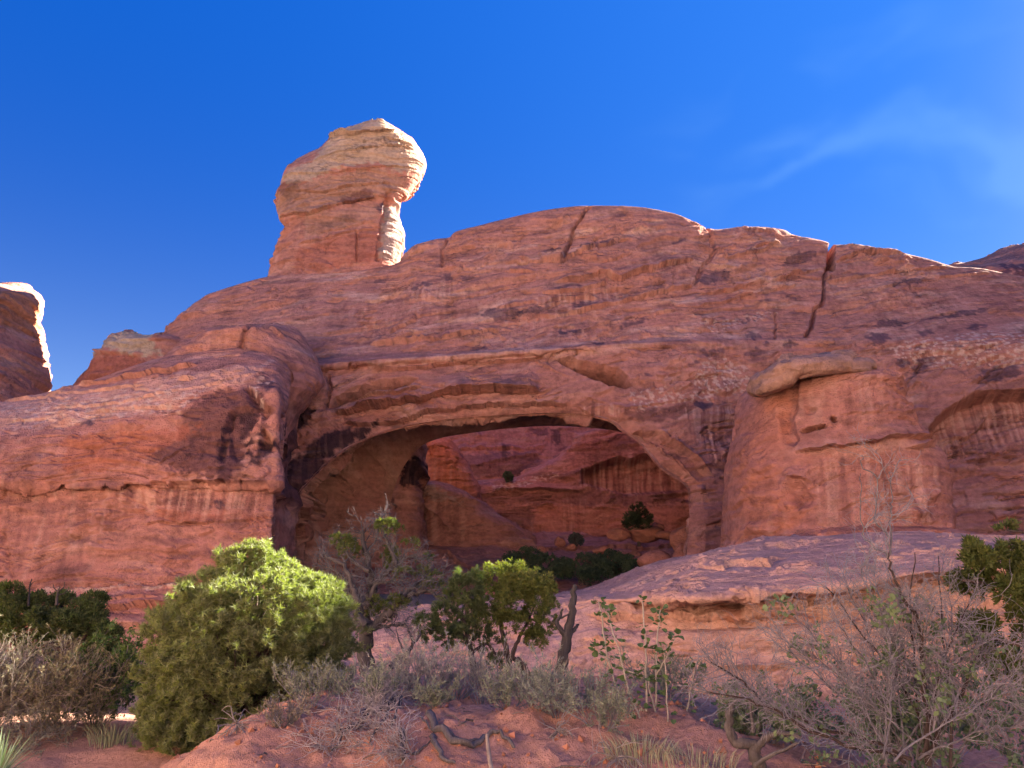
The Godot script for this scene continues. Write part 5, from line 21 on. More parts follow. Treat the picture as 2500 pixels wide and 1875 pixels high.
	"alcove_wall": [22, 10, [-12.34,2.8,-86,-12.55,6.27,-86.5,-12.74,9.34,-87,-12.83,10.32,-87.4,-12.92,11.2,-87.8,-13.01,11.85,-88.2,-13.11,12.4,-88.8,-13.37,12.88,-90.5,-13.37,12.48,-93.3,-13.37,10.88,-97.5,-9.33,2.8,-86,-9.49,6.27,-86.5,-9.63,9.34,-87,-9.71,10.47,-87.4,-9.78,11.48,-87.8,-9.84,12.22,-88.2,-9.92,12.77,-88.8,-10.12,13.26,-90.5,-10.12,12.86,-93.3,-10.12,11.26,-97.5,-7.33,2.8,-86,-7.45,6.27,-86.5,-7.56,9.34,-87,-7.62,10.61,-87.4,-7.68,11.75,-87.8,-7.74,12.59,-88.2,-7.8,13.14,-88.8,-7.95,13.64,-90.5,-7.95,13.24,-93.3,-7.95,11.64,-97.5,-5.32,2.8,-86,-5.41,6.27,-86.5,-5.49,9.34,-87,-5.54,10.7,-87.4,-5.58,11.91,-87.8,-5.62,12.8,-88.2,-5.67,13.36,-88.8,-5.78,13.86,-90.5,-5.78,13.46,-93.3,-5.78,11.86,-97.5,-3.81,2.8,-86,-3.88,6.27,-86.5,-3.94,9.34,-87,-3.97,10.71,-87.4,-4,11.93,-87.8,-4.03,12.83,-88.2,-4.06,13.38,-88.8,-4.14,13.88,-90.5,-4.14,13.48,-93.3,-4.14,11.88,-97.5,-2.31,2.8,-86,-2.35,6.27,-86.5,-2.38,9.34,-87,-2.4,10.72,-87.4,-2.42,11.95,-87.8,-2.44,12.85,-88.2,-2.46,13.41,-88.8,-2.51,13.91,-90.5,-2.51,13.51,-93.3,-2.51,11.91,-97.5,-0.803,2.8,-86,-0.816,6.27,-86.5,-0.828,9.34,-87,-0.836,10.8,-87.4,-0.843,12.11,-87.8,-0.849,13.08,-88.2,-0.856,13.64,-88.8,-0.873,14.14,-90.5,-0.873,13.74,-93.3,-0.873,12.14,-97.5,0.201,2.8,-86,0.204,6.27,-86.5,0.207,9.34,-87,0.209,10.86,-87.4,0.211,12.22,-87.8,0.212,13.23,-88.2,0.214,13.79,-88.8,0.218,14.29,-90.5,0.218,13.89,-93.3,0.218,12.29,-97.5,1.46,2.8,-86,1.48,6.27,-86.5,1.5,9.34,-87,1.52,11.09,-87.4,1.53,12.66,-87.8,1.54,13.81,-88.2,1.55,14.38,-88.8,1.59,14.9,-90.5,1.59,14.5,-93.3,1.59,12.9,-97.5,2.71,2.8,-86,2.75,6.27,-86.5,2.8,9.34,-87,2.83,11.32,-87.4,2.85,13.09,-87.8,2.88,14.4,-88.2,2.9,14.97,-88.8,2.96,15.5,-90.5,2.96,15.1,-93.3,2.96,13.5,-97.5,3.71,2.8,-86,3.77,6.27,-86.5,3.83,9.34,-87,3.87,11.53,-87.4,3.91,13.49,-87.8,3.95,14.93,-88.2,3.98,15.51,-88.8,4.06,16.05,-90.5,4.06,15.65,-93.3,4.06,14.05,-97.5,4.72,2.8,-86,4.79,6.27,-86.5,4.87,9.34,-87,4.92,11.74,-87.4,4.98,13.89,-87.8,5.02,15.47,-88.2,5.06,16.05,-88.8,5.16,16.61,-90.5,5.16,16.21,-93.3,5.16,14.61,-97.5,6.22,2.8,-86,6.33,6.27,-86.5,6.42,9.34,-87,6.51,12.3,-87.4,6.59,14.97,-87.8,6.65,16.93,-88.2,6.71,17.52,-88.8,6.84,18.11,-90.5,6.84,17.71,-93.3,6.84,16.11,-97.5,7.73,2.8,-86,7.86,6.27,-86.5,7.97,9.34,-87,8.09,12.83,-87.4,8.2,15.97,-87.8,8.3,18.29,-88.2,8.36,18.9,-88.8,8.53,19.51,-90.5,8.53,19.11,-93.3,8.53,17.51,-97.5,9.73,2.8,-86,9.9,6.27,-86.5,10.05,9.34,-87,10.21,13.14,-87.4,10.35,16.58,-87.8,10.48,19.11,-88.2,10.56,19.73,-88.8,10.77,20.36,-90.5,10.77,19.96,-93.3,10.77,18.36,-97.5,11.74,2.8,-86,11.94,6.27,-86.5,12.12,9.34,-87,12.31,13.28,-87.4,12.5,16.85,-87.8,12.65,19.48,-88.2,12.75,20.1,-88.8,13.01,20.74,-90.5,13.01,20.34,-93.3,13.01,18.74,-97.5,13.75,2.8,-86,13.98,6.27,-86.5,14.19,9.34,-87,14.42,13.37,-87.4,14.64,17.01,-87.8,14.82,19.71,-88.2,14.94,20.33,-88.8,15.24,20.97,-90.5,15.24,20.57,-93.3,15.24,18.97,-97.5,15.76,2.8,-86,16.02,6.27,-86.5,16.26,9.34,-87,16.53,13.4,-87.4,16.78,17.08,-87.8,16.99,19.8,-88.2,17.13,20.42,-88.8,17.47,21.07,-90.5,17.47,20.67,-93.3,17.47,19.07,-97.5,17.76,2.8,-86,18.06,6.27,-86.5,18.33,9.34,-87,18.64,13.44,-87.4,18.92,17.15,-87.8,19.16,19.89,-88.2,19.32,20.52,-88.8,19.7,21.16,-90.5,19.7,20.76,-93.3,19.7,19.16,-97.5,19.77,2.8,-86,20.1,6.27,-86.5,20.4,9.34,-87,20.75,13.47,-87.4,21.07,17.22,-87.8,21.33,19.98,-88.2,21.5,20.61,-88.8,21.93,21.26,-90.5,21.93,20.86,-93.3,21.93,19.26,-97.5,21.78,2.8,-86,22.14,6.27,-86.5,22.47,9.34,-87,22.85,13.51,-87.4,23.21,17.28,-87.8,23.5,20.08,-88.2,23.69,20.7,-88.8,24.17,21.35,-90.5,24.17,20.95,-93.3,24.17,19.35,-97.5,24.79,2.8,-86,25.2,6.27,-86.5,25.58,9.34,-87,26.02,13.56,-87.4,26.43,17.39,-87.8,26.76,20.21,-88.2,26.98,20.84,-88.8,27.52,21.5,-90.5,27.52,21.1,-93.3,27.52,19.5,-97.5]],
	"alcove_dome": [12, 10, [-9.9,9.91,-87.57,-9.35,12.51,-87.57,-8.77,13.3,-87.57,-8.57,14.09,-87.57,-8.58,15.16,-87.57,-8.7,16.23,-87.57,-8.84,17.3,-87.57,-8.82,17.95,-87.57,-8.65,18.11,-86.14,-8.36,17.85,-84.36,-11.33,9.79,-86.3,-10.58,12.35,-86.3,-9.81,13.13,-86.3,-9.47,13.91,-86.3,-9.39,14.96,-86.3,-9.4,16.01,-86.3,-9.42,17.08,-86.3,-9.28,17.72,-86.3,-8.94,17.97,-85.38,-8.48,17.83,-84.23,-11.82,9.57,-84,-11,12.07,-84,-10.17,12.82,-84,-9.78,13.58,-84,-9.66,14.6,-84,-9.64,15.63,-84,-9.62,16.66,-84,-9.43,17.29,-84,-9.04,17.7,-84,-8.52,17.78,-84,-11.33,9.35,-81.7,-10.58,11.78,-81.7,-9.81,12.52,-81.7,-9.47,13.26,-81.7,-9.39,14.25,-81.7,-9.4,15.25,-81.7,-9.42,16.25,-81.7,-9.28,16.86,-81.7,-8.94,17.44,-82.62,-8.48,17.74,-83.77,-9.9,9.23,-80.43,-9.35,11.62,-80.43,-8.77,12.35,-80.43,-8.57,13.08,-80.43,-8.58,14.05,-80.43,-8.7,15.04,-80.43,-8.84,16.02,-80.43,-8.82,16.62,-80.43,-8.65,17.29,-81.86,-8.36,17.71,-83.64,-7.31,9.19,-80,-7.11,11.57,-80,-6.88,12.29,-80,-6.92,13.01,-80,-7.12,13.99,-80,-7.42,14.96,-80,-7.78,15.95,-80,-8,16.54,-80,-8.14,17.24,-81.6,-8.14,17.7,-83.6,-4.72,9.23,-80.43,-4.88,11.62,-80.43,-4.99,12.35,-80.43,-5.27,13.08,-80.43,-5.66,14.05,-80.43,-6.15,15.04,-80.43,-6.72,16.02,-80.43,-7.17,16.62,-80.43,-7.62,17.29,-81.86,-7.92,17.71,-83.64,-3.29,9.35,-81.7,-3.65,11.78,-81.7,-3.95,12.52,-81.7,-4.37,13.26,-81.7,-4.85,14.25,-81.7,-5.44,15.25,-81.7,-6.14,16.25,-81.7,-6.72,16.86,-81.7,-7.34,17.44,-82.62,-7.8,17.74,-83.77,-2.8,9.57,-84,-3.23,12.07,-84,-3.59,12.82,-84,-4.06,13.58,-84,-4.58,14.6,-84,-5.2,15.63,-84,-5.94,16.66,-84,-6.56,17.29,-84,-7.24,17.7,-84,-7.75,17.78,-84,-3.29,9.79,-86.3,-3.65,12.35,-86.3,-3.95,13.13,-86.3,-4.37,13.91,-86.3,-4.85,14.96,-86.3,-5.44,16.01,-86.3,-6.14,17.08,-86.3,-6.72,17.72,-86.3,-7.34,17.97,-85.38,-7.8,17.83,-84.23,-4.72,9.91,-87.57,-4.88,12.51,-87.57,-4.99,13.3,-87.57,-5.27,14.09,-87.57,-5.66,15.16,-87.57,-6.15,16.23,-87.57,-6.72,17.3,-87.57,-7.17,17.95,-87.57,-7.62,18.11,-86.14,-7.92,17.85,-84.36,-7.31,9.95,-88,-7.11,12.56,-88,-6.88,13.36,-88,-6.92,14.16,-88,-7.12,15.22,-88,-7.42,16.3,-88,-7.78,17.38,-88,-8,18.03,-88,-8.14,18.16,-86.4,-8.14,17.86,-84.4]],
	"alcove_pillar": [12, 10, [-11.43,0.516,-76.69,-11.35,3.54,-76.69,-11.07,6.63,-76.69,-10.98,8.42,-76.69,-10.94,10.24,-76.69,-10.84,11.62,-76.69,-10.75,13.01,-76.69,-10.7,14.88,-76.69,-10.71,16.78,-76.69,-10.72,18.7,-76.69,-12.21,0.529,-75.78,-12.06,3.52,-75.78,-11.63,6.57,-75.78,-11.46,8.34,-75.78,-11.37,10.14,-75.78,-11.26,11.5,-75.78,-11.17,12.87,-75.78,-11.11,14.72,-75.78,-11.1,16.6,-75.78,-11.09,18.5,-75.78,-12.47,0.554,-74,-12.3,3.47,-74,-11.82,6.45,-74,-11.63,8.18,-74,-11.52,9.94,-74,-11.4,11.26,-74,-11.32,12.61,-74,-11.25,14.41,-74,-11.23,16.25,-74,-11.21,18.1,-74,-12.21,0.58,-72.22,-12.06,3.43,-72.22,-11.63,6.33,-72.22,-11.46,8.02,-72.22,-11.37,9.73,-72.22,-11.26,11.03,-72.22,-11.17,12.34,-72.22,-11.11,14.11,-72.22,-11.1,15.89,-72.22,-11.09,17.7,-72.22,-11.43,0.592,-71.31,-11.35,3.4,-71.31,-11.07,6.27,-71.31,-10.98,7.94,-71.31,-10.94,9.63,-71.31,-10.84,10.91,-71.31,-10.75,12.21,-71.31,-10.7,13.95,-71.31,-10.71,15.71,-71.31,-10.72,17.5,-71.31,-9.9,0.597,-71,-9.96,3.4,-71,-9.98,6.25,-71,-10.04,7.92,-71,-10.08,9.6,-71,-10.02,10.87,-71,-9.91,12.16,-71,-9.88,13.9,-71,-9.94,15.65,-71,-9.98,17.43,-71,-8.37,0.592,-71.31,-8.57,3.4,-71.31,-8.89,6.27,-71.31,-9.1,7.94,-71.31,-9.23,9.63,-71.31,-9.2,10.91,-71.31,-9.07,12.21,-71.31,-9.06,13.95,-71.31,-9.18,15.71,-71.31,-9.25,17.5,-71.31,-7.59,0.58,-72.22,-7.86,3.43,-72.22,-8.33,6.33,-72.22,-8.62,8.02,-72.22,-8.79,9.73,-72.22,-8.78,11.03,-72.22,-8.64,12.34,-72.22,-8.65,14.11,-72.22,-8.78,15.89,-72.22,-8.88,17.7,-72.22,-7.33,0.554,-74,-7.62,3.47,-74,-8.14,6.45,-74,-8.46,8.18,-74,-8.64,9.94,-74,-8.64,11.26,-74,-8.5,12.61,-74,-8.51,14.41,-74,-8.65,16.25,-74,-8.75,18.1,-74,-7.59,0.529,-75.78,-7.86,3.52,-75.78,-8.33,6.57,-75.78,-8.62,8.34,-75.78,-8.79,10.14,-75.78,-8.78,11.5,-75.78,-8.64,12.87,-75.78,-8.65,14.72,-75.78,-8.78,16.6,-75.78,-8.88,18.5,-75.78,-8.37,0.516,-76.69,-8.57,3.54,-76.69,-8.89,6.63,-76.69,-9.1,8.42,-76.69,-9.23,10.24,-76.69,-9.2,11.62,-76.69,-9.07,13.01,-76.69,-9.06,14.88,-76.69,-9.18,16.78,-76.69,-9.25,18.7,-76.69,-9.9,0.512,-77,-9.96,3.55,-77,-9.98,6.65,-77,-10.04,8.45,-77,-10.08,10.27,-77,-10.02,11.66,-77,-9.91,13.05,-77,-9.88,14.93,-77,-9.94,16.84,-77,-9.98,18.77,-77]],
	"whaleback": [14, 13, [-6.84,0.432,-82.66,-6.63,3.69,-82.66,-6.63,5.58,-82.66,-6.7,6.64,-82.66,-6.72,7.5,-82.66,-6.94,8.23,-82.66,-7.34,9.44,-82.66,-7.65,10.42,-82.66,-8.02,11.4,-82.66,-8.33,12,-82.66,-8.53,12.4,-82.66,-8.6,12.4,-81.2,-8.46,12.18,-79.37,-9.61,0.446,-81.68,-9.17,3.67,-81.68,-8.84,5.54,-81.68,-8.68,6.58,-81.68,-8.55,7.43,-81.68,-8.56,8.15,-81.68,-8.64,9.35,-81.68,-8.72,10.31,-81.68,-8.82,11.29,-81.68,-8.88,11.88,-81.68,-8.88,12.27,-81.68,-8.76,12.32,-80.61,-8.53,12.17,-79.27,-11.07,0.468,-80.12,-10.51,3.63,-80.12,-9.99,5.46,-80.12,-9.72,6.48,-80.12,-9.52,7.32,-80.12,-9.41,8.02,-80.12,-9.33,9.2,-80.12,-9.28,10.15,-80.12,-9.23,11.1,-80.12,-9.17,11.68,-80.12,-9.06,12.06,-80.12,-8.84,12.2,-79.67,-8.56,12.15,-79.11,-11.07,0.499,-77.88,-10.51,3.57,-77.88,-9.99,5.35,-77.88,-9.72,6.34,-77.88,-9.52,7.16,-77.88,-9.41,7.84,-77.88,-9.33,8.99,-77.88,-9.28,9.91,-77.88,-9.23,10.84,-77.88,-9.17,11.4,-77.88,-9.06,11.77,-77.88,-8.84,12.02,-78.33,-8.56,12.12,-78.89,-9.61,0.522,-76.32,-9.17,3.53,-76.32,-8.84,5.28,-76.32,-8.68,6.25,-76.32,-8.55,7.05,-76.32,-8.56,7.72,-76.32,-8.64,8.84,-76.32,-8.72,9.74,-76.32,-8.82,10.65,-76.32,-8.88,11.2,-76.32,-8.88,11.57,-76.32,-8.76,11.89,-77.39,-8.53,12.1,-78.73,-6.84,0.535,-75.34,-6.63,3.51,-75.34,-6.63,5.23,-75.34,-6.7,6.19,-75.34,-6.72,6.98,-75.34,-6.94,7.64,-75.34,-7.34,8.75,-75.34,-7.65,9.64,-75.34,-8.02,10.54,-75.34,-8.33,11.08,-75.34,-8.53,11.44,-75.34,-8.6,11.82,-76.8,-8.46,12.08,-78.63,-2.56,0.54,-75,-2.7,3.5,-75,-3.23,5.21,-75,-3.66,6.17,-75,-3.88,6.95,-75,-4.43,7.61,-75,-5.32,8.71,-75,-6,9.6,-75,-6.8,10.5,-75,-7.48,11.04,-75,-8.01,11.4,-75,-8.37,11.79,-76.6,-8.37,12.08,-78.6,1.71,0.535,-75.34,1.22,3.51,-75.34,0.164,5.23,-75.34,-0.623,6.19,-75.34,-1.05,6.98,-75.34,-1.93,7.64,-75.34,-3.31,8.75,-75.34,-4.35,9.64,-75.34,-5.58,10.54,-75.34,-6.62,11.08,-75.34,-7.48,11.44,-75.34,-8.14,11.82,-76.8,-8.28,12.08,-78.63,4.49,0.522,-76.32,3.77,3.53,-76.32,2.37,5.28,-76.32,1.35,6.25,-76.32,0.785,7.05,-76.32,-0.304,7.72,-76.32,-2,8.84,-76.32,-3.28,9.74,-76.32,-4.78,10.65,-76.32,-6.07,11.2,-76.32,-7.14,11.57,-76.32,-7.98,11.89,-77.39,-8.22,12.1,-78.73,5.94,0.499,-77.88,5.1,3.57,-77.88,3.53,5.35,-77.88,2.39,6.34,-77.88,1.75,7.16,-77.88,0.548,7.84,-77.88,-1.31,8.99,-77.88,-2.72,9.91,-77.88,-4.36,10.84,-77.88,-5.78,11.4,-77.88,-6.96,11.77,-77.88,-7.91,12.02,-78.33,-8.18,12.12,-78.89,5.94,0.468,-80.12,5.1,3.63,-80.12,3.53,5.46,-80.12,2.39,6.48,-80.12,1.75,7.32,-80.12,0.548,8.02,-80.12,-1.31,9.2,-80.12,-2.72,10.15,-80.12,-4.36,11.1,-80.12,-5.78,11.68,-80.12,-6.96,12.06,-80.12,-7.91,12.2,-79.67,-8.18,12.15,-79.11,4.49,0.446,-81.68,3.77,3.67,-81.68,2.37,5.54,-81.68,1.35,6.58,-81.68,0.785,7.43,-81.68,-0.304,8.15,-81.68,-2,9.35,-81.68,-3.28,10.31,-81.68,-4.78,11.29,-81.68,-6.07,11.88,-81.68,-7.14,12.27,-81.68,-7.98,12.32,-80.61,-8.22,12.17,-79.27,1.71,0.432,-82.66,1.22,3.69,-82.66,0.164,5.58,-82.66,-0.623,6.64,-82.66,-1.05,7.5,-82.66,-1.93,8.23,-82.66,-3.31,9.44,-82.66,-4.35,10.42,-82.66,-5.58,11.4,-82.66,-6.62,12,-82.66,-7.48,12.4,-82.66,-8.14,12.4,-81.2,-8.28,12.18,-79.37,-2.56,0.427,-83,-2.7,3.7,-83,-3.23,5.6,-83,-3.66,6.66,-83,-3.88,7.52,-83,-4.43,8.25,-83,-5.32,9.47,-83,-6,10.46,-83,-6.8,11.44,-83,-7.48,12.04,-83,-8.01,12.44,-83,-8.37,12.43,-81.4,-8.37,12.19,-79.4]],
	"alcove_floor": [17, 9, [-17.63,-0.123,-56,-18.52,1.1,-58.5,-19.72,2.04,-62,-21.06,2.89,-66,-22.77,4.41,-71,-24.79,5.76,-77,-26.85,7.52,-83,-26.85,7.12,-86.2,-26.85,5.52,-91,-15.04,-0.123,-56,-15.81,1.1,-58.5,-16.83,2.04,-62,-17.97,2.89,-66,-19.44,4.41,-71,-21.16,5.77,-77,-22.91,7.46,-83,-22.91,7.06,-86.2,-22.91,5.46,-91,-12.46,-0.123,-56,-13.1,1.1,-58.5,-13.94,2.04,-62,-14.89,2.89,-66,-16.1,4.41,-71,-17.53,5.79,-77,-18.97,7.33,-83,-18.97,6.93,-86.2,-18.97,5.33,-91,-9.88,-0.123,-56,-10.38,1.1,-58.5,-11.05,2.04,-62,-11.8,2.89,-66,-12.76,4.41,-71,-13.9,5.81,-77,-15.03,7.2,-83,-15.03,6.8,-86.2,-15.03,5.2,-91,-7.94,-0.123,-56,-8.35,1.1,-58.5,-8.88,2.04,-62,-9.49,2.89,-66,-10.26,4.41,-71,-11.17,5.83,-77,-12.08,7.11,-83,-12.08,6.71,-86.2,-12.08,5.11,-91,-6,-0.123,-56,-6.31,1.1,-58.5,-6.72,2.04,-62,-7.17,2.89,-66,-7.76,4.38,-71,-8.45,5.92,-77,-9.13,7.05,-83,-9.13,6.65,-86.2,-9.13,5.05,-91,-4.07,-0.123,-56,-4.27,1.1,-58.5,-4.55,2.04,-62,-4.86,2.89,-66,-5.25,4.3,-71,-5.73,6.13,-77,-6.19,7.09,-83,-6.19,6.69,-86.2,-6.19,5.09,-91,-2.13,-0.123,-56,-2.24,1.1,-58.5,-2.38,2.04,-62,-2.55,2.89,-66,-2.75,4.21,-71,-3,6.34,-77,-3.24,7.13,-83,-3.24,6.73,-86.2,-3.24,5.13,-91,-0.194,-0.123,-56,-0.204,1.1,-58.5,-0.217,2.04,-62,-0.231,2.89,-66,-0.25,4.12,-71,-0.273,6.1,-77,-0.295,7.3,-83,-0.295,6.9,-86.2,-0.295,5.3,-91,1.74,-0.123,-56,1.83,1.1,-58.5,1.95,2.04,-62,2.08,2.89,-66,2.25,3.81,-71,2.45,5.76,-77,2.65,7.38,-83,2.65,6.98,-86.2,2.65,5.38,-91,3.68,-0.123,-56,3.87,1.1,-58.5,4.12,2.04,-62,4.4,2.89,-66,4.74,3.62,-71,5.17,5.53,-77,5.6,7.23,-83,5.6,6.83,-86.2,5.6,5.23,-91,5.62,-0.123,-56,5.9,1.1,-58.5,6.28,2.04,-62,6.71,2.89,-66,7.24,3.68,-71,7.89,5.53,-77,8.54,7.09,-83,8.54,6.69,-86.2,8.54,5.09,-91,7.55,-0.123,-56,7.94,1.1,-58.5,8.45,2.04,-62,9.02,2.89,-66,9.74,3.74,-71,10.62,5.53,-77,11.49,7.17,-83,11.49,6.77,-86.2,11.49,5.17,-91,9.49,-0.123,-56,9.97,1.1,-58.5,10.62,2.04,-62,11.34,2.89,-66,12.23,3.8,-71,13.35,5.67,-77,14.45,7.36,-83,14.45,6.96,-86.2,14.45,5.36,-91,11.43,-0.123,-56,12.01,1.1,-58.5,12.78,2.04,-62,13.65,2.89,-66,14.74,3.86,-71,16.08,5.83,-77,17.41,7.56,-83,17.41,7.16,-86.2,17.41,5.56,-91,13.37,-0.123,-56,14.05,1.1,-58.5,14.95,2.04,-62,15.97,2.89,-66,17.24,3.92,-71,18.81,5.99,-77,20.37,7.75,-83,20.37,7.35,-86.2,20.37,5.75,-91,15.95,-0.123,-56,16.76,1.1,-58.5,17.84,2.04,-62,19.05,2.89,-66,20.57,4,-71,22.47,6.2,-77,24.33,8.01,-83,24.33,7.61,-86.2,24.33,6.01,-91]],
	"side": [22, 8, [62.44,-2,-77.06,62.94,12.6,-77.06,63.54,25.2,-77.06,64.34,33.48,-77.06,65.94,36,-77.06,68.44,34.2,-77.06,70.94,21.6,-77.06,71.94,-2,-77.06,59.64,-2,-73.06,60.14,14.7,-73.06,60.74,29.4,-73.06,61.54,39.06,-73.06,63.14,42,-73.06,65.64,39.9,-73.06,68.14,25.2,-73.06,69.14,-2,-73.06,53.34,-2,-64.06,53.84,15.05,-64.06,54.44,30.1,-64.06,55.24,39.99,-64.06,56.84,43,-64.06,59.34,40.85,-64.06,61.84,25.8,-64.06,62.84,-2,-64.06,50.01,-2,-57.06,50.51,14.35,-57.06,51.11,28.7,-57.06,51.91,38.13,-57.06,53.51,41,-57.06,56.01,38.95,-57.06,58.51,24.6,-57.06,59.51,-2,-57.06,49.18,-2,-52.06,49.68,13.3,-52.06,50.28,26.6,-52.06,51.08,35.34,-52.06,52.68,38,-52.06,55.18,36.1,-52.06,57.68,22.8,-52.06,58.68,-2,-52.06,48.68,-2,-49.06,49.18,11.42,-49.06,49.78,22.84,-49.06,50.58,30.34,-49.06,52.18,32.62,-49.06,54.68,30.99,-49.06,57.18,19.57,-49.06,58.18,-2,-49.06,48.5,-2,-46.7,49,10.77,-46.7,49.6,21.53,-46.7,50.4,28.61,-46.7,52,30.76,-46.7,54.5,29.23,-46.7,57,18.46,-46.7,58,-2,-46.7,48.5,-2,-45.74,49,10.5,-45.74,49.6,21,-45.74,50.4,27.9,-45.74,52,30,-45.74,54.5,28.5,-45.74,57,18,-45.74,58,-2,-45.74,48.5,-2,-44.14,49,9.63,-44.14,49.6,19.26,-44.14,50.4,25.58,-44.14,52,27.51,-44.14,54.5,26.13,-44.14,57,16.51,-44.14,58,-2,-44.14,48.5,-2,-43.68,49,9.49,-43.68,49.6,18.97,-43.68,50.4,25.21,-43.68,52,27.11,-43.68,54.5,25.75,-43.68,57,16.26,-43.68,58,-2,-43.68,48.5,-2,-42.81,49,10.61,-42.81,49.6,21.22,-42.81,50.4,28.2,-42.81,52,30.32,-42.81,54.5,28.8,-42.81,57,18.19,-42.81,58,-2,-42.81,48.5,-2,-42.73,49,10.58,-42.73,49.6,21.15,-42.73,50.4,28.1,-42.73,52,30.22,-42.73,54.5,28.71,-42.73,57,18.13,-42.73,58,-2,-42.73,48.5,-2,-41.15,49,10.05,-41.15,49.6,20.1,-41.15,50.4,26.71,-41.15,52,28.72,-41.15,54.5,27.28,-41.15,57,17.23,-41.15,58,-2,-41.15,48.5,-2,-40.52,49,10.03,-40.52,49.6,20.06,-40.52,50.4,26.66,-40.52,52,28.66,-40.52,54.5,27.23,-40.52,57,17.2,-40.52,58,-2,-40.52,48.5,-2,-38.37,49,9.93,-38.37,49.6,19.85,-38.37,50.4,26.38,-38.37,52,28.36,-38.37,54.5,26.94,-38.37,57,17.02,-38.37,58,-2,-38.37,48.5,-2,-35.52,49,9.7,-35.52,49.6,19.4,-35.52,50.4,25.77,-35.52,52,27.71,-35.52,54.5,26.32,-35.52,57,16.62,-35.52,58,-2,-35.52,48.5,-2,-32.52,49,9.7,-32.52,49.6,19.4,-32.52,50.4,25.77,-32.52,52,27.71,-32.52,54.5,26.32,-32.52,57,16.62,-32.52,58,-2,-32.52,48.5,-2,-27.52,49,7.35,-27.52,49.6,14.7,-27.52,50.4,19.53,-27.52,52,21,-27.52,54.5,19.95,-27.52,57,12.6,-27.52,58,-2,-27.52,48.5,-2,-20.52,49,7,-20.52,49.6,14,-20.52,50.4,18.6,-20.52,52,20,-20.52,54.5,19,-20.52,57,12,-20.52,58,-2,-20.52,48.5,-2,-17.52,49,5.95,-17.52,49.6,11.9,-17.52,50.4,15.81,-17.52,52,17,-17.52,54.5,16.15,-17.52,57,10.2,-17.52,58,-2,-17.52,48.5,-2,-15.52,49,3.85,-15.52,49.6,7.7,-15.52,50.4,10.23,-15.52,52,11,-15.52,54.5,10.45,-15.52,57,6.6,-15.52,58,-2,-15.52,48.5,-2,-13.52,49,1.05,-13.52,49.6,2.1,-13.52,50.4,2.79,-13.52,52,3,-13.52,54.5,2.85,-13.52,57,1.8,-13.52,58,-2,-13.52]],
	"behind": [16, 6, [90,-3,14.09,90,6.01,19.09,90,12.02,25.09,90,17.03,32.09,90,20.04,42.09,90,20.04,54.09,78,-3,15.25,78,5.4,20.25,78,10.8,26.25,78,15.3,33.25,78,18,43.25,78,18,55.25,66,-3,17.37,66,5.85,22.37,66,11.7,28.37,66,16.58,35.37,66,19.5,45.37,66,19.5,57.37,54,-3,19.71,54,4.84,24.71,54,9.67,30.71,54,13.71,37.71,54,16.12,47.71,54,16.12,59.71,42,-3,21.45,42,7.29,26.45,42,14.58,32.45,42,20.65,39.45,42,24.29,49.45,42,24.29,61.45,30,-3,21.99,30,8.26,26.99,30,16.52,32.99,30,23.4,39.99,30,27.53,49.99,30,27.53,61.99,18,-3,21.13,18,7.17,26.13,18,14.33,32.13,18,20.3,39.13,18,23.89,49.13,18,23.89,61.13,6,-3,19.18,6,7.97,24.18,6,15.94,30.18,6,22.58,37.18,6,26.57,47.18,6,26.57,59.18,-6,-3,16.82,-6,5.86,21.82,-6,11.73,27.82,-6,16.61,34.82,-6,19.54,44.82,-6,19.54,56.82,-18,-3,14.87,-18,4.58,19.87,-18,9.15,25.87,-18,12.97,32.87,-18,15.26,42.87,-18,15.26,54.87,-30,-3,14.01,-30,6.21,19.01,-30,12.41,25.01,-30,17.58,32.01,-30,20.68,42.01,-30,20.68,54.01,-42,-3,14.55,-42,5.72,19.55,-42,11.44,25.55,-42,16.21,32.55,-42,19.07,42.55,-42,19.07,54.55,-54,-3,16.29,-54,7.35,21.29,-54,14.69,27.29,-54,20.81,34.29,-54,24.49,44.29,-54,24.49,56.29,-66,-3,18.63,-66,8.86,23.63,-66,17.73,29.63,-66,25.11,36.63,-66,29.54,46.63,-66,29.54,58.63,-78,-3,20.75,-78,6.84,25.75,-78,13.69,31.75,-78,19.39,38.75,-78,22.82,48.75,-78,22.82,60.75,-90,-3,21.91,-90,6.92,26.91,-90,13.84,32.91,-90,19.6,39.91,-90,23.06,49.91,-90,23.06,61.91]],
	"alcove_sunblock": [7, 7, [17,2,-124,18,13.6,-124,19,25.5,-124,21,32.98,-124,26,34,-124,32,27.2,-124,34,2,-124,20,2,-112,21,15.2,-112,22,28.5,-112,24,36.86,-112,29,38,-112,35,30.4,-112,37,2,-112,23,2,-100,24,15.6,-100,25,29.25,-100,27,37.83,-100,32,39,-100,38,31.2,-100,40,2,-100,23,2,-90,24,15.2,-90,25,28.5,-90,27,36.86,-90,32,38,-90,38,30.4,-90,40,2,-90,22.75,2,-82,23.75,13.6,-82,24.75,25.5,-82,26.75,32.98,-82,31.75,34,-82,37.75,27.2,-82,39.75,2,-82,22,2,-76,23,12,-76,24,22.5,-76,26,29.1,-76,31,30,-76,37,24,-76,39,2,-76,25,2,-72,26,7.2,-72,27,13.5,-72,29,17.46,-72,34,18,-72,40,14.4,-72,42,2,-72]],
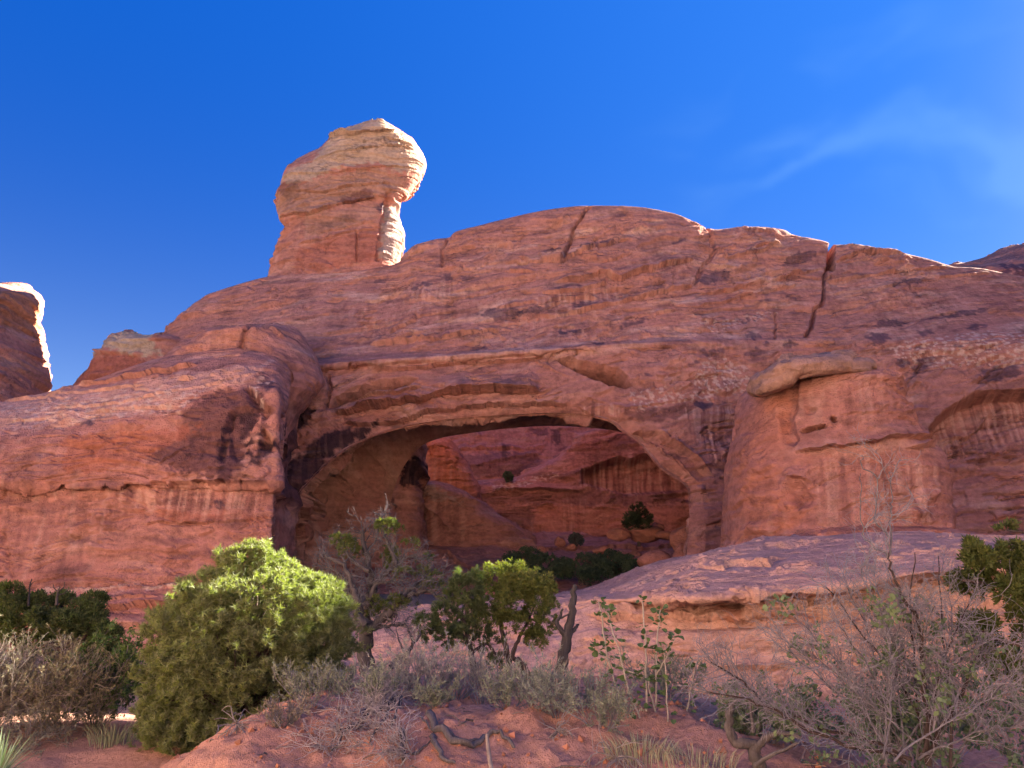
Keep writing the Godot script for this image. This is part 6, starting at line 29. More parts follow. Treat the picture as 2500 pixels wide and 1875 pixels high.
	"left_bounce": [9, 6, [-11,-2,26,-11.72,1.2,25.68,-12.8,2.25,25.2,-14.6,3,24.4,-18.2,2.85,22.8,-20.9,-2,21.6,-13,-2,21,-13.72,4,20.68,-14.8,7.5,20.2,-16.6,10,19.4,-20.2,9.5,17.8,-22.9,-2,16.6,-15,-2,14,-15.72,5.6,13.68,-16.8,10.5,13.2,-18.6,14,12.4,-22.2,13.3,10.8,-24.9,-2,9.6,-17,-2,7,-17.72,6,6.68,-18.8,11.25,6.2,-20.6,15,5.4,-24.2,14.25,3.8,-26.9,-2,2.6,-19.5,-2,0,-20.22,6.4,-0.32,-21.3,12,-0.8,-23.1,16,-1.6,-26.7,15.2,-3.2,-29.4,-2,-4.4,-22,-2,-6,-22.72,6,-6.32,-23.8,11.25,-6.8,-25.6,15,-7.6,-29.2,14.25,-9.2,-31.9,-2,-10.4,-25,-2,-12,-25.72,5.6,-12.32,-26.8,10.5,-12.8,-28.6,14,-13.6,-32.2,13.3,-15.2,-34.9,-2,-16.4,-28.5,-2,-18,-29.22,4,-18.32,-30.3,7.5,-18.8,-32.1,10,-19.6,-35.7,9.5,-21.2,-38.4,-2,-22.4,-31,-2,-22,-31.72,0.8,-22.32,-32.8,1.5,-22.8,-34.6,2,-23.6,-38.2,1.9,-25.2,-40.9,-2,-26.4]],
}
var STAMPS := {
	"fin": [
		["ledge", [-10.82,17.63,-6.91,17.8,-3.56,18.1,0.362,18.33,2.72,18.74], 1.0, 0.5],
		["ledge", [-11.25,20.13,-8.35,20.37,-5.67,20.52,-3.71,20.86,-0.795,21.48], 1.0, 0.45],
		["ledge", [-0.863,28.73,0.411,28.93,2.19,28.78,4.34,28.79,5.52,29.44,7.47,30.11,9.37,31.16], 1.3, 0.45],
		["ledge", [3.38,26.56,5.61,26.76,7.38,27.25,9.07,26.72,10.76,27.38,13.16,28.35,15.91,29.14], 1.4, 0.6],
		["ledge", [2.23,25.15,3.21,25.28,5.29,25.47,7.17,26.09,8.29,26.32], 0.8, 0.4],
		["ledge", [-1.1,26.96,-0.602,27.79,0.406,27.74,2.16,27.58], 0.8, 0.3],
		["ledge", [1.22,22.82,3.72,23,6.37,23.49,8.83,24.24,11.31,24.8,15.39,26.2], 0.8, 0.45],
		["ledge", [2.54,23.18,2.44,23.96,3.18,24.56,5.25,24.69,7.19,24.74], 0.7, 0.3],
		["ledge", [-1.66,23.41,-1.6,23.78,0.39,24.09,2.21,24.51], 0.6, 0.3],
		["ledge", [6.23,21.71,7.89,22.06,10.58,22.9,13.51,23.38], 0.7, 0.3],
		["ledge", [10.56,26.72,10.76,27.38,12.45,27.83], 0.7, 0.4],
		["ledge", [7.36,28.56,8.64,28.81,9.98,29.5], 0.7, 0.4],
		["ledge", [-10.16,20.58,-9.17,22.02,-8.13,22.56,-7.44,23.01], 0.9, 0.3],
		["ledge", [-7.11,23.31,-6.05,23.91,-6.47,24.57], 0.5, 0.25],
		["ledge", [-3.9,24.94,-3.82,26.07,-2.59,26.36], 0.5, 0.15],
		["ledge", [15.21,25.23,19.42,26.33,23.22,27.65,28,29.48], 0.8, 0.4],
		["ledge", [14.94,23.77,18.47,25.01,22.37,26.41,25.01,27.14], 0.7, 0.3],
		["ledge", [20.78,30.49,21.94,31.36,24.62,32.01], 0.8, 0.6],
		["ledge", [17.82,31.84,18.81,29.67,21.79,30.67,24.28,31.77], 0.9, 0.4],
		["ledge", [29.25,30.2,30.06,30.72,31.54,31.3,33.96,31.84,36.37,31.34], 0.8, 0.4],
		["ledge", [27.75,27.86,30.78,28.38,36.52,29.51,39.49,29.73], 0.7, 0.3],
		["ledge", [26.17,23.33,27.03,23.89,27.79,23.96], 0.4, 0.2],
		["ledge", [27.48,26.25,31.58,27.07,37.27,28.19,42.78,28.74], 0.6, 0.2],
		["ledge", [29.03,14.58,30.09,14.66,31.53,14.78], 0.5, 0.2],
		["ledge", [-13.06,14,-10.82,14.38,-8.67,14.84,-6.72,15.07,-5.11,15.61,-2.16,15.76,2.22,15.67], 1.6, 1.5],
		["ledge", [-12.58,14.74,-10.34,15.32,-8.17,15.67,-6.56,16.26], 1.0, 0.6],
		["ledge", [-12.46,13.24,-9.67,13.38,-8.39,13.58,-5.93,14.26,-3.23,14.51,-1.06,14.72,4.38,14.83], 0.9, 0.7],
		["ledge", [-11.89,14.28,-8.65,14.4,-6.49,14.74], 0.3, 0.2],
		["ledge", [2.72,13.92,7.36,13.7,7.88,13.27], 0.35, 0.25],
		["ledge", [4.59,14.8,6.08,14.06,7.58,13.81,8.05,13.38], 0.4, 0.3],
		["ledge", [1.14,18.48,2.25,18.01,3.13,17.47,4.65,16.84], 0.3, 0.2],
		["ledge", [5.04,15.32,6.66,14.97,8.26,14.29,10.46,14.74,13.78,15.22], 0.5, 0.2],
		["ledge", [7.96,12.71,9.25,12.71,10.25,11.71,11.85,10.44,13.22,8.95], 0.5, 0.35],
		["ledge", [10.33,12.82,12.17,11.7,13.37,10.62,14.53,9.39], 0.5, 0.3],
		["ledge", [31.07,10.96,31.51,11.25,33.24,11.95,33.95,12.17], 0.4, 0.2],
		["ledge", [30.57,10.89,33.22,11.02,36.51,11.04], 0.5, 0.3],
		["ledge", [31.79,12.61,32.43,13.03,33.67,13.04,34.07,13.19,34.83,13.69,35.27,14.38,36.28,15.11,37.5,15.16], 0.5, 0.35],
		["groove", [7.08,35.38,6.14,33.82,5.42,32.58,5.1,31.21,4.63,29.64,4.34,28.79], 0.22, 0.6],
		["groove", [-5.72,32.08,-6.14,30.77,-6.08,28.67], 0.2, 0.35],
		["groove", [29.95,33.18,28.68,29.52], 0.38, 4.0],
		["groove", [28.26,29.56,27.52,27.83,26.73,25.66,26.19,24.85,25.67,24.73,25.32,23.86,24.42,22.29,23.57,21.23], 0.2, 0.7],
		["groove", [17.44,34.67,17.97,31.87,17.83,30.28,16.31,28.23,15.45,26.56], 0.25, 0.4],
		["groove", [-13.77,17.09,-13.46,15.92,-13.62,14.75], 0.18, 0.4],
		["groove", [21.86,23.81,21.47,22.13,20.86,20.92], 0.12, 0.25],
		["groove", [33.48,13.05,33.41,11.86,33.57,11.29], 0.12, 0.2],
		["dent", [2.83,18.71,4.67,17.46,6.18,16.66,7.26,16.13,8.35,16.07,8.97,16.27,8.74,17.08,8.01,17.81,6.27,18.27,4.73,18.62], 2.6, 0.55],
		["dent", [-13.55,14.57,-13.07,15.32,-11.62,16.27,-10.47,16.77,-9.62,17.04,-7.74,17.19,-6.82,16.89,-7.45,16.38,-8.41,16,-9.81,15.53,-11.5,14.84,-12.77,14.42], 2.3, 0.5],
		["dent", [30.81,12.56,31.04,13.25,31.47,13.93,32.17,14.53,33.48,15.3,34.57,15.94,37.72,16.06,40.31,15.86,40.77,14.23,39.86,10.9,36.51,11.07,33.23,11.05,31.25,10.93,30.97,11.42], 2.2, 0.3],
		["dent", [8.07,12.82,9.25,12.82,10.53,12.71,12.37,11.59,13.59,10.53,14.55,9.39,13.33,8.9,11.74,10.39,10.15,11.71], 0.6, 0.35],
		["dent", [9.65,25.12,8.19,25.12,7.24,25.44,8.27,26.08,10.1,25.91], 0.35, 0.3],
		["dent", [10.68,30.11,11.15,30.82,13.5,31.78,15.17,31.35,13.34,30.54,11.18,29.95], 0.25, 0.2],
		["dent", [0.284,28.93,0.924,29.34,1.69,29.06,1.42,28.54,0.536,28.49], 0.4, 0.25],
		["dent", [2.21,29.81,4.28,30.27,4.76,29.63,4.47,28.79,2.44,28.76], -0.3, 0.2],
		["dent", [5.82,30.31,6.85,30.39,7.46,29.95,7.37,28.74,5.99,28.92], -0.25, 0.2],
		["dent", [30.71,8.32,32.38,8.42,32.24,7.26,30.52,7.26], 0.15, 0.1],
		["stain", [-16.17,13.82,-15.94,14.62,-14.98,14.8,-14.28,14.29,-14.35,13.83,-15.01,12.93,-15.42,12.7,-16.03,12.48], "black", 0.95],
		["stain", [-16.49,6.64,-16.63,7.51,-16.3,9.2,-15.82,10.5,-15.34,10.93,-14.48,11.82,-13.69,12.48,-12.44,13.04,-10.74,13.26,-9.68,13.6,-10.68,12.48,-12.32,11.54,-13.31,10.72,-14.44,9.31,-15.5,7.42,-16.04,6.69], "black", 0.93],
		["stain", [5.02,14.74,6.12,14.97,8.04,14.29,7.69,13.83,6.08,14.17], "streakpale", 0.8],
		["stain", [9.34,14.29,11.53,14.51,14.38,15.28,14.46,14.82,12.55,13.83,10.36,13.38,8.22,13.6,7.93,14.29], "varnish", 0.7],
		["stain", [8.33,15.67,10.55,16.13,15.03,15.8,14.98,15.21,11.54,14.74,9.34,14.29], "speckle", 0.75],
		["stain", [12.05,14.29,14.94,14.87,17.35,14.82,16.67,10.7,14.51,10.37,13.5,12.06], "streakpale", 0.6],
		["stain", [29.36,20.04,33.41,21.13,40.29,21.54,39,17.77,33.31,18.11,30.28,18.43], "speckle", 0.8],
		["stain", [14.57,21.97,18.75,23.42,22.38,24.5,21.25,23.26,15.63,21.15], "speckle", 0.6],
		["stain", [13.85,18.17,16.88,17.98,18.36,17.12,16.03,15.76,13.63,15.9], "speckle", 0.6],
		["stain", [-10.77,18.2,-7.45,18.51,-1.9,19.35,3.77,19.69,3.73,18.85,-0.76,18.56,-7.48,18.1,-10.83,17.91], "pale", 0.55],
		["stain", [14.71,22.6,11.97,21.31,7.12,19.54,3.73,18.85,7.09,18.93,11.7,19.98,14.18,20.3], "pale", 0.35],
		["stain", [26.96,26.37,28.99,26.94,31.89,27.83,37.78,29.33,38.87,28.78,32.78,27,28.55,25.69], "pale", 0.4],
		["stain", [31.29,13.01,32.61,14.79,34.74,15.83,39.39,15.83,38.56,12.57,34.8,11.89,31.39,11.17], "streakpale", 0.55],
		["stain", [35.7,11.84,37.61,12.29,39.26,11.86,39.03,11,35.54,11.18], "varnish", 0.6],
		["stain", [10.8,31.17,14.89,32.19,15.3,31.35,13.34,30.54,11.2,30.12], "varnish", 0.3],
		["stain", [1.61,24.91,7.75,25.76,9.92,25.43,8.82,24.17,2.79,23.79], "streakpale", 0.45],
		["stain", [-9.77,26.66,-4.63,27.12,-4.53,25.13,-8.87,24.75], "streakpale", 0.35],
		["stain", [13.84,18.07,16.37,18.83,18.9,17.54,17.88,16.04,13.59,15.35], "speckle", 0.7],
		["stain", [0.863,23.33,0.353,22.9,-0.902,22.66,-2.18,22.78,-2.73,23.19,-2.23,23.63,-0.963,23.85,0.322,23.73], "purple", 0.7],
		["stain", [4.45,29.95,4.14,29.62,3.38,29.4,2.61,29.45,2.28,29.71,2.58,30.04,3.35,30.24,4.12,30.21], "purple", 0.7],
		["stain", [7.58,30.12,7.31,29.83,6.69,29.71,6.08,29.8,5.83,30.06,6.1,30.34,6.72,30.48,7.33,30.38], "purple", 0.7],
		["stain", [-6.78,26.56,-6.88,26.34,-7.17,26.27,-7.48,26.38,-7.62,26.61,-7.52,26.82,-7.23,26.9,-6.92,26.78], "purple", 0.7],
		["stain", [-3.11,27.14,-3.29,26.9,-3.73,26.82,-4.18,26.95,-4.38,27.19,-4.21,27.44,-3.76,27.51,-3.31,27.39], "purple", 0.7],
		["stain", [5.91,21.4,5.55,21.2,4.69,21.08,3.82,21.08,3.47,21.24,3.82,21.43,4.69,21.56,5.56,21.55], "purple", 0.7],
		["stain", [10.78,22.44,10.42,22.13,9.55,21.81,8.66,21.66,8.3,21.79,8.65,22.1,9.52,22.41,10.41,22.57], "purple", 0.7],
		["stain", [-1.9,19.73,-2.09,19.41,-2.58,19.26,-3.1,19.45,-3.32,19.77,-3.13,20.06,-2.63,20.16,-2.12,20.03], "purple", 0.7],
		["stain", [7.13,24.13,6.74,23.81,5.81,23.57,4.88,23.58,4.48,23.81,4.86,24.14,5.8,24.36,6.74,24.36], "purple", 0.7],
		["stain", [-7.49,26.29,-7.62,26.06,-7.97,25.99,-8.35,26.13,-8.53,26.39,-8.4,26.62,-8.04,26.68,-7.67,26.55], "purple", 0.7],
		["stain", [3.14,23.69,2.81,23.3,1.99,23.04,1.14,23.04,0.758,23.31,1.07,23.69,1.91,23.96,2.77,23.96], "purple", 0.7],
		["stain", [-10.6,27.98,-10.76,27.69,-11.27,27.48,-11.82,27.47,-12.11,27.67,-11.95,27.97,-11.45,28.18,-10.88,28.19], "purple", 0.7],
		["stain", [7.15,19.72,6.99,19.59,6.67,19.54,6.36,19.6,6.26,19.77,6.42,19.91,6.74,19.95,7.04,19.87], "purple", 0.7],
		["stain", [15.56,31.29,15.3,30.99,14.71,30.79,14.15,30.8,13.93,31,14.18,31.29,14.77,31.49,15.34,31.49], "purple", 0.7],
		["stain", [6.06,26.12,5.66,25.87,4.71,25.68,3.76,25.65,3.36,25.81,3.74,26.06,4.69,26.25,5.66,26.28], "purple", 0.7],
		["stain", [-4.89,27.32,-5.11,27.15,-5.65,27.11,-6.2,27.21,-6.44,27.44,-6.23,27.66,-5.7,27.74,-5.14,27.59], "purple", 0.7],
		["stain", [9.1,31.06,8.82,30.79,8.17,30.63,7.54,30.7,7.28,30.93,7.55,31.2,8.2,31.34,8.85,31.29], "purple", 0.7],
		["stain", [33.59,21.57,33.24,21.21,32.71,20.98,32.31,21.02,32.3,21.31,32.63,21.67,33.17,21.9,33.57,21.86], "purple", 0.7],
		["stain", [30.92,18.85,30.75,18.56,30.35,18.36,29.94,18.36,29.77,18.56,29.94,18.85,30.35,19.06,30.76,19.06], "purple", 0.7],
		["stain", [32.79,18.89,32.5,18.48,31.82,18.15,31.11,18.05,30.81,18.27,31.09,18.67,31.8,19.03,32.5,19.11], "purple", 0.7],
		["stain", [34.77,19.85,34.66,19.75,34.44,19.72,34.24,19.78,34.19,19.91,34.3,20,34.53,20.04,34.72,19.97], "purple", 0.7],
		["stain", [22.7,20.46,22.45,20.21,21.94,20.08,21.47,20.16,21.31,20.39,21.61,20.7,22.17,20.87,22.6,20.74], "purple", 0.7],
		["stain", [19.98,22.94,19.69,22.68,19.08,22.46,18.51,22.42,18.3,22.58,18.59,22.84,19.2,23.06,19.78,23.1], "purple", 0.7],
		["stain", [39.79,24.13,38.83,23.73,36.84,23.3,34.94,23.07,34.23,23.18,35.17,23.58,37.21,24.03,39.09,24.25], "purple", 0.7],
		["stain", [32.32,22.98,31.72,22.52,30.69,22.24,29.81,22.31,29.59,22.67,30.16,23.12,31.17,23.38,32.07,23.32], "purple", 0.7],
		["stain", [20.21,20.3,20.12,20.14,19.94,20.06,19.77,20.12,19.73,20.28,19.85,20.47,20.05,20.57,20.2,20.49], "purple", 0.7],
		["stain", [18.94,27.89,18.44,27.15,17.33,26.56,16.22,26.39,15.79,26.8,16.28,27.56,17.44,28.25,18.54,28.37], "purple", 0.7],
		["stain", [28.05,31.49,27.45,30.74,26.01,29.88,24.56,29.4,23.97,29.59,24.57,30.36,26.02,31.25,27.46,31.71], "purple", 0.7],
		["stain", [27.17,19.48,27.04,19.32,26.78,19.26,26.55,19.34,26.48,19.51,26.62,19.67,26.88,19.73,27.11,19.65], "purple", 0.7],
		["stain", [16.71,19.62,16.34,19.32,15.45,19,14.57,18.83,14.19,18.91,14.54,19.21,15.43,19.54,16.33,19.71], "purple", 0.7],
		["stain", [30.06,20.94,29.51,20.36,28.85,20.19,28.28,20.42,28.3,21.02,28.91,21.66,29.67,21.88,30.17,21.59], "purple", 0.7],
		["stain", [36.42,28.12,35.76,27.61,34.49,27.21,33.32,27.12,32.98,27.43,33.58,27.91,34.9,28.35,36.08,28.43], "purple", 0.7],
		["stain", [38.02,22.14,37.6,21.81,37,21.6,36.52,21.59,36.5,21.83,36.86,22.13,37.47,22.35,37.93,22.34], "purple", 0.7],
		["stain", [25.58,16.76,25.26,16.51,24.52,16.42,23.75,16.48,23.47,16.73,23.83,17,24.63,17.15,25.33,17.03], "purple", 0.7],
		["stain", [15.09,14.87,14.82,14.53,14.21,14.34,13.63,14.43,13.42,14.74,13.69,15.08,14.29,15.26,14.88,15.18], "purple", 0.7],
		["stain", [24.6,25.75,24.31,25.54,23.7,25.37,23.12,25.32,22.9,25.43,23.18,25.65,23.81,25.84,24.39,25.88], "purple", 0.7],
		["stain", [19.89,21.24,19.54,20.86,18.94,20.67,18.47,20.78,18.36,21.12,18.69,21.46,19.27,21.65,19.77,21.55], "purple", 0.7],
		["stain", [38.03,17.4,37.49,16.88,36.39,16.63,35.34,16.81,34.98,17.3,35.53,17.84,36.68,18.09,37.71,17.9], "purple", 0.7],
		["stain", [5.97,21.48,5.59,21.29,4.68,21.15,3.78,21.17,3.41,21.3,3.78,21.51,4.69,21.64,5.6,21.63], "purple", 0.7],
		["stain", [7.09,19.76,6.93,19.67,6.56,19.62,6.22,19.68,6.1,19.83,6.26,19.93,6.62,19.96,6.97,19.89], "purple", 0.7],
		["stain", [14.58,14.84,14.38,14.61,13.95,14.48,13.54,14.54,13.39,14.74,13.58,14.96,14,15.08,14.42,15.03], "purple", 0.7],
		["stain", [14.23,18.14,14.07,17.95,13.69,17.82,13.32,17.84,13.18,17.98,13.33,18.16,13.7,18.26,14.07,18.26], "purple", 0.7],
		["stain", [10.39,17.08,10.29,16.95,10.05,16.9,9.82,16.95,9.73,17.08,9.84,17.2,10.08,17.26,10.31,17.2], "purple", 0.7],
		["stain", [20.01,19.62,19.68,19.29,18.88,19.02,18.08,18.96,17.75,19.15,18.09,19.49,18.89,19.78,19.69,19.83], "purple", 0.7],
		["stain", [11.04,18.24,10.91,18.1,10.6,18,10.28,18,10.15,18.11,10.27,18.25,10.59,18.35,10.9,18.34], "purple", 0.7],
	],
	"buttress": [
		["ledge", [-28.75,6.97,-27.84,6.99,-23.98,7.05,-20.87,7.13,-19.43,7.17,-16.31,7.37,-14.83,7.33,-13.02,7.23], 2.2, 0.55],
		["ledge", [-28.7,1.66,-24.54,1.7,-20.75,1.82,-16.95,1.93,-14.13,2.03], 0.5, -0.35],
		["ledge", [-27.98,0.652,-22.05,0.709,-20.59,0.753,-17.62,0.806,-13.75,0.839], 0.9, 0.5],
		["ledge", [-27.35,-0.217,-20.61,-0.193,-18.83,-0.126,-17.74,-0.092,-13.42,-0.072], 0.8, 0.5],
		["ledge", [-28.25,1.01,-21.32,1.06,-17.62,1.2], 0.3, 0.15],
		["ledge", [-27.62,14.09,-25.38,14.05,-22.77,14.27,-21.39,14.53,-19.24,15.05], 0.5, 0.35],
		["ledge", [-32.75,13.27,-29.21,13.35,-24.77,13.27,-21.84,13.53], 0.4, 0.2],
		["ledge", [-20.23,13.61,-18.65,13.83,-18.7,14.13], 0.5, 0.35],
		["ledge", [-24.73,11.76,-20.87,11.65,-18.69,11.78], 0.3, 0.15],
		["ledge", [-27.56,12.03,-23.05,12.2,-20.45,12.7,-16.98,13.21,-14.22,14.44], 0.35, 0.15],
		["ledge", [-20.18,5.03,-19.01,5.15,-16.61,5.13,-13.89,5.19], 0.5, 0.2],
		["ledge", [-21.69,5.63,-20.05,5.43,-20.18,5.03], 0.3, 0.12],
		["ledge", [-21.41,2.64,-19.49,2.74,-18.89,2.69], 0.25, 0.12],
		["ledge", [-18.64,2.45,-17.51,2.59,-16.99,2.45], 0.25, 0.12],
		["ledge", [-25.06,9.21,-23.67,7.83,-23.88,7.22], 0.3, 0.15],
		["ledge", [-19.71,7.83,-19,8.45,-17.88,9.18,-17.32,9.6], 0.4, 0.2],
		["groove", [-27.84,6.95,-27.96,6.54], 0.2, 0.3],
		["groove", [-26.82,3.46,-27.11,4.04,-27.42,4.44], 0.25, 0.2],
		["groove", [-26.82,3.46,-26.15,2.4], 0.15, 0.15],
		["groove", [-15.94,8.55,-15.86,10.24,-15.69,11.12], 0.2, 0.3],
		["dent", [-15.79,11.12,-15.5,11.56,-14.86,11.76,-14.31,11.53,-14.06,11.04,-14.44,10.27,-14.62,9.52,-14.66,8.47,-15.2,8.25,-15.72,9.29,-15.94,10.24], 0.4, 0.2],
		["dent", [-13.9,10.71,-13.35,11.3,-15.29,13.13,-15.57,12.74,-13.38,9.94,-13.17,8.86,-14.12,9.1,-14.13,10.06], 0.7, 0.3],
		["dent", [-16.91,4.44,-16.54,4.63,-15.76,4.73,-16.02,4.48,-16.7,4.34], 0.2, 0.1],
		["stain", [-37.08,12.97,-32.8,13.37,-30.02,13.95,-25.06,13.67,-22.08,13.97,-19.34,14.29,-15.82,14.69,-15.07,15.76,-15.23,13.28,-18.09,12.59,-19.44,11.41,-23.34,11.04,-26.66,10.53,-29.46,10.53,-33.58,10.55], "pale", 0.6],
		["stain", [-31.81,12.66,-24.59,13.01,-20.68,13.17,-17.35,13,-18.54,11.38,-23.34,11.04,-28.66,10.71], "speckle", 0.75],
		["stain", [-18.76,11.48,-17.26,12.55,-16.11,12.84,-14.05,12.46,-14.22,11.52,-15.73,10.61,-15.99,7.58,-17.86,7.58,-20.03,8.49,-19.77,9.33,-17.15,10.62,-18.2,11.09], "varnish", 0.92],
		["stain", [-15.96,7.25,-15.93,9.74,-15.8,11.05,-15.56,11.6,-14.76,11.79,-14.21,11.43,-14.55,10.2,-14.93,9.34,-14.81,8.25,-15.35,7.42], "purple", 1.0],
		["stain", [-18.54,11.38,-17.12,12.44,-15.9,12.72,-14.2,12.36,-14.2,11.34,-14.86,9.42,-14.74,7.59,-15.96,7.25,-17.45,7.58,-19.65,8.65,-18.76,9.76], "varnish", 0.8],
		["stain", [-15.58,11.23,-14.82,11.65,-14.28,11.34,-14.62,10.11,-14.98,9.76,-15.36,10.27], "black", 0.75],
		["stain", [-14.62,9.43,-14.05,10.12,-13.36,10.15,-15.13,9.9,-13.54,8.11,-14.42,8.26], "black", 0.9],
		["stain", [-14.16,9.61,-13.32,9.88,-13.18,8.91,-13.65,8.52,-14.15,8.76], "black", 1.0],
		["stain", [-14.18,10.55,-13.38,11.48,-15.48,13.21,-13.66,10.63,-13.69,9.7], "varnish", 0.8],
		["stain", [-16.16,10.17,-15.94,10.35,-15.57,8.07,-15.89,7.41], "black", 0.8],
		["stain", [-17.93,9.75,-17.61,9.84,-17.53,8.73,-17.75,8.57], "black", 0.55],
		["stain", [-17.2,9.92,-16.96,10,-16.87,8.73,-17.09,8.57], "black", 0.6],
		["stain", [-15.31,13.91,-14.17,13.66,-13.79,13.28,-13.56,12.55,-14.58,12.93], "purple", 0.8],
		["stain", [-14.32,12.93,-13.87,13.58,-15.38,13.32,-14.09,11.16,-14.13,11.97], "speckle", 0.9],
		["stain", [-28.48,9.12,-26.06,9.37,-24.03,8.07,-26.3,7.25,-27.92,7.25], "varnish", 0.3],
		["stain", [-25.35,10.11,-20.42,10.39,-17.19,10.35,-20.03,8.49,-23.13,7.66,-24.6,8.07], "rust", 0.55],
		["stain", [-24.97,11.11,-24.32,11.14,-23.93,10.76,-24.67,10.79], "purple", 0.8],
		["stain", [-19.34,6.44,-17.85,6.54,-16.78,6.23,-14.84,6.45,-13.65,6.27,-14.26,5.85,-17.7,5.73,-18.94,5.93], "varnish", 0.7],
		["stain", [-16.54,6.03,-15.98,6.29,-15.64,6.03,-16.22,5.88], "purple", 0.9],
		["stain", [-21.96,7.05,-16.8,7.17,-13.43,7.09,-13.32,5.16,-18.6,5.13,-21.42,6.24], "streakpale", 0.55],
		["stain", [-20.73,5.83,-13.47,5.66,-13.33,5.21,-18.6,5.13], "rust", 0.5],
		["stain", [-17.69,3.36,-16.73,3.46,-16.47,3.17,-17.42,3.02], "varnish", 0.5],
		["stain", [-26.91,6.44,-23.69,6.44,-23.14,5.83,-25.67,5.53], "varnish", 0.4],
		["stain", [-24.97,1.61,-20.74,1.79,-16.94,1.92,-16.89,1.75,-21.62,1.61,-24.91,1.52], "white", 0.6],
		["stain", [-19.72,-0.15,-17.03,-0.067,-16.87,-0.854,-19.13,-0.608], "pale", 0.4],
	],
	"tower": [
		["ledge", [-21.76,35.24,-18.93,35.22,-16.34,36.48,-14.49,37.12,-12.61,37.59], 1.0, 0.5],
		["ledge", [-22.21,37.68,-17.99,37.67,-15.34,38.49,-11.28,39.22], 0.8, 0.3],
		["ledge", [-22.08,39.26,-16.75,39.74,-12.7,40.75,-8.95,41.12], 0.6, 0.25],
		["ledge", [-19.14,40.71,-16.85,41.88,-12.76,42.7,-9.42,43.25], 0.5, 0.3],
		["ledge", [-18.02,44.13,-15.59,43.76,-13.79,44.13,-11.26,44.51], 0.5, 0.6],
		["ledge", [-19.92,32.18,-16.92,33.07,-15.11,33.81,-12.33,34.39], 0.5, 0.25],
		["ledge", [-22.44,30.22,-19.82,30.72], 0.5, 0.3],
		["ledge", [-18.27,33.43,-15.78,34.05,-12.52,35.32], 0.4, 0.2],
		["ledge", [-13.08,43.63,-10.6,43.49,-9.32,43.47], 0.3, 0.3],
		["groove", [-14.44,33.72,-14.32,31.08], 0.12, 0.3],
		["groove", [-11.8,37.98,-12.04,36.08,-12.2,34.41,-12.48,31.26], 0.3, 0.4],
		["groove", [-15.88,33.3,-16.89,32.35,-17.1,31.46], 0.1, 0.15],
		["stain", [-21.97,39.63,-19.02,40.89,-18.15,43.75,-14.77,48.11,-11.46,45.49,-9.02,44.8,-8.76,42.99,-8.97,40.79,-10.63,40.23,-12.71,41.18,-16.77,40.06,-19.39,38.5,-22.1,38.75], "cream", 0.75],
		["stain", [-22.21,37.68,-20.8,38.27,-16.74,39.59,-12.7,40.75,-10.62,39.93,-9.03,40.78,-10.85,38.18,-12.61,37.59,-16.34,36.48,-18.92,35.07,-21.76,35.24], "tan", 0.7],
		["stain", [-16.36,36.94,-15.31,37.75,-13.17,38.54,-13.01,37.55,-14.74,36.77,-16.2,36.49], "varnish", 0.8],
		["stain", [-12.86,36.83,-12.34,37.3,-12.02,37.18,-12.05,36.24,-12.55,35.87,-12.86,36.21], "purple", 1.0],
		["stain", [-12.06,36.55,-11.53,37.41,-11.47,35.86,-11.72,35.03,-12.05,35.25], "black", 0.7],
		["stain", [-12.2,34.41,-12.07,36.86,-11.11,37.95,-10.75,35.3,-11.03,31.27,-12.49,31.41], "greywhite", 0.85],
		["stain", [-18.09,34.65,-15.22,35.66,-14.79,35.09,-15.66,34.36,-17.76,33.9], "black", 0.5],
		["stain", [-22.05,38.97,-20.25,38.81,-19.47,37.58,-20.65,36.26,-22.06,37.9], "black", 0.4],
		["stain", [-16.19,42.4,-12.8,43.66,-10.1,43.76,-10.16,42.86,-15.48,41.82], "blackspeck", 0.5],
		["stain", [-19.24,40.36,-16.94,40.94,-17.31,40.15,-18.63,39.45], "blackspeck", 0.5],
		["stain", [-20.01,31.59,-16.4,33.26,-12.45,34.21,-12.61,31.25,-17.52,29.68,-19.72,29.42], "red", 0.6],
		["stain", [-19.47,35.2,-16.57,36,-12.6,37.04,-12.51,35.16,-16.43,33.85,-19.01,32.51], "tan", 0.4],
	],
	"pillar": [
		["ledge", [-41.17,21.78,-40.86,22.51,-39.76,22.65], 0.6, 0.4],
		["ledge", [-40.8,20.82,-40.53,21.83,-39.13,21.75], 0.6, 0.3],
		["ledge", [-40.3,19.22,-39.76,20.02,-38.64,20.22], 0.7, 0.4],
		["ledge", [-39.84,17.45,-39.22,18.5,-38.04,19.46], 0.5, 0.2],
		["stain", [-44.49,25.11,-42.04,26.05,-39.65,24.99,-39.52,23.42,-39.76,22.65,-42.04,21.11], "orange", 0.7],
		["stain", [-41.44,18.75,-38.64,20.22,-38.04,19.46,-39.13,18.23,-41.11,17.4], "tan", 0.4],
		["stain", [-40.72,20.68,-39.15,21.88,-38.82,20.6,-40.35,19.4], "red", 0.5],
	],
	"paledome": [
		["stain", [-35.21,17.64,-33.32,19.45,-31.97,19.69,-29.85,19.42,-28.76,19.52,-28.41,16.4,-35.27,16.97], "red", 0.9],
		["stain", [-33.93,19.34,-33.17,20.6,-31.68,21.5,-29.79,22.66,-27.74,19.5,-29.85,19.42,-32.69,20.16,-33.32,19.45], "cream", 0.9],
		["ledge", [-33.93,19.34,-33.5,19.97,-31.97,19.69,-29.85,19.42,-28.76,19.52], 0.6, 0.35],
		["ledge", [-33.33,20.71,-29.95,20.21,-28.28,20.69], 0.4, 0.25],
	],
	"hump": [
		["groove", [-17.54,18.52,-17.82,17.66,-17.9,16.94], 0.2, 0.35],
		["ledge", [-17.36,18.26,-16.49,18.74,-15.81,18.33,-15.34,17.88], 0.3, 0.25],
	],
	"farfin": [
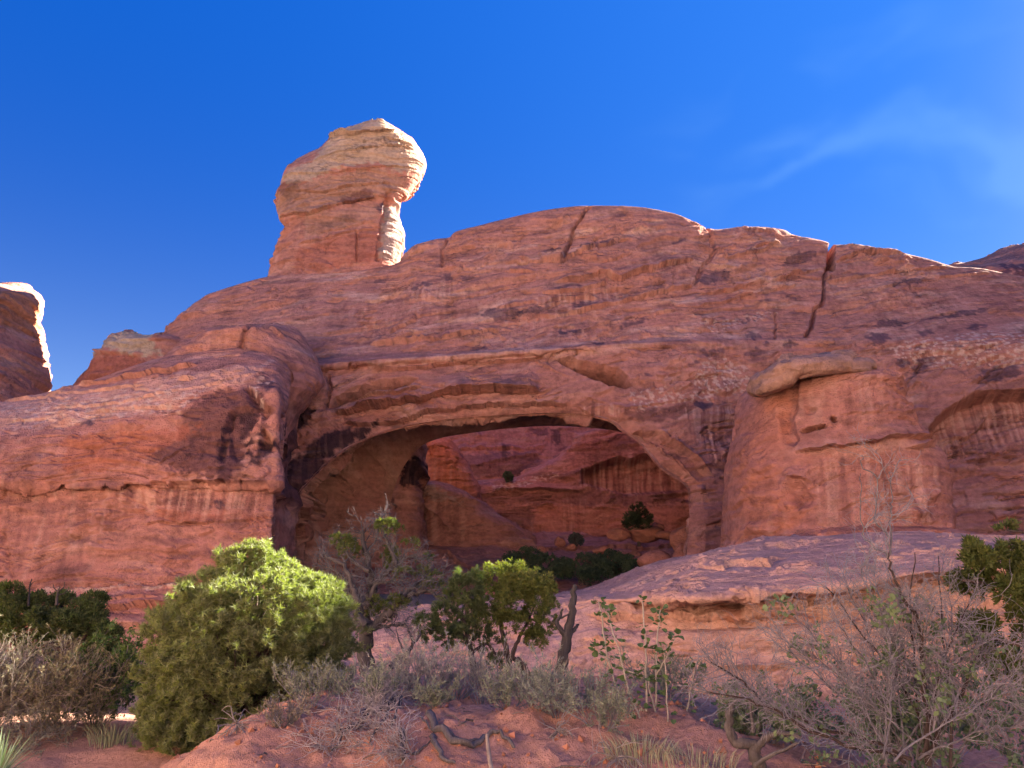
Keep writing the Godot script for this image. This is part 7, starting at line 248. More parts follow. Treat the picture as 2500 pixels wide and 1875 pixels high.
		["stain", [60.57,40.93,61.46,41.08,58.97,37.04,58.27,37.16], "purple", 0.8],
		["stain", [61.06,40.42,61.92,40.56,59.87,36.85,59.16,36.95], "purple", 0.8],
		["stain", [61.61,40.08,62.44,40.21,60.72,36.73,60.05,36.85], "purple", 0.8],
	],
	"stump": [
		["ledge", [14.23,8.33,15.07,8.45,16.27,8.6,17.63,8.72,19.12,9.04,22.31,9.24,22.02,8.86], 1.0, 0.5],
		["ledge", [14.93,9.48,15.43,9.57,16.24,9.71], 0.35, 0.3],
		["ledge", [17.87,7.64,18.75,7.6], 0.25, 0.15],
		["ledge", [16.41,10.04,17.22,10.25,18.74,10.26,21.32,10.65], 0.3, 0.15],
		["ledge", [12.41,6.97,12.64,7.1], 0.25, 0.15],
		["ledge", [13.75,7.51,14.05,7.16,14.89,6.93,15.23,6.4], 0.8, 0.4],
		["ledge", [19.65,8.46,22.1,8.93], 0.5, 0.5],
		["groove", [14.97,12.14,14.59,10.9,14.34,9.6,14.42,9.09], 0.35, 0.35],
		["groove", [14.52,11.97,14.34,10.81,14.26,9.62], 0.2, 0.2],
		["groove", [14.08,12.19,13.6,10.98,13.34,10.12], 0.2, 0.15],
		["groove", [14.93,9.48,15.24,9.55,15.82,9.65], 0.14, 0.7],
		["groove", [16.26,9.99,16.32,9.88], 0.16, 0.7],
		["dent", [13.8,6.96,14.54,7.04,15.1,6.4,15.29,5.73,14.86,5.38,14.12,5.35,13.85,6.19], 0.45, 0.5],
		["dent", [12.49,6.3,12.79,6.28,12.85,5.95,12.69,5.75,12.49,5.85], 0.12, 0.08],
		["dent", [15.09,10.75,15.74,10.64,15.5,10.27,15.08,10.26], 0.2, 0.1],
		["stain", [12.49,8.13,13.53,11.67,14.74,12.05,14.44,9.25,13.69,6.98,15.12,5.37,14.28,4.67,11.94,4.21], "orangered", 0.45],
		["stain", [14.93,8.24,22.13,7.86,20.88,4.67,15.57,4.64], "streakpale", 0.5],
		["stain", [14.81,9.5,16.44,9.58,16.24,9.06,15.21,8.67,14.64,8.9], "varnish", 0.4],
		["stain", [14.11,6.47,14.66,6.5,14.75,5.53,14.48,5.33,14.1,5.72], "varnish", 0.45],
		["stain", [15.71,7.2,16.3,7.55,16.11,4.63,15.77,4.63], "varnish", 0.35],
		["stain", [17.96,7.16,18.25,7.16,17.95,5.34,17.66,5.34], "varnish", 0.4],
		["stain", [19.46,7.17,19.86,7.18,19.57,5.71,19.26,5.7], "varnish", 0.4],
		["stain", [13.58,8.47,16.01,8.76,18.96,9.04,21.79,8.91,16.63,7.99], "pale", 0.3],
	],
	"bench": [
		["ledge", [2.74,0.248,3.11,0.208,3.3,0.149,3.95,0.034], 0.35, 0.2],
		["ledge", [4.61,-0.152,5.29,-0.168,5.97,-0.199,6.78,-0.152], 0.4, 0.22],
		["ledge", [1.83,0.859,2.66,0.875,3.23,0.885,3.71,0.893,4.2,0.951,4.86,0.87,5.44,0.87,6.1,0.905,7.63,0.959], 0.5, 0.25],
		["ledge", [1.52,0.372,2.15,0.427,2.72,0.312,3.15,0.225], 0.25, 0.12],
		["ledge", [5.55,2.2,6.07,2.18,6.94,2.31,8.12,2.53,8.75,2.57], 0.25, 0.15],
		["ledge", [4.36,1.77,4.02,1.68,4.15,1.69], 0.15, 0.08],
		["ledge", [5.7,2.19,6.81,2.32,8.54,2.55], 0.2, 0.1],
		["ledge", [3.64,1.12,4.17,1.29,4.05,1.39], 0.3, 0.25],
		["ledge", [7.49,0.776,8.97,0.811,10.45,0.976], 0.3, 0.12],
		["ledge", [5.93,-0.199,6.35,-0.152,6.83,-0.184], 0.3, 0.15],
		["ledge", [1.88,0.737,2.79,0.755], 0.2, 0.12],
		["ledge", [5.25,-0.585,5.7,-0.527,6.19,-0.585], 0.2, 0.12],
		["dent", [2.66,0.875,2.75,1.03,3.01,1.12,3.21,1.08,3.22,0.954,2.98,0.881], -0.25, 0.15],
		["dent", [4.21,0.968,4.4,1.09,4.68,1.09,4.86,1.01,4.62,0.938], 0.45, 0.12],
		["dent", [4.61,0.886,4.83,0.904,4.89,0.859,4.67,0.845], 0.35, 0.06],
		["dent", [5.44,0.905,5.56,0.929,5.7,0.905,5.62,0.853], 0.5, 0.06],
		["dent", [6.29,0.958,6.52,1.13,6.8,1.18,7.12,1.11,7.64,0.993,7.62,0.941,6.72,0.941], 0.4, 0.12],
		["dent", [2.36,1.34,2.54,1.36,2.34,1.33,2.21,1.31], 0.4, 0.05],
		["dent", [4.03,1.39,4.32,1.23,3.67,1.08,3.6,1.22], -0.18, 0.12],
		["dent", [5.62,1.23,5.77,1.46,6.47,1.53,7.67,1.45,6.81,1.2,6.25,0.957,5.63,0.922], -0.2, 0.2],
		["stain", [4.36,1.83,5.94,2.38,7.54,2.84,11.05,3.51,15.05,3.86,19.35,4.05,11.74,2.38,7.87,1.91,5.43,1.53,3.44,1.47,2.97,1.45], "pale", 0.5],
		["stain", [5.16,2.08,4.68,1.91,4.96,1.92,4.52,1.84], "white", 0.5],
		["stain", [6.29,2.11,6.88,2.25,7.72,2.39,6.62,2.1], "white", 0.5],
		["stain", [5.32,2.63,6.59,2.88,7.19,2.87,5.94,2.51], "greypurple", 0.5],
		["stain", [5.57,1.66,7.46,2.04,9.69,2.43,8.74,2.06,7.04,1.8], "greypurple", 0.5],
		["stain", [6.03,0.77,6.19,0.709,6.23,0.248,6.4,-0.137,6.14,-0.23,6.04,0.118], "white", 0.5],
		["stain", [5.39,0.784,5.61,0.784,5.46,0.51,5.27,0.575], "pale", 0.5],
		["stain", [5.59,1.38,6.13,1.56,6.77,1.45,6.35,1.3], "white", 0.4],
		["stain", [6.38,1.06,6.78,1.17,7.45,0.993,6.72,0.958], "rust", 0.6],
		["stain", [4.04,1.35,5.05,1.42,5.51,1.09,4.58,1.02], "greypurple", 0.4],
		["stain", [2,1.53,3.51,1.77,3.18,1.49,1.75,1.05,1.28,0.893], "pale", 0.5],
		["stain", [5.21,1.23,5.69,1.09,5.53,0.75,5.09,0.749], "orangered", 0.5],
	],
	"alcove_wall": [
		["dent", [7.67,14.91,10.25,15.94,12.15,16.64,13.35,16.64,13.5,16.28,14.73,16.9,16.28,17.07,18.07,15.93,19.63,14.2,20.32,12.32,12.76,11.98,7.78,13.18], 1.6, 0.7],
		["dent", [14.43,11.98,20.34,12.49,20.23,11.14,17.74,11.31], 0.8, 0.4],
		["ledge", [-2.34,12.58,2.73,12.71,7.75,12.32], 0.8, 0.5],
		["ledge", [3.88,11.15,5,9.47,4.32,8.64], 0.8, 0.5],
		["ledge", [8.02,10.39,11.35,10.55], 0.5, 0.3],
		["ledge", [15.75,11.56,17.75,11.47,20.23,11.14], 0.8, 0.7],
		["ledge", [-2.41,13.91,0.205,14.44,2.81,15.21], 0.6, 0.3],
		["stain", [7.67,14.91,12.15,16.64,16.28,17.07,18.86,15.06,20.14,12.15,12.75,11.81,7.77,12.84], "streakpale", 0.7],
		["stain", [5.73,11.83,8.4,11.82,8.25,7.82,5.62,7.82], "streakpale", 0.6],
		["stain", [-2.36,13.33,1.9,13.96,6.15,14.93,5.8,14.41,1.04,12.73,-2.34,12.4], "speckle", 0.9],
		["stain", [-5.71,12.23,7.76,12.49,19.46,11.98,20.05,10.97,9.37,10.81,-2.31,11.01], "varnish", 0.55],
		["stain", [-2.3,10.32,2.03,10.82,2.67,8.64,-0.629,7.82,-3.93,8.64], "black", 0.45],
		["stain", [6.37,17.6,13.15,19.13,15.64,17.69,9.57,15.94], "varnish", 0.4],
		["stain", [2.7,10.82,12.7,10.8,20.01,10.47,19.74,7.49,2.66,7.49], "orangered", 0.45],
	],
	"alcove_back": [
		["ledge", [-7.39,19.43,-1.91,19.86,2.01,19.43], 1, 0.6],
		["ledge", [-7.31,16.79,0.054,18.36,3.96,19], 0.8, 0.4],
		["ledge", [-5.87,20.51,-4.69,20.61], 0.4, 0.3],
		["stain", [-7.17,18.78,3.97,19.21,3.93,16.04,-5.76,15.85], "purple", 0.5],
		["stain", [-1.33,20.29,-0.34,20.29,-0.529,17.95,-1.5,18.36], "black", 0.6],
		["stain", [5.24,22.63,6.64,22.63,6.37,20.51,5.38,20.51], "black", 0.7],
		["stain", [2.05,22.63,5.05,22.84,4.82,21.77,2.64,21.77], "purple", 0.6],
	],
	"alcove_pillar": [
		["stain", [-10.45,11.8,-10.14,12.89,-9.41,13.6,-8.51,13.57,-8.33,12.2,-8.41,11.2,-9.33,10.85,-10.26,10.55], "black", 1.0],
		["stain", [-11.02,9.51,-10.71,9.48,-10.62,8.93,-10.91,8.88], "black", 0.7],
	],
	"whaleback": [
		["ledge", [-9.35,10.6,-8.45,9.79,-7.65,9.23,-6.82,8.22,-5.86,6.95], 0.8, 0.7],
		["ledge", [-9.34,9.65,-8.84,8.2,-8.71,7.04], 0.6, 0.5],
		["stain", [-8.69,11.16,-8.68,12.06,-6.95,11.07,-4.91,9.71,-6.92,9.91,-8.71,10.33], "greywhite", 0.5],
	],
	"alcove_floor": [
		["ledge", [-9.65,6.34,-4.87,6.33,-1.24,6.89,2.13,7.05], 0.6, 0.5],
		["ledge", [-7.21,5.16,-4.35,3.97,-2.54,2.89], 0.4, 0.3],
		["ledge", [1.97,5.48,8.93,5.81,16.98,5.84], 0.5, 0.4],
		["ledge", [-0.248,3.99,6.26,4.53,14.92,4.73], 0.4, 0.3],
	],
}
var LINES := {
	"front": [-16.71,-0.516,-54.2,-16.77,3.28,-54.2,-16.67,5.94,-54.2,-15.81,7.38,-54.2,-13.65,10.06,-54.2,-11.53,11.86,-54.6,-8.58,13.02,-54.6,-5.24,13.64,-54.6,-1.89,13.95,-54.6,1.48,14.15,-54.6,4.52,14.15,-54.6,7.03,13.71,-54.6,8.07,12.88,-54.6,9.15,12.13,-54.6,10.64,10.16,-54.2,12.15,9.01,-54.2,12.58,8.09,-54.2,12.45,5.79,-54.2,12.07,3.74,-54.2,11.6,-0.516,-54.2],
	"back": [-10.76,-1.09,-69,-10.96,3.74,-69,-10.99,7.33,-69,-10.68,9.78,-69,-9.93,12.07,-69,-8.45,14.06,-69,-6.58,14.96,-69,-3.64,15.47,-69,-0.254,15.9,-69,3.56,16.12,-69,6.94,15.95,-69,10.1,15.51,-69,12.38,14.4,-69,14,13.13,-69,15.57,11.44,-69,17.13,9.78,-69,17.47,8.55,-69,17.33,6.53,-69,16.97,4.13,-69,16.43,-1.09,-69],
}
var VEG := {
	"pinyon_env": [[2.09,-2.98,-2.84],[2.01,-3.3,-2.67],[1.88,-3.38,-2.52],[1.76,-3.46,-2.29],[1.7,-3.68,-2.04],[1.51,-3.86,-1.81],[1.39,-3.93,-1.76],[1.19,-4.04,-1.71],[0.911,-4.01,-1.68],[0.732,-4.02,-1.77],[0.563,-4.04,-1.84],[0.28,-3.99,-2],[0.067,-3.95,-2.16],[-0.136,-3.84,-2.85]],
	"juniper": [[-0.236,1.75,-13.92,0.377,0.296,0.336],[0.104,1.89,-14.22,0.33,0.206,0.268],[0.452,1.77,-13.5,0.235,0.183,0.209],[0.1,1.45,-13.8,0.4,0.347,0.374],[0.504,1.45,-13.65,0.264,0.317,0.29],[-0.304,1.35,-13.59,0.315,0.315,0.315],[-0.481,1.16,-13.69,0.265,0.185,0.225],[0.1,1.1,-13.85,0.375,0.214,0.294],[0.561,1.05,-13.9,0.215,0.215,0.215],[0.409,0.776,-14.04,0.163,0.19,0.176],[-0.184,1.91,-13.92,0.296,0.135,0.215],[0.679,1.24,-14.19,0.137,0.219,0.178],[0.304,1.64,-13.7,0.265,0.238,0.252]],
	"juniper_wood": [[0.07,-0.04,0.036,-13.98,-0.065,0.368,-14,-0.104,0.584,-14.01,-0.182,0.949,-14.02,-0.153,1.34,-14.03,-0.211,1.7,-14.04],[0.05,-0.052,0.424,-13.9,0.023,0.566,-13.92,0.1,0.758,-13.93,0.255,1.03,-13.95,0.412,1.35,-13.96],[0.04,-0.078,0.565,-13.93,-0.307,0.566,-13.92,-0.487,0.856,-13.92],[0.11,0.331,-0.036,-14.2,0.292,0.113,-14.15,0.203,0.322,-14.1,0.062,0.447,-14.05,-0.078,0.512,-14]],
	"small_pinyon": [[-0.763,1.86,-13.35,0.142,0.116,0.129],[-0.746,1.77,-13.51,0.222,0.157,0.189],[-0.806,1.64,-13.09,0.19,0.139,0.164],[-0.694,1.52,-13.31,0.193,0.18,0.187],[-1.04,1.45,-13.69,0.159,0.106,0.132],[-0.913,1.25,-13.7,0.212,0.159,0.185],[-1.1,1.27,-12.93,0.125,0.1,0.112],[-1.03,1.09,-13.01,0.277,0.151,0.214],[-1.3,1,-12.85,0.161,0.149,0.155],[-1.44,1.08,-13.24,0.154,0.102,0.128],[-1.18,0.869,-12.83,0.248,0.149,0.198],[-0.707,0.891,-13.26,0.231,0.154,0.192],[-0.469,0.787,-13.45,0.286,0.182,0.234],[-1.22,0.651,-13.08,0.152,0.101,0.126],[-0.321,0.599,-13.48,0.182,0.13,0.156],[-0.245,0.421,-13.39,0.155,0.104,0.129],[-0.942,0.915,-12.82,0.198,0.149,0.174],[-0.618,1.17,-13.36,0.155,0.181,0.168]],
	"small_pinyon_wood": [[0.06,-0.627,0.294,-13.28,-0.656,0.566,-13.3,-0.749,1.03,-13.31,-0.734,1.62,-13.33,-0.751,1.88,-13.34],[0.03,-0.69,0.757,-13.2,-0.975,1.03,-13.23,-1.37,1.03,-13.26],[0.03,-0.653,0.617,-13.23,-0.413,0.755,-13.22,-0.243,0.573,-13.22],[0.03,-0.745,1.05,-13.24,-0.932,1.26,-13.25,-1.08,1.36,-13.27]],
	"dead_juniper_wood": [[0.16,-2.65,0.083,-14.92,-2.66,0.284,-14.95,-2.7,0.643,-14.98,-2.74,1.01,-15.02,-2.71,1.22,-15.05,-2.69,1.49,-15.09,-2.65,1.68,-15.12,-2.72,1.95,-15.15,-2.81,2.31,-15.19,-2.92,2.71,-15.22],[0.09,-2.64,1,-14.5,-2.8,1.23,-14.56,-2.85,1.49,-14.62,-2.96,1.67,-14.68,-3.16,2.08,-14.74,-3.54,2.19,-14.8],[0.1,-2.62,0.894,-14.65,-2.56,0.946,-14.64,-2.38,1.1,-14.63,-2.16,1.26,-14.62,-2.01,1.49,-14.62,-1.74,1.54,-14.61,-1.55,1.57,-14.6,-1.33,1.49,-14.59],[0.05,-2.77,1.18,-14.69,-2.78,1.33,-14.73,-2.99,1.54,-14.77,-3.17,1.68,-14.81,-3.38,1.76,-14.85],[0.05,-2.61,1.68,-14.9,-2.4,1.89,-14.93,-2.19,2.06,-14.97,-2.03,2.19,-15,-1.84,2.22,-15.04],[0.04,-2.18,2.05,-14.92,-2.32,2.36,-15.01,-2.46,2.62,-15.1,-2.54,2.85,-15.19],[0.04,-2.64,1.94,-14.7,-2.94,2.08,-14.93,-3.2,2.31,-15.15,-3.41,2.58,-15.38],[0.05,-2,1.49,-14.53,-1.84,1.67,-14.74,-1.65,1.84,-14.96,-1.48,1.95,-15.17],[0.04,-2.63,0.907,-14.92,-2.31,0.957,-14.96,-2.1,0.955,-15.01,-1.88,0.9,-15.06],[0.05,-2.64,1.33,-14.64,-2.52,1.7,-14.66,-2.27,1.75,-14.68,-2.09,1.75,-14.7],[0.03,-2.83,2.32,-15.3,-2.68,2.55,-15.38,-2.65,2.82,-15.47],[0.03,-2.98,1.68,-14.81,-3.34,1.95,-15,-3.54,2.06,-15.19],[0.035,-1.92,1.68,-15.38,-1.61,1.68,-15.39,-1.38,1.71,-15.39]],
	"dead_juniper": [[-3.2,2.48,-14.72,0.199,0.114,0.157],[-3.22,2.41,-15.37,0.208,0.134,0.171],[-2.32,2.76,-14.71,0.227,0.1,0.163],[-2.38,2.27,-15.42,0.149,0.149,0.149],[-1.95,2.44,-14.99,0.145,0.087,0.116],[-2.96,2.28,-15.11,0.117,0.088,0.102],[-1.67,2.15,-15.27,0.177,0.089,0.133],[-1.77,1.98,-15.02,0.174,0.087,0.131],[-1.38,1.76,-14.8,0.143,0.143,0.143],[-1.62,1.67,-14.69,0.17,0.114,0.142],[-2.14,1.39,-14.58,0.197,0.085,0.141],[-2.03,1.32,-15.24,0.206,0.088,0.147],[-2.43,1.17,-14.94,0.231,0.116,0.173],[-2.5,1.44,-14.66,0.113,0.085,0.099],[-2.31,2.1,-15.38,0.119,0.119,0.119],[-2.7,2.57,-14.77,0.114,0.071,0.093],[-2.04,1.86,-14.91,0.173,0.115,0.144]],
	"fallen_branch": [[0.05,-1.85,0.461,-12.45,-1.77,0.565,-12.49,-1.64,0.648,-12.52,-1.54,0.797,-12.56,-1.6,0.971,-12.6,-1.68,1.1,-12.63],[0.03,-1.5,0.82,-12.2,-1.4,0.943,-12.29,-1.46,1.07,-12.38],[0.02,-1.61,0.666,-12.29,-1.71,0.859,-12.27,-1.76,1.03,-12.26]],
	"snag": [[0.12,0.627,-0.182,-13,0.701,0.102,-13,0.776,0.367,-13,0.853,0.702,-13,0.912,0.951,-13,0.971,1.27,-13,1,1.5,-13,1.02,1.65,-13],[0.05,0.887,0.882,-13,0.785,0.993,-12.97,0.718,1.09,-12.95,0.785,1.22,-12.93,0.814,1.3,-12.9],[0.05,0.916,0.928,-13,1.01,0.994,-13.05,1.08,1.06,-13.1],[0.02,0.786,1.16,-12.95,0.857,1.2,-12.93,0.915,1.23,-12.9]],
	"left_juniper": [[-8.88,1.54,-14.08,0.204,0.163,0.184],[-9.05,1.38,-14.78,0.214,0.143,0.179],[-8.55,1.38,-14.44,0.181,0.14,0.16],[-8.28,1.37,-14.72,0.228,0.171,0.199],[-7.85,1.41,-14.98,0.203,0.145,0.174],[-7.78,1.26,-14.54,0.225,0.169,0.197],[-7.51,1.18,-14.5,0.182,0.14,0.161],[-8.21,1.12,-14.07,0.231,0.163,0.197],[-8.84,1.19,-14.27,0.303,0.193,0.248],[-8.73,0.926,-14.5,0.308,0.196,0.252],[-9.19,0.918,-14.68,0.241,0.227,0.234],[-8.51,0.964,-14.8,0.258,0.2,0.229],[-7.56,1.01,-14.38,0.25,0.195,0.222],[-7,0.824,-14.07,0.163,0.163,0.163],[-7.28,0.911,-14.29,0.166,0.138,0.152],[-7.91,0.725,-14.91,0.288,0.202,0.245],[-7.21,0.643,-14.21,0.192,0.165,0.179],[-8.5,0.677,-14.45,0.279,0.168,0.224],[-8.24,0.491,-14.93,0.231,0.144,0.188],[-7.28,0.558,-14.02,0.244,0.136,0.19],[-9.54,1.23,-14.6,0.339,0.339,0.339],[-9.75,0.801,-14.95,0.347,0.347,0.347],[-7.87,1.04,-14.23,0.248,0.193,0.22],[-8.14,0.721,-14.55,0.253,0.197,0.225],[-7.17,0.493,-14.91,0.202,0.173,0.187],[-6.66,0.356,-14.13,0.164,0.191,0.178],[-6.9,0.098,-14.52,0.197,0.253,0.225],[-7.92,0.301,-14.75,0.342,0.228,0.285]],
	"left_juniper_wood": [[0.12,-7.95,-0.15,-14.55,-8.01,0.215,-14.6,-8.06,0.715,-14.64,-8.19,1.1,-14.69,-8.33,1.33,-14.73],[0.06,-7.86,0.488,-14.3,-7.63,0.781,-14.39,-7.49,1.13,-14.48],[0.06,-7.91,0.531,-14.39,-8.31,0.782,-14.37,-8.73,1.14,-14.36],[0.05,-7.93,0.729,-14.41,-7.54,0.576,-14.46,-7.16,0.723,-14.51],[0.05,-8.01,0.47,-14.54,-8.66,0.567,-14.58,-9.28,0.869,-14.62]],
	"left_snags": [[0.022,-8.86,1.34,-14.28,-8.92,1.54,-14.31,-8.95,1.75,-14.34],[0.024,-8.58,1.32,-14.2,-8.61,1.52,-14.22,-8.63,1.67,-14.24,-8.63,1.79,-14.26],[0.028,-8.1,1.34,-14.23,-8.11,1.49,-14.23,-8.1,1.58,-14.22,-8.08,1.65,-14.22]],
	"left_snag_twigs": [[0.008,-8.91,1.67,-14.3,-8.86,1.74,-14.31],[0.01,-8.65,1.67,-14.28,-8.61,1.74,-14.29,-8.55,1.76,-14.29],[0.014,-8.13,1.57,-14.29,-8.21,1.63,-14.28,-8.24,1.7,-14.28],[0.014,-8.13,1.58,-14.29,-8.05,1.65,-14.29,-8.05,1.74,-14.29],[0.012,-8.15,1.52,-14.3,-8.04,1.54,-14.3,-7.98,1.61,-14.3]],
	"green_shrub_canes": [[0.012,-4.93,0.127,-9.8,-4.85,0.306,-9.8,-4.71,0.57,-9.8,-4.65,0.838,-9.8,-4.64,0.974,-9.8],[0.01,-5,0.127,-9.8,-5.02,0.425,-9.77,-5.01,0.71,-9.73,-4.98,0.779,-9.7],[0.008,-4.95,0.161,-9.9,-4.78,0.33,-9.87,-4.63,0.667,-9.83,-4.59,0.737,-9.8],[0.008,-4.96,0.127,-9.8,-4.88,0.509,-9.75,-4.88,0.763,-9.7]],
	"saplings": [[0.011,1,0.358,-7.1,1.01,0.512,-7.08,0.89,0.81,-7.06,0.819,1.08,-7.04,0.782,1.4,-7.02,0.763,1.51,-7],[0.01,1.07,0.393,-6.9,1.06,0.563,-6.9,0.969,0.816,-6.9,0.916,1.09,-6.9,0.865,1.26,-6.9,0.826,1.41,-6.9],[0.012,1.13,0.329,-7,1.13,0.467,-7,1.15,0.936,-7,1.15,1.23,-7,1.14,1.51,-7],[0.012,1.26,0.293,-7.2,1.25,0.617,-7.17,1.26,0.922,-7.15,1.28,1.17,-7.12,1.31,1.43,-7.1],[0.009,1.29,0.352,-7,1.16,0.808,-6.97,1.22,0.893,-6.95,1.31,1.04,-6.93,1.4,1.22,-6.9],[0.009,1.47,0.334,-7.1,1.49,0.573,-7.07,1.52,0.754,-7.03,1.58,1,-7],[0.009,1.27,0.322,-6.8,1.27,0.499,-6.8,1.28,0.782,-6.8,1.27,1.09,-6.8],[0.007,1.75,0.182,-7,1.76,0.409,-7,1.78,0.781,-7],[0.007,0.974,0.945,-6.9,1.05,0.91,-6.9,1.12,0.875,-6.9],[0.007,0.838,1.01,-7,0.776,1.06,-7,0.727,1.13,-7],[0.008,1.64,0.2,-7.2,1.77,0.375,-7.2,1.91,0.698,-7.2,1.93,0.782,-7.2]],
	"bare_shrub": [[0.03,2.67,0.515,-5.4,2.7,0.791,-5.38,2.7,1.05,-5.37,2.7,1.37,-5.35,2.62,1.54,-5.33,2.55,1.71,-5.32,2.54,1.83,-5.3],[0.03,2.67,0.515,-5.4,2.74,0.651,-5.43,2.96,0.899,-5.45,3.08,1.08,-5.47,3.16,1.19,-5.5],[0.022,2.52,0.569,-5.3,2.37,0.61,-5.27,2.08,0.667,-5.23,1.8,0.784,-5.2,1.67,0.858,-5.17,1.47,0.939,-5.13,1.19,0.995,-5.1],[0.02,2.52,0.532,-5.4,2.37,0.643,-5.37,2.04,0.737,-5.33,1.66,0.874,-5.3,1.54,0.984,-5.27,1.42,1.07,-5.23,1.28,1.15,-5.2],[0.014,2.56,0.569,-5.3,2.83,0.71,-5.23,3.08,0.781,-5.17,3.19,0.859,-5.1],[0.012,2.54,1.83,-5.3,2.54,1.95,-5.29,2.47,2.06,-5.28,2.51,2.35,-5.27,2.4,2.42,-5.26,2.42,2.49,-5.25],[0.011,2.54,1.83,-5.3,2.58,2.05,-5.31,2.61,2.17,-5.32,2.62,2.28,-5.34,2.64,2.39,-5.35],[0.009,2.5,2.34,-5.25,2.54,2.39,-5.25,2.55,2.46,-5.25],[0.01,2.53,1.83,-5.3,2.41,1.9,-5.28,2.35,2.04,-5.25,2.36,2.2,-5.22,2.36,2.36,-5.2],[0.014,2.56,0.544,-5.56,2.4,0.772,-5.62,2.16,0.997,-5.68,1.93,1.2,-5.74],[0.014,2.39,0.55,-5.36,2.36,0.823,-5.49,2.25,1.1,-5.61,2.07,1.36,-5.73],[0.016,2.99,0.467,-5.89,2.76,0.889,-5.75,2.45,1.28,-5.6,2.16,1.63,-5.46],[0.015,2.75,0.454,-6.03,2.65,0.863,-5.97,2.62,1.26,-5.92,2.46,1.61,-5.86],[0.014,3.11,0.362,-6.08,2.87,0.89,-5.75,2.52,1.36,-5.43,2.24,1.75,-5.1],[0.012,2.58,0.494,-5.53,2.67,0.893,-5.7,2.75,1.31,-5.86,2.75,1.72,-6.03],[0.014,2.94,0.523,-5.68,2.93,0.96,-5.76,2.89,1.4,-5.85,2.78,1.82,-5.93],[0.016,2.94,0.439,-6.07,2.84,0.972,-5.75,2.7,1.45,-5.44,2.63,1.84,-5.12],[0.016,2.7,0.537,-5.19,2.89,0.947,-5.44,3.04,1.4,-5.7,3.23,1.85,-5.95],[0.015,3.11,0.408,-5.99,3.17,0.84,-5.93,3.2,1.26,-5.87,3.19,1.63,-5.81],[0.016,2.58,0.558,-5.32,2.74,0.885,-5.36,2.9,1.21,-5.41,3.11,1.51,-5.46],[0.012,2.56,0.508,-5.63,2.78,0.792,-5.59,2.94,1.06,-5.54,3.25,1.31,-5.5],[0.013,2.43,0.505,-5.47,2.47,0.854,-5.46,2.57,1.19,-5.44,2.63,1.5,-5.42],[0.013,2.86,0.443,-5.94,2.85,0.845,-5.67,2.73,1.21,-5.4,2.7,1.51,-5.12],[0.011,2.73,0.501,-5.73,2.58,0.731,-5.73,2.34,0.953,-5.74,2.12,1.15,-5.74],[0.012,2.83,0.383,-6.01,2.56,0.771,-5.66,2.31,1.11,-5.3,2.02,1.39,-4.95],[0.012,2.95,0.522,-5.68,2.81,0.849,-5.67,2.66,1.17,-5.67,2.51,1.46,-5.67],[0.01,2.76,0.51,-5.45,2.41,0.808,-5.29,2.04,1.08,-5.13,1.64,1.32,-4.96],[0.012,2.25,0.626,-4.95,2.46,0.758,-5,2.79,0.886,-5.05,3.09,1,-5.1],[0.012,3.03,0.391,-5.85,3.09,0.697,-5.6,3.17,0.973,-5.35,3.18,1.2,-5.1],[0.012,2.24,0.619,-5.07,2.35,0.856,-5.15,2.43,1.09,-5.24,2.48,1.32,-5.32]],
	"gnarled_stump": [[0.05,1.73,0.377,-5.9,1.71,0.491,-5.9,1.7,0.548,-5.9,1.58,0.568,-5.9,1.54,0.664,-5.9,1.55,0.742,-5.9,1.57,0.816,-5.9],[0.03,1.71,0.529,-5.9,1.79,0.608,-5.83,1.85,0.648,-5.77,1.97,0.631,-5.7],[0.02,1.68,0.435,-5.8,1.75,0.51,-5.7,1.92,0.611,-5.6],[0.016,1.74,0.609,-6,1.73,0.728,-6,1.73,0.868,-6]],
	"edge_juniper": [[3.3,1.89,-5.64,0.049,0.044,0.046],[3.29,1.82,-5.56,0.086,0.064,0.075],[3.44,1.77,-5.78,0.101,0.067,0.084],[3.73,2.03,-5.91,0.051,0.04,0.046],[3.7,2.06,-5.76,0.028,0.028,0.028],[3.56,1.77,-5.79,0.123,0.09,0.106],[3.53,1.86,-5.56,0.075,0.075,0.075],[3.73,1.77,-5.79,0.067,0.101,0.084],[3.42,1.66,-6.02,0.093,0.058,0.076],[3.5,1.64,-5.98,0.139,0.069,0.104],[3.57,1.59,-5.91,0.126,0.057,0.091],[3.51,1.58,-5.6,0.108,0.087,0.098],[3.46,1.3,-6,0.116,0.081,0.099],[3.39,1.39,-5.98,0.052,0.04,0.046],[3.31,1.38,-5.63,0.065,0.054,0.06],[3.51,1.17,-5.87,0.085,0.062,0.074],[3.33,1.09,-5.56,0.081,0.064,0.073],[3.49,1.05,-5.61,0.049,0.076,0.062],[3.6,1.42,-5.71,0.055,0.055,0.055],[3.67,1.64,-5.63,0.087,0.131,0.109],[3.8,1.24,-5.93,0.08,0.138,0.109],[4.07,1.9,-5.96,0.15,0.138,0.144],[4.06,2.12,-5.72,0.144,0.144,0.144],[4.13,1.87,-5.71,0.155,0.155,0.155],[4.11,1.58,-5.61,0.152,0.152,0.152],[3.84,1.58,-5.59,0.13,0.119,0.124],[4.12,1.28,-5.91,0.148,0.148,0.148],[4.41,2.2,-5.85,0.136,0.136,0.136],[4.05,1.26,-5.58,0.119,0.129,0.124],[3.84,1.15,-5.79,0.101,0.09,0.095]],
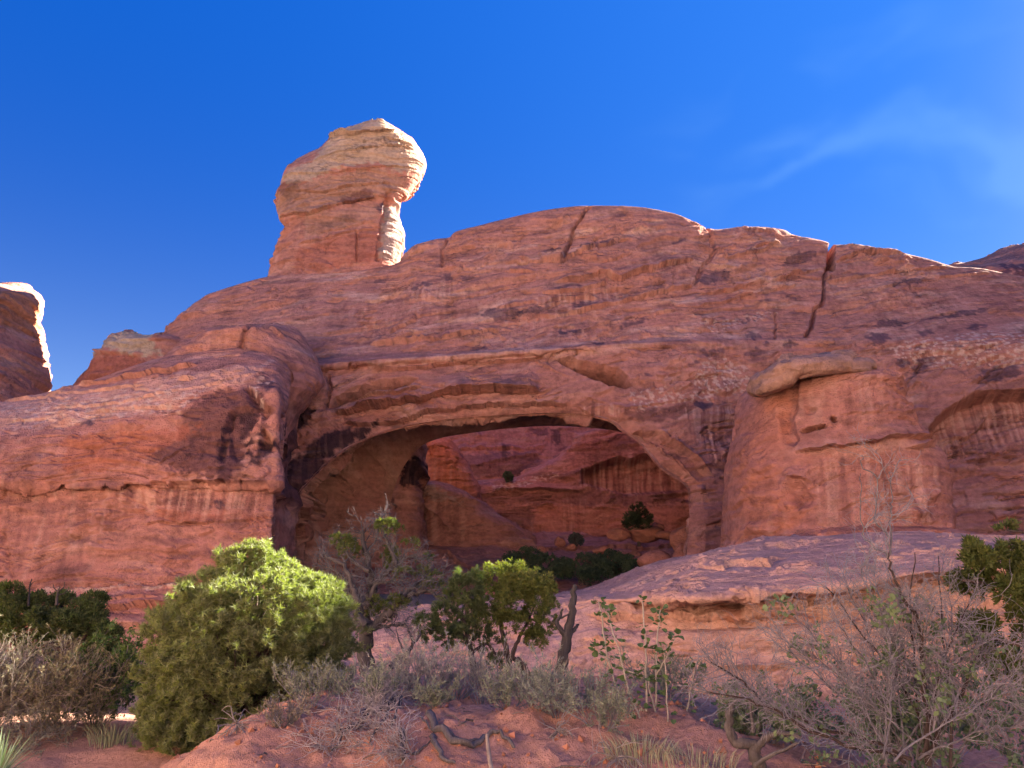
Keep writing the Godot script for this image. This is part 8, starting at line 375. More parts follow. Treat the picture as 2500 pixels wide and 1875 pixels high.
	"edge_juniper_wood": [[0.09,4.35,0.295,-6.2,4.39,0.802,-6.2,4.38,1.33,-6.2,4.35,1.78,-6.2,4.36,2.12,-6.2],[0.04,4.3,1.27,-6.1,4.06,1.49,-6.02,3.81,1.58,-5.95,3.55,1.64,-5.88,3.29,1.66,-5.8],[0.03,4.28,1.64,-6.1,4.04,1.74,-6,3.76,1.83,-5.9,3.45,1.84,-5.8],[0.03,4.29,1.13,-6.1,3.98,1.24,-5.97,3.62,1.22,-5.83,3.31,1.32,-5.7],[0.03,4.31,1.02,-6.1,3.97,1.07,-6,3.69,1.08,-5.9,3.48,1.07,-5.8],[0.02,4.27,1.94,-6.1,3.99,2,-5.95,3.68,2.03,-5.8]],
	"root_log": [[0.035,-0.678,0.558,-6.78,-0.633,0.535,-6.58,-0.552,0.501,-6.34,-0.462,0.475,-6.2,-0.35,0.472,-6.16,-0.247,0.498,-6.3,-0.195,0.513,-6.42,-0.092,0.515,-6.44,0.01,0.498,-6.3],[0.02,-0.598,0.522,-6.46,-0.47,0.498,-6.3,-0.356,0.484,-6.26,-0.227,0.51,-6.38],[0.025,-0.598,0.483,-6.24,-0.536,0.451,-6.06,-0.459,0.42,-5.92,-0.394,0.419,-5.88],[0.012,-0.723,0.458,-6.1,-0.671,0.459,-6.12,-0.594,0.484,-6.26],[0.012,-0.732,0.539,-6.62,-0.655,0.522,-6.46,-0.58,0.511,-6.4]],
	"driftwood_stick": [[0.016,-0.133,0.43,-5.6,-0.158,0.519,-5.75,-0.177,0.611,-5.9]],
	"root_tangle": [[0.02,-1.11,0.58,-8.14,-1.1,0.578,-7.64,-1.11,0.577,-7.12,-1.14,0.544,-6.66,-1.22,0.511,-6.4,-1.32,0.484,-6.26],[0.02,-1.11,0.578,-7.94,-1.01,0.566,-6.88,-1,0.511,-6.4,-1.03,0.457,-6.08],[0.02,-1.1,0.578,-7.74,-1.16,0.577,-7.04,-1.2,0.526,-6.5,-1.31,0.457,-6.08],[0.02,-1.08,0.578,-7.94,-0.943,0.568,-6.94,-0.917,0.498,-6.3],[0.025,-0.832,0.484,-6.26,-0.796,0.457,-6.08,-0.771,0.437,-5.98]],
	"alcove_bushes": [[0.874,4.05,-62,1.79,1.04,1.25],[3,3.42,-61,2.13,1.17,1.49],[5.45,3.2,-60.5,2.26,1.24,1.58],[8.15,3.7,-62,1.94,1.27,1.36],[9.28,3.2,-60.5,1.24,0.874,0.867],[6.08,6.19,-74,0.713,0.713,0.499],[-0.478,14.16,-88,0.55,0.6,0.5]],
	"alcove_pine": [[11.29,8.45,-69.87,0.675,0.608,0.642],[11.68,7.83,-70.35,0.952,0.68,0.816],[10.56,7.6,-69.2,0.669,0.602,0.635],[11.94,7.25,-69.68,0.539,0.404,0.471],[10.45,7.23,-69.43,0.537,0.403,0.47],[11.22,7.09,-69.35,0.938,0.536,0.737]],
	"boulders": [[9.43,6.23,-69,0.898,0.45,0.719],[11.83,6.49,-70,1.57,0.522,1.25],[13.3,7.2,-71.5,0.561,0.335,0.449],[13.81,6.26,-69,0.961,0.353,0.769],[12.92,5.29,-60,0.718,0.835,0.575],[10.43,3.55,-57.5,1.11,0.579,0.884],[8.54,4.02,-63,1.29,0.462,1.03],[4.38,5.93,-72,0.538,0.367,0.431],[5.22,5.18,-68,0.445,0.22,0.356],[12.35,4.04,-58,0.619,0.639,0.495],[7.66,4.91,-67,0.687,0.247,0.55]],
	"sage": [[-1.76,-7.26,0.32,0.45,0],[-1.71,-8.2,0.36,0.5,1],[-1.24,-7.14,0.3,0.4,0],[-1.21,-8.36,0.4,0.55,2],[-0.877,-8.2,0.42,0.6,2],[-0.594,-8.52,0.42,0.62,2],[-0.671,-7.14,0.28,0.3,0],[-0.285,-8.2,0.38,0.55,2],[-0.036,-7.26,0.34,0.42,0],[0.18,-7.26,0.36,0.45,1],[0.384,-7.06,0.34,0.42,1],[0.6,-7.14,0.34,0.5,1],[0.731,-6.6,0.34,0.36,0],[-1.79,-6.5,0.3,0.25,3]],
}

var TINT := {
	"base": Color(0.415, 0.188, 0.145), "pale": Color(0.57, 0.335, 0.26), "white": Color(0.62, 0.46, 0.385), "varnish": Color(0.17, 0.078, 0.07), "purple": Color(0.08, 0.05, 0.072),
	"black": Color(0.035, 0.022, 0.03), "rust": Color(0.36, 0.12, 0.07), "red": Color(0.34, 0.12, 0.085), "orangered": Color(0.5, 0.19, 0.11), "orange": Color(0.36, 0.15, 0.08), "cream": Color(0.44, 0.34, 0.255),
	"tan": Color(0.37, 0.215, 0.155), "bench": Color(0.6, 0.36, 0.275), "greywhite": Color(0.33, 0.26, 0.235), "greypurple": Color(0.34, 0.19, 0.18),
}


func _ready() -> void:
	setup_view()
	setup_noise()
	setup_materials()
	build_ground()
	build_rocks()
	build_plants()


# ------------------------------------------------------------------ camera, sky, sun
func setup_view() -> void:
	var cam := Camera3D.new()
	cam.name = "camera"
	cam.position = Vector3(0, 1.6, 0)
	cam.rotation_degrees = Vector3(15, 0, 0)
	cam.fov = 53.05
	cam.near = 0.1
	cam.far = 3000.0
	add_child(cam)
	cam.current = true
	var sun := DirectionalLight3D.new()
	sun.name = "sun"
	var to_sun := Vector3(cos(deg_to_rad(SUN_UP)) * sin(deg_to_rad(SUN_TURN)), sin(deg_to_rad(SUN_UP)), -cos(deg_to_rad(SUN_UP)) * cos(deg_to_rad(SUN_TURN)))
	sun.look_at_from_position(to_sun * 100.0, Vector3.ZERO, Vector3.UP)
	sun.light_energy = 1.5
	sun.light_color = Color(1.0, 0.95, 0.86)
	sun.light_angular_distance = 0.5
	sun.shadow_enabled = true
	add_child(sun)
	var env := Environment.new()
	env.background_mode = Environment.BG_SKY
	var sky := Sky.new()
	var pano := PanoramaSkyMaterial.new()
	pano.panorama = ImageTexture.create_from_image(sky_image(to_sun))
	sky.sky_material = pano
	env.sky = sky
	env.background_energy_multiplier = 1.0
	env.tonemap_mode = Environment.TONE_MAPPER_LINEAR
	env.tonemap_exposure = 13.2
	env.sdfgi_enabled = true
	env.ssao_enabled = true
	env.ssil_enabled = true
	var we := WorldEnvironment.new()
	we.name = "environment"
	we.environment = env
	add_child(we)

const SKY := 0.085
const SUN_UP := 23.5
const SUN_TURN := 60.0     # degrees to the right of the view


# clear air: deep blue overhead, paler towards the horizon and towards the sun, thin cirrus
func sky_image(to_sun: Vector3) -> Image:
	var w := 1024
	var h := 512
	var im := Image.create(w, h, false, Image.FORMAT_RGBF)
	var ci := FastNoiseLite.new()
	ci.seed = 5
	ci.frequency = 1.0
	ci.fractal_octaves = 5
	for j in h:
		var up := (0.5 - (j + 0.5) / h) * PI
		var y := sin(up)
		for i in w:
			var az := (i + 0.5) / w * TAU          # column 0 looks along -z
			var d := Vector3(sin(az) * cos(up), y, -cos(az) * cos(up))
			# thin air scatters blue, least at right angles to the sun; low down the path is long and pale; haze glows round the sun
			var cs := d.dot(to_sun)
			var hz := exp(-maxf(y, 0.0) * 9.5)
			var c := Vector3(0.001, 0.112, 0.62).lerp(Vector3(1.5, 2.2, 2.6), hz) * (0.9 + 0.4 * cs * cs + 0.1 * maxf(cs, 0.0))
			var near := clampf(cs * 0.5 + 0.5, 0.0, 1.0)
			c += Vector3(0.045, 0.11, 0.12) * pow(near, 6.0)
			c += Vector3(1.2, 1.15, 1.0) * pow(near, 90.0)
			c *= SKY
			if y > 0.02:
				var q := Vector2(d.x, d.z) / (y + 0.2)
				var r := Vector2(q.x * 0.82 + q.y * 0.57, q.y * 0.82 - q.x * 0.57)
				var bend := ci.get_noise_2d(r.x * 0.5 + 40.0, r.y * 0.5) * 0.6
				var veil := ci.get_noise_2d(r.x * 0.6 + 11.0, (r.y + bend) * 0.9)
				var wisp := ci.get_noise_2d(r.x * 2.8 + 3.0, (r.y + bend) * 6.0 + 8.0)
				var cl := smoothstep(-0.05, 0.5, veil) * smoothstep(-0.25, 0.55, wisp) * smoothstep(0.84, 0.99, near)
				c = c.lerp(Vector3(0.42, 0.8, 1.15) * SKY, clampf(cl * 0.25, 0.0, 0.15))
			im.set_pixel(i, j, Color(c.x, c.y, c.z))
	return im


# ------------------------------------------------------------------ noise and materials
func noise(key: String, freq: float, oct: int, type := FastNoiseLite.TYPE_SIMPLEX_SMOOTH) -> void:
	var n := FastNoiseLite.new()
	n.noise_type = type
	n.seed = hash(key) % 1000
	n.frequency = freq
	n.fractal_octaves = oct
	n.fractal_type = FastNoiseLite.FRACTAL_FBM if oct > 1 else FastNoiseLite.FRACTAL_NONE
	N[key] = n


func setup_noise() -> void:
	noise("one", 1.0, 1)
	noise("three", 1.0, 3)
	noise("five", 1.0, 5)
	noise("cell", 1.0, 1, FastNoiseLite.TYPE_CELLULAR)
	N.cell.cellular_return_type = FastNoiseLite.RETURN_CELL_VALUE


# seamless noise picture stretched sideways or upright
func noise_image(seed_: int, freq: float, w: int, h: int, oct := 5) -> Image:
	var n := FastNoiseLite.new()
	n.seed = seed_
	n.frequency = freq
	n.fractal_octaves = oct
	var im := n.get_seamless_image(w, h, false, false, 0.12, true)
	return im


func mixed(size: int, layers: Array, lo: float, hi: float, gain := 1.0) -> Image:
	var total := PackedFloat32Array()
	total.resize(size * size)
	for l in layers:
		var im: Image = noise_image(l[0], l[1], l[2], l[3])
		im.resize(size, size, Image.INTERPOLATE_CUBIC)
		im.convert(Image.FORMAT_L8)
		var b := im.get_data()
		var k: float = l[4] / 255.0
		for i in total.size():
			total[i] += b[i] * k
	var out := PackedByteArray()
	out.resize(size * size)
	for i in total.size():
		out[i] = int(255.0 * clampf(lerpf(lo, hi, clampf((total[i] - 0.5) * gain + 0.5, 0.0, 1.0)), 0.0, 1.0))
	return Image.create_from_data(size, size, false, Image.FORMAT_L8, out)


func setup_materials() -> void:
	var grain := mixed(1024, [[1, 0.012, 256, 1024, 0.35], [2, 0.02, 1024, 1024, 0.3], [3, 0.08, 1024, 1024, 0.2], [4, 0.008, 1024, 256, 0.15]], 0.74, 1.14, 2.0)
	var relief := mixed(1024, [[11, 0.01, 128, 1024, 0.45], [12, 0.02, 1024, 1024, 0.3], [13, 0.07, 1024, 1024, 0.25]], 0.0, 1.0, 2.0)
	var gt := ImageTexture.create_from_image(grain)
	var rt := ImageTexture.create_from_image(relief)
	for k in [["rock", 0.11, 15.0], ["rock_near", 0.3, 8.0]]:
		var m := StandardMaterial3D.new()
		m.resource_name = k[0]
		m.vertex_color_use_as_albedo = true
		m.albedo_texture = gt
		m.roughness = 0.95
		m.metallic_specular = 0.2
		m.uv1_triplanar = true
		m.uv1_world_triplanar = true
		m.uv1_scale = Vector3.ONE * float(k[1])
		m.heightmap_enabled = true
		m.heightmap_texture = rt
		m.heightmap_scale = k[2]
		M[k[0]] = m
	var sand := mixed(1024, [[21, 0.02, 1024, 1024, 0.4], [22, 0.1, 1024, 1024, 0.35], [23, 0.25, 1024, 1024, 0.25]], 0.7, 1.12, 1.9)
	var s := StandardMaterial3D.new()
	s.resource_name = "sand"
	s.vertex_color_use_as_albedo = true
	s.albedo_texture = ImageTexture.create_from_image(sand)
	s.roughness = 1.0
	s.metallic_specular = 0.1
	s.uv1_triplanar = true
	s.uv1_world_triplanar = true
	s.uv1_scale = Vector3.ONE * 0.6
	s.heightmap_enabled = true
	s.heightmap_texture = s.albedo_texture
	s.heightmap_scale = 5.0
	M.sand = s


func tag(o: Node, label: String, category: String, group := "") -> void:
	o.set_meta("label", label)
	o.set_meta("category", category)
	if group:
		o.set_meta("group", group)


# ------------------------------------------------------------------ ground
func hill(x: float, z: float) -> float:
	var n: FastNoiseLite = N.three
	var d := -z
	var h := 0.0
	# rising floor towards the cliffs
	h += 1.3 * smoothstep(24.0, 60.0, d)
	# the wash behind the bank
	h -= (0.95 + 0.75 * (1.0 - smoothstep(-6.0, 1.0, x))) * smoothstep(10.5, 18.0, d) * (1.0 - smoothstep(40.0, 60.0, d))
	# sandy bank with shrubs
	var ex := smoothstep(-3.3, -1.9, x + 0.25 * n.get_noise_2d(z * 0.4, 3.0)) * (1.0 - smoothstep(1.2, 3.6, x))
	var ez := smoothstep(3.4, 7.2, d) * (1.0 - smoothstep(9.5, 13.5, d))
	h += 0.58 * ex * ez
	h += 0.12 * smoothstep(3.0, 7.0, d) * (1.0 - smoothstep(12.0, 16.0, d)) * smoothstep(2.0, 4.0, x)
	h += 0.14 * n.get_noise_2d(x * 0.35, z * 0.35) * smoothstep(2.0, 6.0, d)
	if d > 2.0 and d < 16.0 and absf(x) < 12.0:
		h += 0.07 * n.get_noise_2d(x * 1.6, z * 1.6) * (0.3 + ex) + 0.035 * n.get_noise_2d(x * 4.5, z * 4.5)
	h += 2.5 * n.get_noise_2d(x * 0.012, z * 0.012) * smoothstep(60.0, 160.0, Vector2(x, z).length())
	return h


func build_ground() -> void:
	var nu := 420
	var nv := 420
	var xs := PackedFloat32Array()
	var zs := PackedFloat32Array()
	for i in nu + 1:
		var t := (i * 2.0 / nu - 1.0)
		xs.append(sinh(t * 7.4) / sinh(7.4) * 900.0 - 1.0)
	for j in nv + 1:
		var t := (j * 2.0 / nv - 1.0)
		zs.append(sinh(t * 7.4) / sinh(7.4) * 900.0 - 7.0)
	var P := PackedVector3Array()
	var C := PackedColorArray()
	var n: FastNoiseLite = N.three
	for j in nv + 1:
		for i in nu + 1:
			var x := xs[i]
			var z := zs[j]
			P.append(Vector3(x, hill(x, z), z))
			var k := 0.5 + 0.5 * n.get_noise_2d(x * 0.5, z * 0.5)
			var pathy := 1.0 - smoothstep(-4.2, -2.4, x + 0.3 * n.get_noise_2d(z, 9.0))
			var c := Color(0.43, 0.215, 0.15).lerp(Color(0.51, 0.295, 0.22), k)
			c = c.lerp(Color(0.54, 0.30, 0.22), pathy * 0.8)
			c = c.lerp(Color(0.47, 0.345, 0.26).lerp(Color(0.40, 0.285, 0.21), k), smoothstep(14.0, 24.0, Vector2(x, z + 6.0).length()))
			C.append(c)
	var o := grid_mesh("ground", P, C, nv + 1, nu + 1, M.sand, PackedByteArray())
	o.set_meta("kind", "structure")
	add_child(o)


# rows x columns of points to one mesh with smooth normals; drop marks cells to leave out
func grid_mesh(called: String, P: PackedVector3Array, C: PackedColorArray, rows: int, cols: int, mat: Material, drop: PackedByteArray, wrap := false) -> MeshInstance3D:
	var nr := PackedVector3Array()
	nr.resize(P.size())
	for r in rows:
		var up := (r + 1) if r < rows - 1 else (0 if wrap else r)
		var dn := (r - 1) if r > 0 else (rows - 1 if wrap else r)
		if wrap and r == rows - 1:
			up = 1
		if wrap and r == 0:
			dn = rows - 2
		for c in cols:
			var k := r * cols + c
			var a := P[up * cols + c] - P[dn * cols + c]
			var b := P[r * cols + mini(c + 1, cols - 1)] - P[r * cols + maxi(c - 1, 0)]
			nr[k] = a.cross(b).normalized()
	var ix := PackedInt32Array()
	var any := drop.size() > 0
	for r in rows - 1:
		for c in cols - 1:
			var k := r * cols + c
			if any and drop[k]:
				continue
			ix.append(k)
			ix.append(k + 1)
			ix.append(k + cols)
			ix.append(k + 1)
			ix.append(k + cols + 1)
			ix.append(k + cols)
	var arr := []
	arr.resize(Mesh.ARRAY_MAX)
	arr[Mesh.ARRAY_VERTEX] = P
	arr[Mesh.ARRAY_NORMAL] = nr
	arr[Mesh.ARRAY_COLOR] = C
	arr[Mesh.ARRAY_INDEX] = ix
	var me := ArrayMesh.new()
	me.add_surface_from_arrays(Mesh.PRIMITIVE_TRIANGLES, arr)
	me.surface_set_material(0, mat)
	var o := MeshInstance3D.new()
	o.name = called
	o.mesh = me
	return o


# ------------------------------------------------------------------ rock
func net_of(key: String) -> Array:
	var d: Array = NETS[key]
	var out := []
	var a: Array = d[2]
	var k := 0
	for i in d[0]:
		var col := PackedVector3Array()
		for j in d[1]:
			col.append(Vector3(a[k], a[k + 1], a[k + 2]))
			k += 3
		out.append(col)
	return out


func inside(px: float, py: float, poly: PackedVector2Array) -> bool:
	return Geometry2D.is_point_in_polygon(Vector2(px, py), poly)


func edge_distance(p: Vector2, line: PackedVector2Array, closed: bool) -> float:
	var best := 1e9
	var n := line.size()
	for k in (n if closed else n - 1):
		var a := line[k]
		var ab := line[(k + 1) % n] - a
		var t := clampf((p - a).dot(ab) / maxf(ab.length_squared(), 1e-9), 0.0, 1.0)
		best = minf(best, (a + ab * t).distance_squared_to(p))
	return sqrt(best)


# Spline surface through a net of points, worked over: swells, bedding, flakes, then ledges, grooves, hollows and stains at their places.
func rock(called: String, key: String, res: float, o := {}) -> MeshInstance3D:
	var net := net_of(key)
	var closed: bool = o.get("closed", false)
	var nc := net.size()
	var nrow: int = net[0].size()
	var vis: int = o.get("visible_rows", nrow)
	# how many steps in each interval
	var us := PackedInt32Array()
	for i in (nc if closed else nc - 1):
		var l := 0.0
		for j in mini(vis, nrow):
			l = maxf(l, net[i][j].distance_to(net[(i + 1) % nc][j]))
		us.append(clampi(int(ceil(l / res)), 1, 400))
	var vs := PackedInt32Array()
	for j in nrow - 1:
		var l := 0.0
		for i in nc:
			l = maxf(l, net[i][j].distance_to(net[i][j + 1]))
		var r := res if j < vis - 1 else res * 6.0
		vs.append(clampi(int(ceil(l / r)), 1, 400))
	var P := PackedVector3Array()
	var rows := 0
	var cols := 1
	for v in vs:
		cols += v
	var nu := us.size()
	for i in nu:
		for s in us[i] + (1 if i == nu - 1 else 0):
			var t := float(s) / us[i]
			var line := PackedVector3Array()
			var i0 := (i - 1 + nc) % nc if closed else maxi(i - 1, 0)
			var i2 := (i + 1) % nc
			var i3 := (i + 2) % nc if closed else mini(i + 2, nc - 1)
			for j in nrow:
				line.append(net[i][j].cubic_interpolate(net[i2][j], net[i0][j], net[i3][j], t))
			for j in nrow - 1:
				var a := line[j]
				var b := line[j + 1]
				var pa := line[maxi(j - 1, 0)]
				var pb := line[mini(j + 2, nrow - 1)]
				var n := vs[j]
				for k in n:
					P.append(a.cubic_interpolate(b, pa, pb, float(k) / n))
			P.append(line[nrow - 1])
			rows += 1
	var total := P.size()
	# outward normals of the smooth shape
	var nr := PackedVector3Array()
	nr.resize(total)
	for r in rows:
		var up := (r + 1) if r < rows - 1 else (1 if closed else r)
		var dn := (r - 1) if r > 0 else (rows - 2 if closed else r)
		for c in cols:
			nr[r * cols + c] = (P[up * cols + c] - P[dn * cols + c]).cross(P[r * cols + mini(c + 1, cols - 1)] - P[r * cols + maxi(c - 1, 0)]).normalized()
	var D := PackedFloat32Array()
	D.resize(total)
	var C := PackedColorArray()
	C.resize(total)
	var n1: FastNoiseLite = N.one
	var n3: FastNoiseLite = N.three
	var n5: FastNoiseLite = N.five
	var cell: FastNoiseLite = N.cell
	var swell: float = o.get("swell", 0.45)
	var bed: float = o.get("bed", 0.16)
	var flake: float = o.get("flake", 0.18)
	var fine: float = o.get("fine", 0.05)
	var tilt: float = o.get("tilt", 0.12)
	var crack: float = o.get("crack", 0.16)
	var calm: float = o.get("calm", 0.0)
	var scale: float = o.get("scale", 1.0)       # size of the features
	var base: Color = TINT[o.get("tint", "base")]
	var pale: Color = TINT["pale"]
	var varn: Color = TINT["varnish"]
	var purp: Color = TINT["purple"]
	var pale_k: float = o.get("pale", 0.45)
	var varn_k: float = o.get("varnish", 0.45)
	var streak_k: float = o.get("streak", 0.35)
	var iv := 1.0 / scale
	for k in total:
		var p := P[k]
		var x := p.x * iv
		var y := p.y * iv
		var z := p.z * iv
		var warp := n3.get_noise_3d(x * 0.07, y * 0.07, z * 0.07)
		var s := y - tilt * x - 0.15 * z + warp * 1.6
		var along := x * 0.05 + z * 0.05
		var b1 := n1.get_noise_2d(s * 0.42, along * 1.4)
		var b2 := n1.get_noise_2d(s * 1.3 + 40.0, along * 3.0)
		var d := swell * warp
		var m1 := n3.get_noise_3d(x * 0.16 + 9.0, y * 0.26, z * 0.16)
		var m2 := n1.get_noise_3d(x * 0.1 + 70.0, s * 0.2, z * 0.1)
		d += bed * (0.5 + 0.7 * m2) * (smoothstep(-0.1, 0.04, b1) - 0.5 + 0.45 * (smoothstep(-0.08, 0.08, b2) - 0.5) + 0.4 * b1)
		# flakes: thin plates with broken edges, here and there
		var fk := n3.get_noise_3d(x * 0.34, s * 0.7, z * 0.34 + 20.0)
		var region := smoothstep(0.0, 0.4, m1)
		d += flake * region * (smoothstep(0.08, 0.12, fk) + 0.7 * smoothstep(-0.25, -0.21, fk) + 0.8 * smoothstep(0.33, 0.37, fk) - 0.8)
		d += fine * n5.get_noise_3d(x * 0.7, s * 2.4, z * 0.7)
		# broken bedding cracks, undercut
		var g1 := absf(n3.get_noise_2d(s * 0.55 + 5.0, along * 1.3))
		var g2 := absf(n1.get_noise_2d(s * 1.1 + 25.0, along * 3.5))
		var gate := smoothstep(0.0, 0.25, n1.get_noise_3d(x * 0.22, s * 0.5, z * 0.22 + 15.0))
		d -= crack * gate * ((1.0 - smoothstep(0.01, 0.06, g1)) + 0.6 * (1.0 - smoothstep(0.01, 0.09, g2)))
		D[k] = d * scale * (1.0 - calm * smoothstep(0.35, 0.85, nr[k].y))
		# colour of the stone: bands, pale crust, varnish, runs of water
		var c := base
		var band := n1.get_noise_2d(s * 0.8 + 11.0, along * 2.0)
		c = c.lerp(pale, clampf(pale_k * (0.35 * band + 0.9 * smoothstep(0.1, 0.6, n5.get_noise_3d(x * 0.12 + 30.0, s * 0.5, z * 0.12))), 0.0, 1.0))
		var patch := n5.get_noise_3d(x * 0.22 + 60.0, s * 0.75, z * 0.22)
		c = c.lerp(varn, varn_k * 0.75 * smoothstep(0.18, 0.34, patch))
		c = c.lerp(purp, varn_k * 0.7 * smoothstep(0.4, 0.47, patch))
		var run := n3.get_noise_3d(x * 1.5, y * 0.07, z * 1.5 + 70.0)
		var wet := smoothstep(0.0, 0.5, n1.get_noise_3d(x * 0.09, y * 0.12, z * 0.09 + 50.0))
		c = c.lerp(pale, streak_k * wet * smoothstep(0.1, 0.5, run))
		c = c.lerp(varn, streak_k * wet * smoothstep(0.05, 0.45, -run))
		var sp := n5.get_noise_3d(x * 1.3, s * 3.2, z * 1.3 + 33.0)
		c = c * (1.0 + 0.26 * sp)
		c.a = 1.0
		C[k] = c
	if STAMPS.has(key):
		apply_stamps(key, P, nr, D, C, o.get("rear", 0.0))
	var hole: PackedVector2Array = o.get("hole", PackedVector2Array())
	var drop := PackedByteArray()
	var moved := {}
	if hole.size():
		drop.resize(total)
		var box := Rect2(hole[0], Vector2.ZERO)
		for q in hole:
			box = box.expand(q)
		box = box.grow(1.2)
		var lim := o.get("hole_rear", -60.0) as float
		for k in total:
			var p := P[k]
			if p.z < lim or not box.has_point(Vector2(p.x, p.y)):
				continue
			var q := Vector2(p.x, p.y)
			var e := edge_distance(q, hole, true)
			if inside(q.x, q.y, hole):
				D[k] = -0.7
				moved[k] = e
			else:
				D[k] = D[k] * smoothstep(0.0, 0.4, e) - 0.7 * (1.0 - smoothstep(0.0, 1.1, e))
		for k in moved:
			if moved[k] > res * 1.5:
				drop[k] = 2
			else:
				# slide onto the rim
				var q := Vector2(P[k].x, P[k].y)
				var best := 1e9
				var bp := q
				for e in hole.size():
					var cp := Geometry2D.get_closest_point_to_segment(q, hole[e], hole[(e + 1) % hole.size()])
					if cp.distance_squared_to(q) < best:
						best = cp.distance_squared_to(q)
						bp = cp
				P[k] = Vector3(bp.x, bp.y, P[k].z)
		var cut := PackedByteArray()
		cut.resize(total)
		for r in rows - 1:
			for c in cols - 1:
				var k := r * cols + c
				var inn := int(moved.has(k)) + int(moved.has(k + 1)) + int(moved.has(k + cols)) + int(moved.has(k + cols + 1))
				if drop[k] == 2 or drop[k + 1] == 2 or drop[k + cols] == 2 or drop[k + cols + 1] == 2 or inn == 4:
					cut[k] = 1
		drop = cut
	for k in total:
		P[k] += nr[k] * D[k]
	if closed:
		for c in cols:
			P[(rows - 1) * cols + c] = P[c]
			C[(rows - 1) * cols + c] = C[c]
	return grid_mesh(called, P, C, rows, cols, M[o.get("material", "rock")], drop, closed)


func apply_stamps(key: String, P: PackedVector3Array, nr: PackedVector3Array, D: PackedFloat32Array, C: PackedColorArray, rear: float) -> void:
	var cells := {}
	for k in P.size():
		if nr[k].z < -0.25 or (rear != 0.0 and P[k].z < rear):
			continue
		var id := Vector2i(int(floor(P[k].x)), int(floor(P[k].y)))
		if not cells.has(id):
			cells[id] = PackedInt32Array()
		cells[id].append(k)
	var n1: FastNoiseLite = N.one
	var n3: FastNoiseLite = N.three
	var n5: FastNoiseLite = N.five
	for st in STAMPS[key]:
		var line := PackedVector2Array()
		var f: Array = st[1]
		for i in range(0, f.size(), 2):
			line.append(Vector2(f[i], f[i + 1]))
		var kind: String = st[0]
		var reach := 1.0
		if kind == "ledge":
			reach = st[2] + 0.3
		var box := Rect2(line[0], Vector2.ZERO)
		for q in line:
			box = box.expand(q)
		box = box.grow(reach)
		for cx in range(int(floor(box.position.x)), int(floor(box.end.x)) + 1):
			for cy in range(int(floor(box.position.y)), int(floor(box.end.y)) + 1):
				var id := Vector2i(cx, cy)
				if not cells.has(id):
					continue
				for k in cells[id]:
					var p := Vector2(P[k].x, P[k].y)
					var w := Vector2(n3.get_noise_2d(p.x * 0.8, p.y * 0.8), n3.get_noise_2d(p.x * 0.8 + 50.0, p.y * 0.8))
					match kind:
						"groove":
							var e := edge_distance(p + w * 0.12, line, false)
							if e < st[2]:
								D[k] -= st[3] * (1.0 - smoothstep(st[2] * 0.25, st[2], e))
						"ledge":
							var q := p + w * 0.14
							var hit := false
							for e in line.size() - 1:
								var a := line[e]
								var b := line[e + 1]
								if a.x > b.x:
									var sw := a
									a = b
									b = sw
								if q.x >= a.x and q.x < b.x:
									var s := q.y - lerpf(a.y, b.y, (q.x - a.x) / maxf(b.x - a.x, 1e-4))
									if s > -0.15 and s < st[2] and not hit:
										hit = true
										var ends := smoothstep(0.0, 0.8, q.x - minf(line[0].x, line[-1].x)) * smoothstep(0.0, 0.8, maxf(line[0].x, line[-1].x) - q.x)
										var keep := 0.55 + 0.45 * smoothstep(-0.35, 0.1, n1.get_noise_2d(q.x * 0.35 + line[0].y, line[0].x))
										if s >= 0.0:
											D[k] += st[3] * ends * keep * pow(1.0 - s / st[2], 1.5)
										else:
											D[k] -= st[3] * ends * 0.35 * (1.0 + s / 0.15)
						"dent":
							var q := p + w * 0.15
							if inside(q.x, q.y, line):
								D[k] -= st[2] * smoothstep(0.0, st[3], edge_distance(q, line, true))
						"stain":
							var q := p + w * 0.25
							var e := edge_distance(q, line, true)
							if not inside(q.x, q.y, line):
								e = -e
							if e > -0.5:
								var c := C[k]
								var rough := n5.get_noise_2d(p.x * 1.2, p.y * 1.8) * 0.5
								var m := smoothstep(-0.12, 0.22, e + rough) if st[2] != "purple" else smoothstep(-0.06, 0.14, e + rough * 0.7)
								var tone: String = st[2]
								var to: Color = TINT.get(tone, TINT.pale)
								match tone:
									"speckle":
										m *= smoothstep(0.02, 0.22, n5.get_noise_2d(p.x * 1.7, p.y * 2.6 + 90.0))
										to = TINT.white.lerp(TINT.pale, 0.4)
									"blackspeck":
										m *= smoothstep(0.0, 0.25, n5.get_noise_2d(p.x * 1.5, p.y * 3.0 + 20.0))
										to = TINT.black
									"streakpale":
										var run := n3.get_noise_2d(p.x * 1.9, p.y * 0.09 + 12.0)
										to = TINT.pale if run > 0.0 else TINT.varnish
										m *= smoothstep(0.02, 0.35, absf(run))
									"black", "purple":
										m *= 0.85 + 0.15 * smoothstep(-0.3, 0.1, n3.get_noise_2d(p.x * 1.8, p.y * 0.2))
								var l := c.lerp(to * (1.0 + 0.25 * n5.get_noise_2d(p.x * 2.0, p.y * 3.0)), clampf(m * st[3], 0.0, 1.0))
								l.a = 1.0
								C[k] = l


func line3(key: String) -> PackedVector3Array:
	var a: Array = LINES[key]
	var out := PackedVector3Array()
	for i in range(0, a.size(), 3):
		out.append(Vector3(a[i], a[i + 1], a[i + 2]))
	return out


func smooth_line(p: PackedVector3Array, n: int) -> PackedVector3Array:
	var out := PackedVector3Array()
	for i in p.size() - 1:
		for k in n:
			out.append(p[i].cubic_interpolate(p[i + 1], p[maxi(i - 1, 0)], p[mini(i + 2, p.size() - 1)], float(k) / n))
	out.append(p[-1])
	return out


